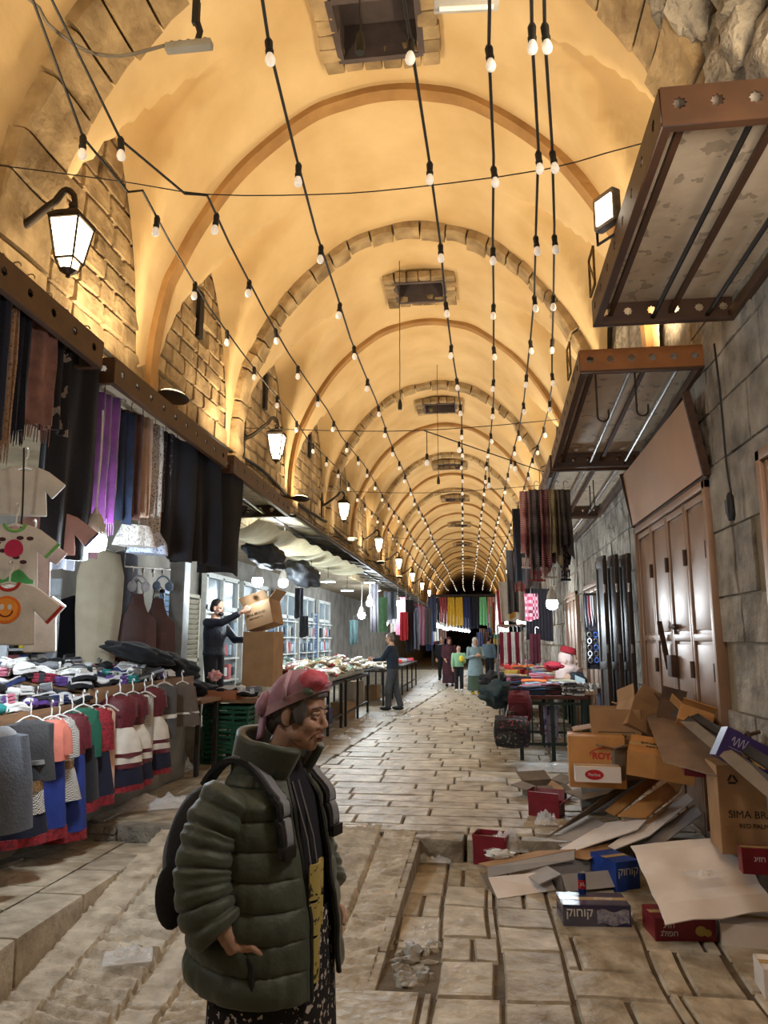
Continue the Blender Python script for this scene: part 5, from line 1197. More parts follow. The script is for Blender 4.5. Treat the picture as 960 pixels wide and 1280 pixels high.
# ================================================================ the clothes table on the right
t = thing('market_table', 'red brown plank table with green metal legs on the right', 'table', (.5, 10.45, 0))
mb = MB(); mb.box((.475, .75, .835), (.95, 1.5, .05)); mb.build('table_top', mat('red_brown_wood', S(104, 56, 44), S(76, 40, 32), 4, .6), t, bevel=.004)
M_gleg = C(32, 52, 44, .5, .001)
for x in (.05, .47, .9):
    for y in (.06, 1.42): mb = MB(); mb.box((x, y, .405), (.05, .05, .81)); mb.build('leg', M_gleg, t)
mb = MB()
for y in (.06, 1.42): mb.bar((.05, y, .22), (.9, y, .22), .035); mb.bar((.05, y, .75), (.9, y, .75), .035)
for x in (.05, .9): mb.bar((x, .06, .22), (x, 1.42, .22), .035)
for x in (.2, .33, .62, .76): mb.bar((x, .06, .22), (x, .06, .75), .02)
mb.build('stretcher', M_gleg, t)
def folded(name, label, p, w, d, n, cols, rz=0, group=None, cat='clothes', th=.028):
    """a stack: every folded piece is a thing of its own"""
    for k in range(n):
        mb = MB(); mb.sheet(lambda u, v: ((u - .5) * w, (v - .5) * d, .006 * math.sin(u * 6 + k) + .006 * noise.noise(V((u * 3, v * 3, k)))), 10, 8, th * .95)
        o = mb.build(name, cols[k % len(cols)], None, 60, bevel=.006, seg=2); o.location = V(p) + V((U(-.02, .02), U(-.02, .02), th * (k + .5) + .002)); o.rotation_euler = (0, 0, rz + U(-.12, .12))
        tag(o, label, cat, group or label)
CJ = C(40, 64, 100); CP = C(90, 40, 50); CGY = C(110, 108, 106); CWH = C(220, 216, 210); CBK = C(26, 26, 30); CPK = C(210, 120, 130); COR = C(226, 120, 60); CLB = C(170, 196, 214)
folded('folded_jeans', 'folded blue denim in the pile at the left of the clothes table', (.72, 10.62, .862), .34, .26, 4, [CJ, C(60, 66, 76)])
folded('folded_garment', 'folded dark garment in the middle pile on the clothes table', (.98, 10.65, .862), .26, .3, 5, [C(60, 44, 46), CP, CBK])
folded('folded_garment', 'folded black and white printed garment at the right of the clothes table', (1.26, 10.6, .862), .3, .28, 6, [mat('bw_print', S(206, 204, 200), None, 5, .7, pattern='flecks', pc=S(40, 40, 46), ps=24), CGY, mat('bw_print2', S(60, 58, 60), None, 5, .7, pattern='flecks', pc=S(214, 210, 206), ps=18)])
folded('folded_garment', 'folded light garment in the back row of the clothes table', (.8, 11.2, .862), .36, .3, 6, [CLB, COR, CWH, CPK])
folded('folded_garment', 'folded white and blue garment behind the dark pile', (1.18, 11.3, .862), .34, .3, 6, [CWH, CLB, C(190, 180, 150)])
folded('folded_garment', 'folded dark garment at the back left of the clothes table', (.62, 11.65, .862), .3, .3, 7, [CBK, C(70, 60, 90), C(90, 30, 40)])
# bags hung on the table side
def bag(label, p, m, w, d, h, rz, pocket):
    t = thing('backpack', label, 'backpack', p, rz); mb = MB(); mb.sphere((0, 0, 0), (w / 2, d / 2, h / 2), 24, 16)
    for i, v in enumerate(mb.v): 
        q = V((v.x / (w / 2), v.y / (d / 2), v.z / (h / 2))); mx = max(abs(q.x), abs(q.y), abs(q.z), 1e-6); k = lerp(1, .86 / mx * q.length if q.length else 1, .6); mb.v[i] = v * min(k, 1.25)
    mb.build('bag_body', m, t, 60); mb = MB(); mb.sphere((0, -d * .5, -h * .15), (w * .34, d * .22, h * .26), 18, 12); mb.build('front_pocket', pocket, t, 60)
    mb = MB(); mb.sheet(lambda u, v: ((u - .5) * w * .8, -d * .5 * math.sin(v * 1.4) - .012, h * .5 - v * h * .36), 10, 10, .015); mb.build('top_flap', m, t, 60)
    mb = MB(); mb.tube([(-.03, 0, h / 2), (-.03, 0, h / 2 + .05), (.03, 0, h / 2 + .05), (.03, 0, h / 2)], .01, 6); mb.build('handle', pocket, t)
    for s in (-1, 1): mb = MB(); mb.tube([(s * w * .25, d * .45, h * .4), (s * w * .3, d * .75, 0), (s * w * .25, d * .45, -h * .4)], .016, 6); mb.build('shoulder_strap', pocket, t)
    return t
bag('dark red backpack hanging on the left end of the clothes table', AY(650, 884, 10.2), C(104, 22, 36, .8, .004), .34, .2, .42, rad(-15), C(84, 18, 30, .8, .004))
bag('black floral backpack hanging low under the dark red one', AY(640, 916, 10.0), mat('floral_bag', S(30, 28, 34), None, 5, .7, pattern='flecks', pc=S(150, 70, 80), ps=26), .52, .26, .42, rad(-10), mat('floral_bag2', S(24, 24, 30), None, 5, .7, pattern='flecks', pc=S(110, 110, 90), ps=30))
t = thing('rope_bundle', 'bundle of white cords hanging over the left corner of the clothes table', 'cords', (.5, 10.4, .87)); mb = MB()
for k in range(9): a = U(-.14, .1); mb.tube([(a * .4, U(0, .1), .02), (a * .6 - .05, -.06, -.02), (a - .1, -.08, -.25), (a - .14 + U(-.04, .04), -.06, -.5 - U(0, .2))], .008, 6)
mb.build('cords', C(226, 220, 208), t)
t = thing('hanging_cloth', 'lilac patterned cloth hanging under the clothes table', 'cloth', AY(688, 882, 10.7)); mb = MB(); drape(mb, (-.1, 0, .0), (.1, 0, .0), .55, .8, 2, .03); mb.build('cloth', mat('lilac_print', S(180, 176, 206), None, 5, .8, pattern='flecks', pc=S(90, 80, 130), ps=16), t, 60)
t = thing('hanging_cloth', 'crimson cloth hanging under the clothes table', 'cloth', AY(677, 880, 10.75)); mb = MB(); drape(mb, (-.04, 0, .0), (.04, 0, .0), .4, .8, 1.5, .02); mb.build('cloth', CP, t, 60)
t = thing('fabric_box', 'navy fabric covered box standing on a brown base beside the clothes table', 'box', AY(764, 888, 9.9).to_tuple()[:2] + (0,)); mb = MB(); mb.box((0, 0, .25), (.34, .3, .5)); mb.build('base', M_cardd, t, bevel=.01); mb = MB(); mb.box((0, 0, .72), (.3, .28, .44)); mb.build('navy_cover', C(30, 30, 66, .8), t, bevel=.02); mb = MB(); mb.box((0, 0, .98), (.36, .32, .05)); mb.build('lid', M_rust, t)
t = thing('wooden_post', 'short brown wooden post at the front of the jewellery stall', 'post', (1.72, 9.9, 0)); mb = MB(); mb.box((0, 0, .5), (.1, .1, 1.0)); mb.build('post', M_wood, t, bevel=.006); mb = MB(); mb.box((0, 0, 1.02), (.16, .16, .05)); mb.build('cap', M_wood, t)
# head bust with scarf and red hat
p = AY(708, 842, 11.7); p.z = .868; t = thing('display_bust', 'display head wrapped in a pale pink scarf with a red hat', 'mannequin', p)
mb = MB(); mb.lathe([(.16, 0), (.2, .08), (.17, .2), (.08, .27), (.06, .33)], n=24); mb.sphere((0, 0, .43), (.085, .1, .125), 20, 14); mb.sphere((0, -.1, .42), (.015, .02, .022), 10, 8); fuse(mb, 'bust', C(196, 160, 136, .6, 0), t, .012, 3)
mb = MB(); mb.sphere((0, .02, .45), (.12, .125, .14), 24, 16, nz=.12); mb.sphere((0, .04, .28), (.2, .17, .1), 24, 12, nz=.2); mb.sphere((-.08, -.06, .2), (.1, .1, .16), 20, 12, nz=.2); fuse(mb, 'headscarf', C(226, 202, 196, .9, .004), t, .014, 2)
mb = MB(); mb.lathe([(.1, .0), (.125, .01), (.12, .07), (.1, .1), (.0, .105)], (.03, .0, .53), 24, Matrix.Rotation(.25, 3, 'Y')); mb.build('red_hat', C(150, 26, 40, .9, .004), t, 60)
mb = MB(); mb.sphere((.1, -.02, .1), (.2, .18, .16), 24, 14, nz=.25); mb.build('dark_jacket', C(34, 46, 56), t, 60)
mb = MB(); mb.sheet(lambda u, v: (lerp(.1, .24, u), -.2 - .02 * u, lerp(.22, .05, v) - .06 * u), 6, 6, .02); mb.build('pale_collar', C(190, 210, 214), t, 60)
t = thing('crimson_cloth', 'crimson knitted cloth on the table beside the display head', 'cloth', AY(692, 836, 11.2)); mb = MB(); mb.sphere((0, 0, .04), (.14, .1, .06), 20, 12, nz=.5); mb.build('cloth', C(150, 24, 44), t, 60)
# jewellery panels
def panel(label, px, w, h, Y, kind):
    p = AY(*px, Y); t = thing('jewellery_panel', label, 'jewellery display', p); mb = MB()
    for s in (-1, 1): mb.bar((s * w / 2, 0, -h / 2), (s * w / 2, 0, h / 2), .02); mb.bar((-w / 2, 0, s * h / 2), (w / 2, 0, s * h / 2), .02)
    for k in range(1, 6): mb.bar((-w / 2, 0, -h / 2 + h * k / 6), (w / 2, 0, -h / 2 + h * k / 6), .006)
    mb.build('wire_frame', M_black, t); mb = MB(); mb.box((0, .02, 0), (w, .01, h)); mb.build('backing', C(44, 42, 50), t)
    for k in range(12 if kind == 0 else 30):
        mb = MB()
        if kind == 0:
            x = -w / 2 + w * (k + .5) / 12; L = h * U(.6, .92); mb.tube([(x - .012, -.02, h * .45), (x - .014, -.025, h * .45 - L * .6), (x, -.03, h * .45 - L), (x + .014, -.025, h * .45 - L * .6), (x + .012, -.02, h * .45)], .007, 5); mb.build('necklace', [C(60, 60, 70, .3), C(150, 60, 70, .3), C(200, 200, 206, .25), C(110, 90, 70, .3)][k % 4], t)
        else:
            x = -w / 2 + w * ((k % 6) + .5) / 6; z = h * .4 - h * .85 * (k // 6) / 5; mb.tube([(x + .025 * math.cos(a), -.025 - .01 * math.cos(a), z + .035 * math.sin(a)) for a in (2 * PI * q / 12 for q in range(13))], .008, 5, False); mb.build('bracelet', [M_steel, C(60, 90, 170, .3), C(210, 210, 214, .25), C(80, 76, 80, .3)][k % 4], t)
    return t
panel('dark wire panel of necklaces above the bracelet panel', (753, 766), .5, .55, 11.0, 0)
panel('silvery bracelet panel below the necklace panel', (757, 812), .52, .52, 10.9, 1)
t = thing('evil_eye_hanging', 'blue and white glass eye charm hanging right of the necklaces', 'charm', AY(774, 748, 10.7)); mb = MB(); Mz = frame((1, 0, 0), (0, 0, 1))
for k, (z, r) in enumerate(((.12, .06), (0, .07))):
    for q, (rr_, c_) in enumerate(((r, (40, 60, 170)), (r * .62, (220, 226, 240)), (r * .36, (60, 110, 200)))): mb = MB(); mb.lathe([(rr_, -.004 - .004 * q), (rr_, .004 + .004 * q), (0, .005 + .004 * q)], (0, -.002, z), 20, Mz); mb.build('glass_eye', C(*c_, .2, 0), t)
mb = MB(); mb.tube([(0, 0, .4), (0, 0, -.07)], .004, 5); mb.build('cord', M_white, t); mb = MB(); drape(mb, (-.05, 0, -.07), (.05, 0, -.07), .4, 1.1, 2, .02); mb.build('tassel', C(190, 200, 226), t, 60)
for k, (px, c_) in enumerate(((788, (206, 206, 208)), (795, (150, 150, 156)), (802, (60, 58, 62)))):
    p = AY(px, 725, 10.2); t = thing('bead_chains', ('pale silver', 'grey', 'black')[k] + ' bead chains hanging in front of the arched doorway', 'chains', p, group='hanging bead chains'); mb = MB()
    for q in range(3):
        x = (q - 1) * .035
        for b in range(34): mb.sphere((x + .006 * math.sin(b + q), .01 * (q % 2), -.03 * b), (.014, .014, .017), 6, 4)
    mb.build('beads', C(*c_, .25, 0), t)
t = thing('goods_ledge', 'low wooden ledge of silver trinkets under the bracelet panel', 'table', (1.42, 10.95, 0)); mb = MB(); mb.box((.21, .3, .86), (.32, .7, .04)); mb.build('table_top', M_wood, t)
for x in (.09, .33):
    for y in (.02, .58): mb = MB(); mb.box((x, y, .42), (.05, .05, .84)); mb.build('leg', M_gleg, t)
for k in range(12):
    o = MB().lathe([(.03, 0), (.035, .01), (.015, .03), (.028, .06), (.01, .09), (.014, .1), (0, .115)], n=12).build('trinket', [M_steel, C(180, 176, 160, .25)][k % 2], None, 60); o.location = (1.52 + .05 * (k % 6), 10.98 + .16 * (k // 6), .882); tag(o, 'small silver trinket on the ledge below the bracelet panel', 'trinket', 'silver trinkets')
bulb_big(AY(690, 752, 10.6), 'bare round bulb glowing over the clothes table on the right', .085, 1.2, 75, ribbed=False)
# checked scarves on the third canopy
def hangY(pl, pr, yt, yb, Y, m, label, name='hanging_scarf', cat='scarf', group=None, folds=3, amp=.04, wb=1.0, tassel=None, face=(1, .25, 0), hem=.02, pinch=0):
    A, B = AY(pl, yt, Y), AY(pr, yt, Y); w = max(.06, (B - A).length); c = (A + B) / 2; L = A.z - AY((pl + pr) / 2, yb, Y).z
    t = thing(name, label, cat, c, 0, group); d = V(face).normalized(); mb = MB(); drape(mb, d * -w / 2, d * w / 2, L, wb, folds, amp, .014, R.random() * 9, pinch=pinch, hem=hem); mb.build('cloth', m, t, 60)
    mb = MB(); mb.tube([(0, 0, -.02), (0, 0, .08)] + [(.025 - .025 * math.cos(a), 0, .08 + .025 * math.sin(a)) for a in (PI * k / 6 for k in range(1, 7))], .005, 6); mb.build('hook', M_steel, t)
    if tassel:
        mb = MB(); 
        for k in range(10): q = d * (w * wb * (k / 9 - .5)); mb.tube([q + V((0, 0, -L + .03)), q + V((U(-.01, .01), 0, -L - .08))], [.008, .004], 5); mb.sphere(q + V((0, 0, -L - .09)), .014, 8, 6)
        mb.build('tassel', tassel, t)
    return t
def kef(name, a, b, ps=75): return mat(name, S(*a), S(*[int(v * .5) for v in a]), 4, .95, .004, 60, pattern='check', pc=S(*b), ps=ps, contrast=.08)
GK = 'checked scarves on the third right canopy'
hangY(650, 664, 614, 700, 9.2, kef('pink_check', (214, 186, 180), (150, 50, 60)), 'pale pink and red checked scarf at the left end of the checked scarves', group=GK, folds=2, amp=.05, hem=.09, tassel=C(220, 206, 196))
hangY(660, 676, 612, 716, 9.1, kef('grey_check', (150, 140, 140), (56, 50, 58)), 'grey and black checked scarf with red corner, second of the row', group=GK, folds=2, amp=.05, hem=.09, tassel=C(150, 60, 64), wb=1.15)
hangY(674, 690, 612, 712, 9.0, kef('wine_check', (176, 130, 130), (84, 24, 40)), 'wine red and grey checked scarf in the middle of the row', group=GK, folds=2, amp=.05, hem=.09, tassel=C(206, 196, 188), wb=1.1)
hangY(686, 700, 612, 700, 8.9, kef('olive_check', (170, 156, 120), (110, 96, 74)), 'olive beige checked scarf, fourth of the row', group=GK, folds=2, amp=.05, hem=.09, wb=1.1)
hangY(697, 712, 612, 690, 8.8, kef('dark_check', (120, 110, 100), (48, 44, 50)), 'dark grey checked scarf at the right end of the row', group=GK, folds=2, amp=.05, hem=.09, wb=1.15)
hangY(694, 716, 672, 715, 9.0, kef('navy_check', (150, 136, 124), (34, 32, 60), 30), 'navy and cream netted scarf with round tassels below the row', group=GK, folds=2, amp=.05, hem=.09, tassel=C(30, 32, 56), wb=.5)
hangY(640, 655, 636, 728, 11.2, M_ink, 'long black coat hanging left of the checked scarves', 'hanging_coat', 'coat', folds=1.5)
hangY(632, 646, 688, 766, 12.5, C(110, 112, 118), 'grey long garment hanging below the long black coat', 'hanging_garment', 'garment', folds=2)
hangY(642, 656, 690, 740, 12.3, C(190, 130, 130), 'dusty pink garment hanging behind the grey one', 'hanging_garment', 'garment', folds=2)
hangY(655, 672, 742, 775, 11.6, kef('pink_stripe', (206, 90, 120), (236, 190, 200), 20), 'pink striped cloth hanging on the stall rail', 'hanging_cloth', 'cloth')
hangY(656, 690, 736, 800, 12.2, C(50, 46, 54), 'dark bead curtain of prayer beads and belts behind the bulb', 'hanging_belts', 'belts', folds=8, amp=.02)
hangY(662, 676, 792, 828, 12.0, C(90, 30, 44), 'maroon garment on the rail left of the display head', 'hanging_garment', 'garment')
for k in range(6):
    hangY(624 + 5 * k, 629 + 5 * k, 790, 830, 12.6, [C(120, 24, 46), C(220, 212, 204)][k % 2], ('maroon', 'white')[k % 2] + ' blouse on the rail at the left end of the right stalls', 'hanging_blouse', 'blouse', ('maroon', 'white')[k % 2] + ' blouses on the rail', folds=1.5, amp=.02)
A, B = AY(622, 786, 12.6), AY(658, 786, 12.6); t = thing('garment_rail', 'chrome garment rail holding the maroon and white blouses', 'rail', A); mb = MB(); mb.tube([(0, 0, .06), B - A + V((0, 0, .06))], .012, 8); mb.build('rail', M_steel, t)
for q in (V((0, 0, 0)), B - A): mb = MB(); mb.tube([q + V((0, 0, .06)), V((q.x, q.y, -A.z))], .014, 8); mb.build('upright', M_steel, t)
for k, (px, py, r, lb) in enumerate(((625, 868, (.3, .3, .2), 'dark green clothes heaped on the ground side of the far clothes table'), (618, 850, (.25, .3, .14), 'black clothes heap at the street edge beyond the clothes table'))):
    o = MB().sphere((0, 0, 0), r, 30, 18, nz=.5).build('clothes_heap', [C(40, 56, 58), CBK][k], None, 60); o.location = AY(px, py, (12.2, 13.6)[k]); tag(o, lb, 'clothes')
# ================================================================ people
M_skin = mat('skin', S(192, 156, 138), S(172, 134, 116), 14, .5, .0006, 120)
M_skin2 = mat('skin_light', S(206, 160, 134), S(186, 138, 114), 14, .5, 0)
M_hairg = mat('grey_hair', S(116, 114, 118), S(70, 68, 70), 60, .7, .002, 200, stretch=(1, 1, .2))
M_hairk = mat('dark_hair', S(34, 28, 26), S(18, 14, 14), 60, .6, .002, 200)
def head_lumps(mb, o, yaw, k=1.0, pitch=0):
    """head centred at o facing +x rotated by yaw; adds skull, jaw, nose, lips, ears, neck"""
    Mh = Matrix.Rotation(yaw, 3, 'Z') @ Matrix.Rotation(pitch, 3, 'Y'); o = V(o)
    def T(p): return o + Mh @ (V(p) * k)
    def el(c, r, M2=None): mb.sphere(T(c), tuple(q * k for q in r), 20, 14, Mh @ M2 if M2 is not None else Mh)
    el((-.008, 0, .03), (.094, .074, .088)); el((.03, 0, -.03), (.056, .058, .085)); el((.04, 0, -.08), (.045, .045, .032)); el((.064, 0, -.1), (.02, .024, .016))
    mb.tube([T((.07, 0, .03)), T((.083, 0, .005)), T((.1, 0, -.022)), T((.106, 0, -.034))], [.012 * k, .0095 * k, .0115 * k, .012 * k], 10)
    for s in (-1, 1):
        el((.094, s * .011, -.037), (.011, .009, .008)); el((.056, s * .036, -.03), (.03, .026, .026)); el((.03, s * .045, -.065), (.035, .018, .022))
        mb.tube([T((.078, s * .012, .024)), T((.072, s * .034, .027)), T((.055, s * .055, .018))], [.009 * k, .0095 * k, .007 * k], 8)
        el((-.006, s * .076, -.012), (.019, .008, .031), Matrix.Rotation(.25 * s, 3, 'Z')); el((-.0, s * .074, -.036), (.01, .008, .01))
    el((.083, 0, -.063), (.014, .024, .007)); el((.081, 0, -.074), (.014, .021, .0075)); el((.07, 0, -.052), (.02, .026, .012))
    return T, Mh
def hand_lumps(mb, w, d, thumb, curl, k=1.0, down=V((0, 0, -1))):
    """palm and five bent fingers; w wrist, d pointing direction, thumb = side direction, curl = direction the fingers bend towards"""
    w, d, s, c = V(w), V(d).normalized(), V(thumb).normalized(), V(curl).normalized()
    M = frame(d, s); mb.sphere(w + d * .045 * k, (.05 * k, .04 * k, .016 * k), 14, 10, M)
    mb.tube([w - d * .02 * k, w + d * .03 * k], [.026 * k, .028 * k], 10)
    for q, (off, L) in enumerate(((.029, .07), (.01, .08), (-.01, .075), (-.028, .058))):
        b = w + d * .082 * k + s * off * k; L *= k
        p1 = b + d * L * .42 + c * L * .06; p2 = p1 + d * L * .28 + c * L * .2; p3 = p2 + d * L * .12 + c * L * .24
        mb.tube([b - d * .02 * k, b, p1, p2, p3], [.0095 * k, .0095 * k, .0088 * k, .008 * k, .006 * k], 8)
    b = w + d * .03 * k + s * .03 * k; mb.tube([b - s * .012 * k, b + s * .022 * k + d * .02 * k, b + s * .03 * k + d * .045 * k + c * .008 * k, b + s * .028 * k + d * .066 * k + c * .02 * k], [.013 * k, .011 * k, .01 * k, .007 * k], 8)
# ---------------------------------------------------------------- the woman in the quilted coat
WP = AY(338, 1050, 2.5); ZG = -.22; WR_ = rad(-20)
wo = thing('person', 'woman in a long green quilted coat and pink headscarf with a backpack, looking right', 'person', (WP.x, WP.y, ZG), WR_)
HC = V((.1, .0, 1.575)); HY = rad(8)
mb = MB(); T, Mh = head_lumps(mb, HC, HY, 1.0, rad(10))
mb.tube([HC + V((-.02, 0, -.06)), HC + V((-.065, -.005, -.15)), (.0, 0, 1.36), (-.03, 0, 1.3)], [.056, .056, .075, .1], 16)
mb.loft([[V((fx + d * math.cos(a), w * math.sin(a), z)) for a in (2 * PI * k / 20 for k in range(20))] for z, w, d, fx in ((1.4, .1, .08, -.02), (1.34, .15, .1, -.03), (1.2, .165, .12, -.01), (1.0, .165, .13, .0), (.85, .2, .15, 0), (.7, .18, .14, 0))])
for s in (-1, 1):
    mb.tube([(0, s * .09, .8), (.02, s * .1, .45), (.0, s * .1, .1)], [.09, .06, .042], 12); mb.sphere((.05, s * .1, .05), (.12, .045, .045), 14, 10)
ELR, WRR = V((-.075, -.262, 1.13)), V((.035, -.235, .945)); ELL, WRL = V((-.03, .26, 1.13)), V((.09, .22, .94))
for sh, e, w in (((-.03, -.15, 1.29), ELR, WRR), ((-.03, .15, 1.29), ELL, WRL)): mb.tube([V(sh), e, w], [.045, .042, .03], 12)
hand_lumps(mb, WRR, (.45, .28, -.85), (.8, .1, .5), (.0, .8, -.2)); hand_lumps(mb, WRL, (.45, -.3, -.85), (.8, -.1, .5), (.0, -.8, -.2))
body = fuse(mb, 'body', M_skin, wo, .0045, 5, .5)
# face details
for s in (-1, 1):
    mb = MB(); mb.sphere(T((.073, s * .031, .003)), .0125, 14, 10); e = mb.build('eye', C(206, 200, 196, .2, 0), wo, 180)
    mb = MB(); mb.sphere(T((.0805, s * .0315, .002)), (.0055, .006, .006), 10, 8); mb.build('iris', C(34, 24, 20, .2, 0), e, 180)
    mb = MB(); mb.tube([T((.08, s * .016, .004)), T((.0865, s * .03, .0125)), T((.076, s * .046, .004))], [.0035, .0048, .0035], 8); mb.tube([T((.08, s * .017, .0)), T((.0835, s * .031, -.0075)), T((.076, s * .045, .001))], [.0035, .0042, .0035], 6); mb.build('eyelid', M_skin, wo, 180)
    mb = MB(); mb.tube([T((.091, s * .012, .024)), T((.087, s * .032, .031)), T((.07, s * .053, .022))], [.002, .003, .0015], 6); mb.build('eyebrow', M_hairg, wo, 180)
mb = MB(); mb.sphere(T((.0965, 0, -.0655)), (.006, .022, .005), 14, 8, Mh); mb.sphere(T((.0945, 0, -.0755)), (.006, .019, .0055), 14, 8, Mh); mb.build('lips', C(126, 76, 72, .5, 0), wo, 180)
for s in (-1, 1): mb = MB(); mb.tube([T((.093, s * .017, -.045)), T((.082, s * .031, -.058)), T((.074, s * .034, -.074))], [.002, .003, .002], 6); mb.build('smile_crease', D.materials.get('skin_crease') or mat('skin_crease', S(150, 106, 86), rough=.6), wo, 180)
# hair at the temple and nape, then the scarf
mb = MB(); mb.sphere(T((-.02, 0, .018)), (.092, .08, .082), 24, 16, Mh, .04)
for s in (-1, 1): mb.sphere(T((.034, s * .064, .012)), (.026, .014, .046), 14, 10, Mh, .12)
mb.sphere(T((-.075, 0, -.05)), (.03, .05, .04), 14, 10, Mh, .1); mb.tube([T((.02, -.07, .05)), T((.062, -.05, .062)), T((.084, 0, .068)), T((.062, .05, .062)), T((.02, .07, .05))], .012, 8)
fuse(mb, 'hair', M_hairg, wo, .006, 2)
M_scarf = mat('pink_headscarf', S(184, 146, 170), S(152, 116, 142), 9, .85, .004, 30)
M_rose = mat('rose_print', S(206, 64, 96), S(226, 130, 150), 26, .85, .004, 60)
M_band = C(206, 172, 192, .85, .003)
mb = MB(); nu, nv = 40, 18; rings = []
for j in range(nv + 1):
    v = j / nv; ring = []
    for i in range(nu):
        a = 2 * PI * i / nu; t = .03 + v * PI * .5
        # brim plane tilts: high at the forehead, low at the nape
        p = V((math.sin(t) * math.cos(a) * .107, math.sin(t) * math.sin(a) * .091, math.cos(t) * .112))
        zb = .014 + .062 * math.cos(a); p.z = lerp(.112, zb, v ** 1.7) if v > 0 else .112
        k = 1 + .02 * math.sin(7 * a + 3 * v) * v + .03 * noise.noise(V((math.cos(a) * 2, math.sin(a) * 2, v * 3)))
        ring.append(T((-.012 + p.x * k, p.y * k, .02 + p.z)))
    rings.append(ring)
rings.append([T((-.012 + .098 * math.cos(2 * PI * i / nu), .08 * math.sin(2 * PI * i / nu),   .034 + .062 * math.cos(2 * PI * i / nu))) for i in range(nu)])
mb.loft(rings); sc_ = mb.build('headscarf', M_scarf, wo, 180)
mb = MB(); mb.sheet(lambda u, v: T((-.012 + (.1055 - .006 * v) * math.cos(2 * PI * u), (.0945 - .006 * v) * math.sin(2 * PI * u), .046 + .066 * math.cos(2 * PI * u) - .03 * v)), 40, 4, .006); mb.build('scarf_band', M_band, sc_, 60)
mb = MB(); mb.sphere(T((.058, -.052, .112)), (.046, .04, .034), 18, 12, Mh, .25); mb.build('rose_patch', M_rose, sc_, 180)
mb = MB(); mb.sphere(T((.058, -.08, .078)), (.022, .01, .012), 12, 8, Mh, .3); mb.build('leaf_print', C(120, 140, 128), sc_, 180)
mb = MB(); mb.tube([T((-.03, -.05, .125)), T((-.02, -.09, .08)), T((-.012, -.1, .04))], [.007, .008, .008], 8); mb.build('scarf_seam', M_band, sc_, 180)
mb = MB(); mb.sphere(T((-.1, -.03, .0)), (.035, .05, .045), 16, 12, Mh, .2); mb.sheet(lambda u, v: T((-.085 - .03 * u, -.06 + .03 * u, .01 - .11 * v - .02 * u)), 6, 8, .01); mb.build('scarf_tail', M_scarf, sc_, 180)
# quilted coat
M_coat = mat('green_quilted_nylon', S(74, 84, 74), S(60, 70, 62), 5, .55, .004, 34, sheen=.2)
M_coatin = C(30, 34, 34, .6)
def baffle(z, n=12.3, z0=.775): return abs(math.sin(PI * (z - z0) * n)) ** .38
def coat(u, v):
    z = lerp(1.385, .775, v)
    tt = 1 - v
    w = lerp(.235, .195, min(1, max(0, (z - 1.0) / .38))) if z > 1.0 else lerp(.25, .235, (z - .66) / .34)
    d = lerp(.2, .14, min(1, max(0, (z - 1.0) / .38))) if z > 1.0 else lerp(.215, .2, (z - .66) / .34)
    if z > 1.3: k = (z - 1.3) / .085; w *= 1 - .38 * k; d *= 1 - .25 * k
    a0 = lerp(.42, .3, min(1, v * 1.5)) + (.1 * max(0, v - .6)); a = lerp(a0, 2 * PI - a0, u)
    edge = min(1, min(u, 1 - u) * 14)
    b = (baffle(z) - .6) * .026 * edge; wr = .008 * noise.noise(V((a * 4, z * 14, 2))) + .006 * noise.noise(V((a * 16, z * 9, 7)))
    r = 1 + (b + wr) / .25
    return V((-.01 + .03 * v * math.cos(a) + d * math.cos(a) * r, w * math.sin(a) * r, z + .012 * math.sin(a * 2) * v))
mb = MB(); mb.sheet(coat, 110, 120, .014); jk = mb.build('quilted_coat', M_coat, wo, 180)
def sleeve(sh, e, w, sg):
    P = []; sh, e, w = V(sh), V(e), V(w); n = 84; pts = []; rr_ = []
    for k in range(n + 1):
        t = k / n; p = (1 - t) ** 2 * sh + 2 * t * (1 - t) * (e + (e - (sh + w) / 2) * .6) + t * t * w; pts.append(p)
        ridge = abs(math.sin(PI * t * 8)) ** .4
        rr_.append(lerp(.088, .084, t) * (1 if t > .05 else .75 + 5 * t) + .013 * (ridge - .6) + .006 * noise.noise(V((t * 22, sg, 3))))
    m2 = MB(); m2.tube(pts, rr_, 26)
    for i, v in enumerate(m2.v): m2.v[i] = v + V((0, 0, .007 * noise.noise(v * 17))) + V((.008 * noise.noise(v * 11 + V((5, 0, 0))), .006 * noise.noise(v * 14), 0))
    return m2
s1 = sleeve((-.035, -.155, 1.335), ELR, WRR + V((-.035, -.01, .02)), 1).build('sleeve', M_coat, jk, 180)
sleeve((-.035, .155, 1.335), ELL, WRL + V((-.03, .01, .02)), 2).build('sleeve', M_coat, jk, 180)
def collar(u, v):
    a = lerp(.5, 2 * PI - .5, u); z = 1.345 + .14 * v - .03 * math.cos(a) * v; r = lerp(1.0, 1.12, v) + .06 * math.sin(PI * v)
    return V((-.02 + .035 * v + .1 * r * math.cos(a) + (.035 * v if math.cos(a) > 0 else 0), .1 * r * math.sin(a) * 1.12, z))
mb = MB(); mb.sheet(collar, 50, 14, .028); mb.build('collar', M_coat, jk, 180)
for s in (.32, 2 * PI - .32):       # zip edges down the opening
    mb = MB(); mb.tube([coat(0 if s < 3 else 1, k / 30) + V((.004, 0, 0)) for k in range(31)], .008, 6); mb.build('zip_edge', M_coatin, jk)
mb = MB(); mb.tube([V((.07, -.222, .93)), V((.1, -.218, .88)), V((.105, -.222, .82))], [.01, .014, .008], 8); mb.build('pocket_opening', M_coatin, jk)
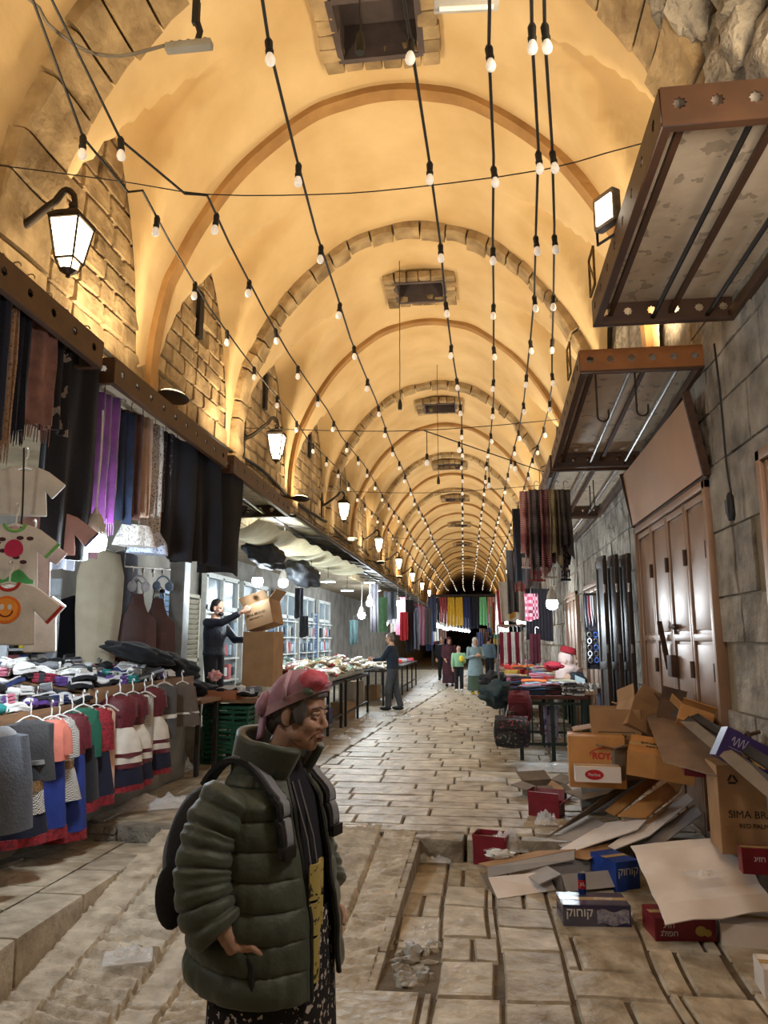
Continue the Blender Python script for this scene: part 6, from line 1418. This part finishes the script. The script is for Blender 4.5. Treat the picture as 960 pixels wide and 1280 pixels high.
# dress and patterned skirt
M_dot = mat('black_floral_skirt', S(22, 22, 28), None, 5, .9, .003, 40, pattern='flecks', pc=S(190, 184, 180), ps=52)
mb = MB(); tube_cloth(mb, (.02, 0, 0), (0, 1, 0), [(.98, .2, .17), (.8, .22, .185), (.6, .225, .19), (.35, .25, .22), (.08, .28, .25)], 7, .08, 1, 56); mb.build('skirt', M_dot, wo, 180)
mb = MB(); mb.loft([[V((.015 + d * math.cos(a), w * math.sin(a), z)) for a in (2 * PI * k / 28 for k in range(28))] for z, w, d in ((1.435, .075, .07), (1.38, .11, .09), (1.3, .19, .12), (1.15, .2, .15), (.97, .2, .17))]); mb.build('navy_blouse', C(26, 28, 44, .9), wo, 180)
mb = MB(); mb.tube([(.085 * math.cos(a) - .005, .08 * math.sin(a), 1.43 - .02 * math.cos(a)) for a in (2 * PI * k / 24 for k in range(25))], .008, 8, False); mb.build('red_neckline', C(140, 36, 40, .9), wo, 180)
mb = MB(); M_print = mat('yellow_print', S(178, 164, 96), None, 5, .8, pattern='flecks', pc=S(60, 58, 44), ps=36)
for z0, z1 in ((1.13, 1.03), (1.02, .93), (.92, .8)): mb.sheet(lambda u, v: (.2 + .012 * math.sin(u * 5), lerp(-.075, .02, u), lerp(z0, z1, v)), 8, 8, .008)
mb.build('yellow_printed_panels', M_print, wo, 60)
mb = MB()
for y in (-.045, -.01): mb.tube([(.11, y, 1.36), (.17, y, 1.2), (.2, y, 1.05)], .004, 6)
mb.build('lanyard_cord', C(120, 120, 126), wo)
for s in (-1, 1): mb = MB(); mb.sphere((.06, s * .1, .05), (.14, .055, .055), 18, 12); mb.box((.05, s * .1, .012), (.25, .09, .024)); mb.build('shoe', M_black, wo, 60)
# backpack
def chest(s, v):                                              # front of the coat below the collar
    y = s * lerp(.125, .15, v); best = None
    for k in range(1, 60):
        p = coat(k / 60 * .5 if s > 0 else 1 - k / 60 * .5, v)
        if p.x > -.02 and (best is None or abs(p.y - y) < abs(best.y - y)): best = p
    return best + V((.012, s * .004, .004))
bp = MB(); bp.sphere((-.275, -.0, 1.1), (.1, .15, .21), 28, 20)
b0 = bp.build('backpack', C(34, 38, 48, .8, .004), wo, 60)
mb = MB(); mb.sphere((-.335, -.0, 1.08), (.06, .12, .15), 20, 14); mb.build('grey_panel', C(120, 128, 142, .8, .003), b0, 60)
mb = MB(); mb.sphere((-.29, -.135, .99), (.06, .04, .1), 18, 12); mb.build('mesh_pocket', C(20, 22, 28, .9, .006), b0, 60)
for s in (-1, 1):
    def strap(u, v, s=s):
        if v < .4:                                            # over the shoulder from the pack
            t = v / .4; p0 = V((-.2, s * .1, 1.34)); p1 = V((-.1, s * .115, 1.47)); p2 = V((.0, s * .125, 1.44)); p3 = chest(s, .08)
            p = p0 * (1 - t) ** 3 + p1 * 3 * t * (1 - t) ** 2 + p2 * 3 * t * t * (1 - t) + p3 * t ** 3
        else: p = chest(s, lerp(.08, .36, (v - .4) / .6))
        return p + V((0, (u - .5) * .06, 0)) + V((.012, 0, .0))
    mb = MB(); mb.sheet(strap, 4, 40, .014); st = mb.build('shoulder_strap', C(30, 32, 40, .8, .003), b0, 60)
    mb = MB(); mb.sheet(lambda u, v: strap(.5 + (u - .5) * .55, v * .98) + V((.006, 0, .007)), 4, 40, .012); mb.build('grey_webbing', C(140, 146, 158, .8, .003), st, 60)
    p = strap(.5, .96) + V((.012, 0, .0)); mb = MB(); mb.box(p, (.02, .06, .035)); mb.build('buckle', M_black, st, bevel=.004)
wo.scale = (1, 1, 1.01)
# ---------------------------------------------------------------- other people
def person(label, pos, rz, h, arms, top, bottom, hair, skirt=False, hijab=None, shoe=None, lean=0, legs=((0, .1), (0, -.1)), coat_len=None, group=None):
    """arms = ((elbow),(hand)) for left then right, for a 1.7 m body facing +x; clothes are children"""
    k = h / 1.7; t = thing('person', label, 'person', pos, rz)
    def S_(p): return V(p) * k
    hc = V((.03 + lean, 0, 1.58)); mb = MB(); m2 = MB(); m3 = MB()
    T2, M2 = head_lumps(mb, S_(hc), 0, k * 1.0, rad(12)); mb.tube([S_(hc + V((-.03, 0, -.08))), S_((lean * .7, 0, 1.4))], [.055 * k, .07 * k], 12)
    tor = ((1.42, .1, .08, lean * .8), (1.36, .19, .11, lean * .7), (1.2, .19, .125, lean * .5), (1.02, .165, .115, lean * .2), (.9, .18, .125, 0))
    def ringed(mm, rows, g): mm.loft([[S_((fx + (d + g) * math.cos(a), (w + g) * math.sin(a), z)) for a in (2 * PI * q / 20 for q in range(20))] for z, w, d, fx in rows])
    ringed(mb, tor, -.012); ringed(m2, tor, .02)
    if coat_len: ringed(m2, ((1.0, .18, .13, .0), (.8, .21, .16, 0), (coat_len, .24, .19, 0)), .02)
    for s, (e, w) in zip((1, -1), arms):
        sh = S_((lean * .7, s * .2, 1.36)); mb.tube([sh, S_(e), S_(w)], [.045 * k, .038 * k, .026 * k], 10); m2.tube([sh, S_(e), S_(V(e).lerp(V(w), .92))], [.068 * k, .058 * k, .046 * k], 12); m2.sphere(sh, .07 * k, 12, 8); m2.sphere(S_(e), .058 * k, 12, 8)
        d = (V(w) - V(e)).normalized(); hand_lumps(mb, S_(w), d, (0, 0, 1) if abs(d.z) < .8 else (0, -s, 0), (0, -s, -.2), 1.0 * k)
    for s, (fx, fy) in zip((1, -1), legs):
        hip, kn, an = S_((0, s * .09, .9)), S_((fx * .5 + .03, lerp(s * .09, fy, .5), .48)), S_((fx - .02, fy, .07))
        mb.tube([hip, kn, an], [.08 * k, .055 * k, .04 * k], 12); mb.sphere(S_((fx + .05, fy, .04)), (.12 * k, .042 * k, .035 * k), 12, 8)
        if not skirt: m3.tube([hip, kn, an], [.105 * k, .08 * k, .07 * k], 14)
        ms = MB(); ms.sphere(S_((fx + .05, fy, .045)), (.14 * k, .055 * k, .048 * k), 14, 10); ms.build('shoe', shoe or M_black, t, 60)
    fuse(mb, 'body', M_skin2, t, .009 * k, 2)
    fuse(m2, 'top', top, t, .016 * k, 3)
    if skirt: m3.loft([[S_((d * math.cos(a) * (1 + .05 * math.sin(6 * a)), w * math.sin(a), z)) for a in (2 * PI * q / 24 for q in range(24))] for z, w, d in ((.98, .18, .13), (.8, .21, .16), (.12, .26, .23))]); m3.build('skirt', bottom, t, 60)
    else: m3.sphere(S_((0, 0, .92)), (.14 * k, .185 * k, .11 * k), 16, 10); fuse(m3, 'trousers', bottom, t, .016 * k, 3)
    for s in (-1, 1): me = MB(); me.sphere(T2((.074, s * .031, .0035)), .0125 * k, 10, 8); me.build('eye', C(40, 32, 30, .3, 0), t, 180)
    mh = MB()
    if hijab:
        mh.sphere(T2((-.02, 0, .035)), (.1 * k, .088 * k, .1 * k), 20, 14, M2); mh.sphere(T2((-.02, 0, -.1)), (.08 * k, .1 * k, .09 * k), 18, 12, M2)
        for s in (-1, 1): mh.tube([T2((.04, s * .06, .07)), T2((.03, s * .075, -.03)), T2((.04, s * .05, -.11))], [.025 * k, .022 * k, .03 * k], 10)
        mh.tube([T2((.05, -.06, .075)), T2((.07, 0, .095)), T2((.05, .06, .075))], .02 * k, 8); mh.tube([T2((.05, -.05, -.13)), T2((.06, 0, -.14)), T2((.05, .05, -.13))], .03 * k, 8)
        fuse(mh, 'hijab', hijab, t, .01 * k, 3)
    else:
        mh.sphere(T2((-.02, 0, .04)), (.092 * k, .08 * k, .088 * k), 20, 14, M2, .05); mh.sphere(T2((-.06, 0, -.02)), (.05 * k, .07 * k, .06 * k), 16, 10, M2); fuse(mh, 'hair', hair, t, .008 * k, 2)
    return t
M_nj = mat('navy_puffer', S(34, 42, 62), S(24, 30, 46), 6, .5, .012, 22, stretch=(1, 1, 3))
mp = AY(268, 800, 10.75)
mb = MB(); mb.box((-4.3, 11.0, .22), (1.4, 2.0, .44)); struct(mb.build('shop_platform', M_pave, None, 30, bevel=.01))
man1 = person('bearded man in a navy puffer jacket lifting a carton behind the plank table', (mp.x, 10.75, .44), rad(-12), 1.76, (((.22, .2, 1.12), (.46, .1, 1.12)), ((.26, -.24, 1.36), (.5, -.14, 1.5))), M_nj, C(30, 30, 36), M_hairk)
mb = MB(); mb.sphere((.098, 0, 1.545), (.042, .055, .035), 16, 10, nz=.1); mb.build('beard', M_hairk, man1, 60)
man2 = person('man in a dark blue sweater and grey trousers working at the left tables', (-1.98, 17.4, .01), rad(172), 1.75, (((.2, .2, 1.12), (.46, .06, 1.1)), ((.2, -.2, 1.12), (.46, -.06, 1.12))), C(34, 46, 62, .9), C(74, 78, 84, .9), C(120, 112, 104, .8), lean=.04, legs=((.1, .09), (-.14, -.09)))
p = AZ(595, 868, .01); person('woman in a long pale blue coat, white headscarf and yellow shoes walking down the street', p, rad(-75), 1.66, (((.08, .26, 1.1), (.26, .1, 1.14)), ((.08, -.26, 1.1), (.28, -.06, 1.16))), C(150, 178, 186, .9), C(80, 100, 84, .9), M_hairk, True, C(214, 212, 206, .9), C(216, 190, 40), coat_len=.55)
p = AZ(574, 864, .01); t = person('child in a pale green jacket and black leggings walking beside the woman', p, rad(-85), 1.42, (((.06, .22, 1.08), (.2, .1, 1.16)), ((.04, -.24, 1.06), (.1, -.24, .86))), C(150, 200, 160, .9), C(26, 26, 30, .9), M_hairk, shoe=M_white)
mb = MB(); mb.sphere((.22, .08, 1.0), (.09, .09, .1), 16, 10, nz=.2); tag(mb.build('yellow_toy', C(226, 206, 60, .8), t, 60))
p = AZ(562, 858, .01); person('person in a dark maroon long robe behind the child', p, rad(-80), 1.68, (((.05, .24, 1.08), (.16, .18, .95)), ((.05, -.24, 1.08), (.16, -.18, .95))), C(78, 40, 50, .9), C(66, 36, 46, .9), M_hairk, True, C(84, 44, 54, .9), coat_len=.4)
p = AZ(553, 850, .01); person('person in black further back at the left side of the street', p, rad(-100), 1.7, (((.03, .25, 1.1), (.1, .22, .85)), ((.03, -.25, 1.1), (.1, -.22, .85))), C(30, 28, 34, .9), C(26, 26, 30, .9), M_hairk)
p = AZ(612, 853, .01); person('person in a blue grey jacket just behind the woman in the pale coat', p, rad(60), 1.72, (((.03, .25, 1.1), (.1, .22, .85)), ((.03, -.25, 1.1), (.1, -.22, .85))), C(110, 140, 160, .9), C(40, 42, 52, .9), M_hairk)
# ================================================================ left: the carton man's goods, the packet tables, the shop fronts
o = carton('tall plain brown carton standing open end down in front of the carton man', AY(321, 858, 10.35), rad(-8), .46, .36, .76, M_card)
t = thing('box_stand', 'stack of white packets under the tall plain carton', 'stand', (o.location.x, 10.55, 0)); mb = MB(); mb.box((0, 0, o.location.z / 2), (.7, .5, o.location.z - .004)); mb.build('packet_block', mat('packet_block', S(206, 198, 176), S(140, 130, 110), 9, .5, .02, 12), t, bevel=.02); mb = MB(); mb.box((0, 0, .06), (.74, .54, .12)); mb.build('pallet', M_wood, t, bevel=.01)
o = carton('brown carton printed SIMA BRAND tilted in the hands of the man', AY(325, 783, 10.5), 0, .44, .3, .36, M_card, rot=(rad(-6), rad(-16), rad(-14)), closed=False, flaps=(.9, .4, 1.2, .6))
ftext(o, 'SIMA BRAND', .055, M_ink1, -.03, .2); ftext(o, 'RED PALM OIL', .036, M_ink1, -.03, .14)
def ltable(y0, y1, xf, depth, zt, label, legn):
    t = thing('market_table', label, 'table', (xf, y0, 0)); L = y1 - y0; mb = MB(); mb.box((-depth / 2, L / 2, zt - .02), (depth, L, .04)); mb.build('table_top', M_dark, t)
    for k in range(legn):
        for x in (-.04, -depth + .04): mb = MB(); mb.box((x, .05 + (L - .1) * k / (legn - 1), (zt - .04) / 2), (.045, .045, zt - .04)); mb.build('leg', M_black, t)
    mb = MB(); mb.bar((-.04, .05, .25), (-.04, L - .05, .25), .03); mb.build('stretcher', M_black, t); return t
ltable(11.35, 13.9, -2.5, 1.3, .86, 'black legged table under the near half of the packet heap', 3)
ltable(14.0, 16.9, -2.45, 1.3, .86, 'black legged table under the far half of the packet heap', 3)
ltable(18.4, 21.5, -2.3, 1.3, .86, 'black legged table of pale packets beyond the man in the blue sweater', 4)
ltable(22.0, 27.0, -2.2, 1.3, .86, 'long far table on the left with colourful goods', 4)
# heaped packets
PK = []
cols = [(226, 222, 206), (236, 234, 230), (206, 186, 150), (216, 150, 150), (170, 200, 196), (200, 40, 50), (230, 214, 170), (150, 190, 160)]
cn = ['cream', 'white', 'beige', 'pink', 'aqua', 'red', 'yellowish', 'pale green']
for i, c in enumerate(cols):
    mb = MB(); mb.sphere((0, 0, 0), (.15, .1, .04), 16, 10, nz=.35); o = mb.build('goods_packet', mat('packet_' + cn[i].replace(' ', '_'), S(*c), S(*[int(v * .6) for v in c]), 22, .18, .006, 30, coat=.6), None, 60)
    PK.append([o, 0])
def packet(i, p):
    if PK[i][1] == 0: o = PK[i][0]
    else: o = PK[i][0].copy(); COL.objects.link(o)
    PK[i][1] += 1; o.location = p; o.rotation_euler = (U(-.5, .5), U(-.5, .5), U(0, 6.28)); s = U(.8, 1.15); o.scale = (s, s, s)
    tag(o, cn[i] + ' shiny packet in the heap on the left tables', 'packet', cn[i] + ' packets in the heap')
y = 11.4
while y < 16.9:
    for k in range(7):
        x = -2.58 - k * .17; hgt = .3 * math.sin(PI * min(1, (k + 1) / 7)) + .04
        packet(R.choice((0, 0, 1, 1, 1, 2, 3, 4, 5, 6, 7)), (x + U(-.05, .05), y + U(-.06, .06), .88 + hgt * U(.55, 1) + .03))
    y += .19
tag(MB().box((-3.1, 14.1, .95), (1.1, 5.4, .16)).build('packet_bed', mat('packet_bed', S(200, 192, 170), S(120, 112, 96), 12, .4, .03, 10), None, bevel=.06), 'flattened layer of packets at the bottom of the left heap', 'packets')
y = 18.5
while y < 21.4:
    for k in range(4): packet(R.choice((0, 6, 2, 1)), (-2.4 - k * .27 + U(-.05, .05), y, .92 + .08 * (k % 2)))
    y += .24
GCOL = [(C(*c), n) for c, n in (((206, 60, 60), 'red'), ((226, 120, 60), 'orange'), ((220, 190, 90), 'yellow'), ((210, 206, 200), 'white'), ((60, 60, 70), 'dark'), ((120, 150, 190), 'blue'), ((190, 110, 140), 'pink'))]
def pile(x0, x1, y0, y1, z, n, where):
    for k in range(n):
        m, cn_ = R.choice(GCOL); mb = MB(); mb.box((0, 0, 0), (U(.2, .34), U(.2, .3), U(.06, .14)), j=.015); o = mb.build('goods_bundle', m, None, 60, bevel=.02); o.location = (U(x0, x1), lerp(y0, y1, (k + .5) / n), z + .055); o.rotation_euler = (0, 0, U(0, 3)); tag(o, '%s bundle of goods on the %s' % (cn_, where), 'goods', '%s bundles on the %s' % (cn_, where))
pile(-3.2, -2.4, 22.1, 26.9, .86, 26, 'long far left table')
# cartons, crates under the left tables
carton('brown carton under the packet tables by the street edge', (-2.65, 15.4, 0), rad(60), .4, .34, .34, M_card)
carton('purple printed carton under the middle of the packet tables', (-2.9, 14.4, 0), rad(75), .4, .3, .3, C(80, 64, 120, .5))
carton('grey carton under the near end of the packet tables', (-3.2, 13.2, 0), rad(80), .5, .4, .28, M_cardg)
carton('brown carton beside the legs of the man in the blue sweater', (-2.9, 18.1, 0), rad(70), .5, .4, .62, M_cardd)
carton('brown carton under the far pale packet table', (-2.7, 20.3, 0), rad(85), .4, .34, .4, M_card)
t = thing('plastic_crate', 'dark green crate under the near end of the packet tables', 'crate', (-2.9, 11.6, 0)); mb = MB()
for z in (.04, .14, .24):
    for s in (-1, 1): mb.box((0, s * .2, z), (.6, .015, .05)); mb.box((s * .3, 0, z), (.015, .4, .05))
mb.build('lattice_sides', M_crate, t); mb = MB(); mb.box((0, 0, .015), (.6, .4, .02)); mb.build('base', M_crate, t)
for k, (x, y) in enumerate(((-2.2, 13.2), (-2.1, 14.1), (-2.2, 15.0), (-1.9, 16.2), (-2.25, 12.3), (-1.9, 19.5))): film('plastic_scrap', 'white plastic litter on the pavement along the packet tables', (x, y, .012), .32, .22, .09, 40 + k); COL.objects[-1]['group'] = 'litter along the packet tables'
# ---- shop fronts
M_shut = C(120, 146, 176, .5, .001); M_wht = C(206, 206, 200, .5, .001)
def louvre(label, y, m, w=.55, h=2.3, z0=.1):
    t = thing('louvred_shutter', label, 'shutter', (-5.05, y, z0)); mb = MB()
    for s in (-1, 1): mb.box((.03, s * (w / 2 - .03), h / 2), (.06, .06, h))
    for z in (.03, h / 2, h - .03): mb.box((.03, 0, z), (.06, w, .06))
    mb.build('shutter_frame', m, t); mb = MB()
    n = int(h / .09)
    for k in range(n): mb.box((.03, 0, .06 + (h - .1) * k / n), (.012, w - .12, .075), M=Matrix.Rotation(.6, 3, 'Y'))
    mb.build('slats', m, t)
    return t
for y, c_, lb in ((11.75, M_shut, 'blue louvred shutter on the back wall behind the carton man'), (12.6, C(170, 160, 140, .6), 'beige louvred shutter right of the carton man'), (17.65, M_shut, 'blue louvred shutter behind the packet heap'), (22.6, M_shut, 'second blue louvred shutter behind the packet heap')): louvre(lb, y, c_, .8)
mb = MB()
for y in (13.2, 15.4, 18.2, 20.5, 23): 
    t = thing('shop_doorway', 'white metal shop door frame on the left back wall, %s along the street' % {13.2: 'first', 15.4: 'second', 18.2: 'third', 20.5: 'fourth', 23: 'fifth'}[y], 'shop front', (-5.05, y, .0))
    mb = MB()
    for q in (0, .9, 1.8): mb.box((.05, q, 1.4), (.1, .09, 2.8))
    for z in (.05, 2.2, 2.8): mb.box((.05, .9, z), (.1, 1.9, .09))
    mb.build('frame', M_wht, t); mb = MB(); mb.box((.03, .9, 1.4), (.02, 1.8, 2.7)); mb.build('glass_pane', mat('shop_pane', S(120, 134, 144), rough=.15), t)
    for q in range(5): mb = MB(); mb.box((.1, .9, .4 + .42 * q), (.16, 1.7, .03)); mb.build('shelf', M_wht, t)
    for q in range(24):
        m, cn_ = R.choice([(C(206, 206, 204), 'white'), (C(150, 156, 164), 'grey'), (C(70, 74, 84), 'dark'), (C(190, 178, 160), 'beige'), (C(170, 190, 206), 'pale blue'), (C(190, 100, 100), 'dull red')]); mb = MB(); mb.box((0, 0, 0), (.1, U(.1, .2), U(.16, .3)), j=.01); o = mb.build('shelf_packet', m, None, 40, bevel=.01); o.location = (-4.95, y + .15 + .26 * (q % 6) + .1, .415 + .42 * (q // 6) + .15); tag(o, '%s packet on the shop shelves at the left back wall' % cn_, 'packet', '%s packets on the shop shelves' % cn_)
# black bundled tarpaulins and their neighbours
for px, py, X, r, lb in ((332, 694, -3.0, (.34, .22, .18), 'black bundled tarpaulin hanging below the cream awning, nearer one'), (378, 718, -3.0, (.36, .24, .2), 'black bundled tarpaulin hanging below the cream awning, farther one')):
    mb = MB(); mb.sphere((0, 0, 0), r, 36, 22, nz=.34); o = mb.build('bundled_tarpaulin', C(44, 46, 50, .6, .02, 12), None, 60); o.location = AX(px, py, X); o.rotation_euler = (0, .4, .9); tag(o, lb, 'tarpaulin')
# bulbs and flat lamps
bulb_big(AX(322, 724, -3.2), 'round bulb on a long white cord right of the carton man, nearer of the pair', .085, .95, 80, ribbed=False)
bulb_big(AX(354, 726, -3.2), 'round bulb on a long white cord over the packet heap, farther of the pair', .085, .95, 80, ribbed=False)
def flatlamp(p, label, r=.17, e=40):
    t = thing('flat_led_lamp', label, 'lamp', p, 0, 'flat white shop lamps'); mb = MB(); mb.lathe([(0, -.012), (r * .9, -.012), (r * .9, .0)], n=24); mb.build('diffuser', M_cool, t, 30); mb = MB(); mb.lathe([(r * .9, -.01), (r, .0), (r * .8, .04), (r * .3, .06), (0, .06)], n=24); mb.build('housing', C(200, 202, 200, .5), t, 40); mb = MB(); mb.tube([(0, 0, .06), (0, 0, .4)], .006, 5); mb.build('cord', M_black, t)
    light('POINT', V(p) + V((0, 0, -.15)), e, COOLC, .15)
for k, (px, py, X) in enumerate(((350, 648, -3.05), (389, 716, -3.0), (410, 727, -3.1), (434, 738, -3.2), (462, 728, -3.0), (470, 738, -3.2))):
    flatlamp(AX(px, py, X), 'flat white shop lamp under the left roofs, %s from the camera' % ords[k], e=55)
for k, (px, py, X) in enumerate(((452, 767, -2.9), (462, 752, -3.0), (481, 778, -2.9), (497, 752, -2.6))): bulb_big(AX(px, py, X), 'bare bulb over the left tables beyond the packet heap, %s from the camera' % ords[k], .1, .6, 90, ribbed=False)
# hanging garments by the left shop fronts
for k, (px, yt, yb, Y, m, lb) in enumerate(((374, 735, 772, 15.2, M_ink, 'black coat on the back wall behind the packet heap'), (380, 770, 796, 15.0, M_ink, 'black bag shaped garment below the black coat'), (442, 775, 805, 19, C(40, 60, 60), 'dark green jacket hanging by the white shop frames'), (505, 765, 800, 22.5, C(170, 30, 40), 'red garment strung over the far left table'), (512, 750, 815, 23, M_ink, 'long black garment beyond the red one on the left'), (519, 765, 812, 24.5, C(60, 60, 70), 'dark grey garment on the far left'), (527, 758, 806, 26, C(110, 70, 80), 'plum garment on the far left'), (534, 760, 805, 28, C(90, 88, 96), 'grey garment on the far left'), (540, 745, 790, 30, C(40, 46, 70), 'navy garment hung high on the far left'), (468, 730, 790, 21, C(70, 66, 70), 'dark garment between the far shop lamps'))):
    hangY(px - 5, px + 5, yt, yb, Y, m, lb, 'hanging_garment', 'garment', folds=2)
# ---- the far street: garments, lights and stalls on both sides
def rrow(side, y0, y1, step, z0, z1, label, grp):
    y = y0; k = 0
    while y < y1:
        c_, cn_ = R.choice([((40, 44, 70), 'navy'), ((26, 26, 30), 'black'), ((150, 40, 50), 'red'), ((190, 150, 60), 'mustard'), ((120, 116, 120), 'grey'), ((200, 190, 180), 'cream'), ((110, 160, 120), 'green'), ((170, 110, 130), 'pink')])
        x = (-2.75 if side < 0 else .95) + U(-.25, .25); L = U(.6, 1.3); t = thing('hanging_garment', '%s garment hanging on the far %s' % (cn_, label), 'garment', (x, y, z1 - U(0, .3)), 0, '%s garments on the far %s' % (cn_, label))
        mb = MB(); w = U(.25, .45); drape(mb, (-w / 2, 0, 0), (w / 2, .0, 0), L, U(.8, 1.2), 2, .03, .02, U(0, 9), nv=5); mb.build('cloth', C(*c_), t, 60); y += step * U(.7, 1.3)
rrow(-1, 23, 44, .75, 2, 3.2, 'left side', 0); rrow(1, 13.5, 44, .7, 2, 3.2, 'right side', 0)
for k, (y0, y1, xw) in enumerate(((12.9, 15.2, .42), (15.8, 18.6, .48), (19.4, 22.5, .55), (23.4, 27, .62), (28, 33, .7))):
    w = WR - .1 - xw; t = thing('market_table', 'table of folded clothes on the far right, %s past the clothes table' % ('first', 'second', 'third', 'fourth', 'fifth')[k], 'table', (xw, y0, 0)); L = y1 - y0
    mb = MB(); mb.box((w / 2, L / 2, .84), (w, L, .04)); mb.build('table_top', M_wood, t)
    for x in (.04, w - .04):
        for y in (.04, L - .04): mb = MB(); mb.box((x, y, .41), (.05, .05, .82)); mb.build('leg', M_gleg, t)
    mb = MB(); mb.sheet(lambda u, v: (-.012 + .015 * math.sin(u * 20), u * L, lerp(.84, .3, v)), 24, 5, .008); mb.build('side_cloth', [C(60, 64, 70), C(150, 150, 150), C(90, 50, 60)][k % 3], t)
    pile(xw + .15, WR - .35, y0 + .1, y1 - .1, .86, 16, '%s far right table' % ('first', 'second', 'third', 'fourth', 'fifth')[k])
bulb_n = 0
for (x, y, z) in ((1.0, 15, 2.4), (1.0, 19, 2.4), (.9, 24, 2.4), (.9, 30, 2.4), (-2.4, 25, 2.4), (-2.3, 29, 2.4), (-2.3, 34, 2.5), (.9, 36, 2.4), (-1.9, 31, 2.3), (-1.8, 33, 2.3), (-1.7, 35, 2.25), (-1.65, 37, 2.2), (-1.6, 39, 2.2)):
    bulb_big((x, y, z), 'bare bulb glowing on the far %s side of the street' % ('left' if x < 0 else 'right'), .09, .7, 55 if y < 30 else 35, 'bare bulbs on the far %s side' % ('left' if x < 0 else 'right'), ribbed=False)
# garments hung right across the far end under a cross beam
t = thing('cross_beam', 'dark beam across the far end of the street carrying hung dresses', 'beam', (-.6, 44.5, 0)); mb = MB(); mb.box((0, 0, 4.2), (4.4, .15, .15)); mb.build('beam', M_dark, t)
for s in (-2.1, 2.1): mb = MB(); mb.box((s, 0, 2.1), (.12, .12, 4.2)); mb.build('post', M_dark, t)
for k, (c_, n_) in enumerate((((34, 36, 60), 'navy'), ((150, 60, 60), 'red brown'), ((206, 160, 40), 'mustard'), ((206, 160, 40), 'golden'), ((40, 44, 84), 'deep blue'), ((30, 30, 40), 'black'), ((120, 190, 130), 'light green'), ((190, 130, 110), 'salmon'), ((60, 60, 70), 'slate'))):
    x = -2.5 + .47 * k; t = thing('hanging_dress', n_ + ' dress hung on the dark beam at the far end of the street', 'dress', (x, 44.35, 4.1), 0, 'dresses across the far end'); mb = MB(); drape(mb, (-.2, 0, 0), (.2, 0, 0), U(1.5, 2.1), 1.15, 2.5, .05, .03, k); mb.build('cloth', C(*c_), t, 60)
for k in range(16):
    c_, n_ = R.choice([((150, 60, 60), 'red'), ((206, 170, 90), 'yellow'), ((60, 70, 110), 'blue'), ((200, 196, 190), 'white'), ((110, 80, 70), 'brown'), ((50, 50, 60), 'dark')])
    x = (-2.9 + .13 * k) if k < 8 else (.1 + .16 * (k - 8)); t = thing('hanging_garment', n_ + ' garment hung low at the far end of the street', 'garment', (x, 42.5 + U(-2, 2), U(2.0, 2.6)), 0, n_ + ' garments hung low at the far end'); mb = MB(); drape(mb, (-.17, 0, 0), (.17, 0, 0), U(.7, 1.1), 1.1, 2.5, .04, .03, k); mb.build('cloth', C(*c_), t, 60)
for k in range(12):
    p = V((-2.3 + .16 * k, 40 - 1.1 * k if False else 38 + .5 * k, 2.35 - .02 * k)); bulb_big(p, 'bare bulb in the bright row at the far left of the street', .085, .5, 14, 'bright bulb row at the far left', ribbed=False)
# fill lights without a fixture, added out of frame to brighten the near ground
light('POINT', (-2.9, 1.2, 2.6), 45, (1, .9, .78), .2); light('POINT', (1.2, 2.2, 3.4), 105, (1, .88, .76), .25)
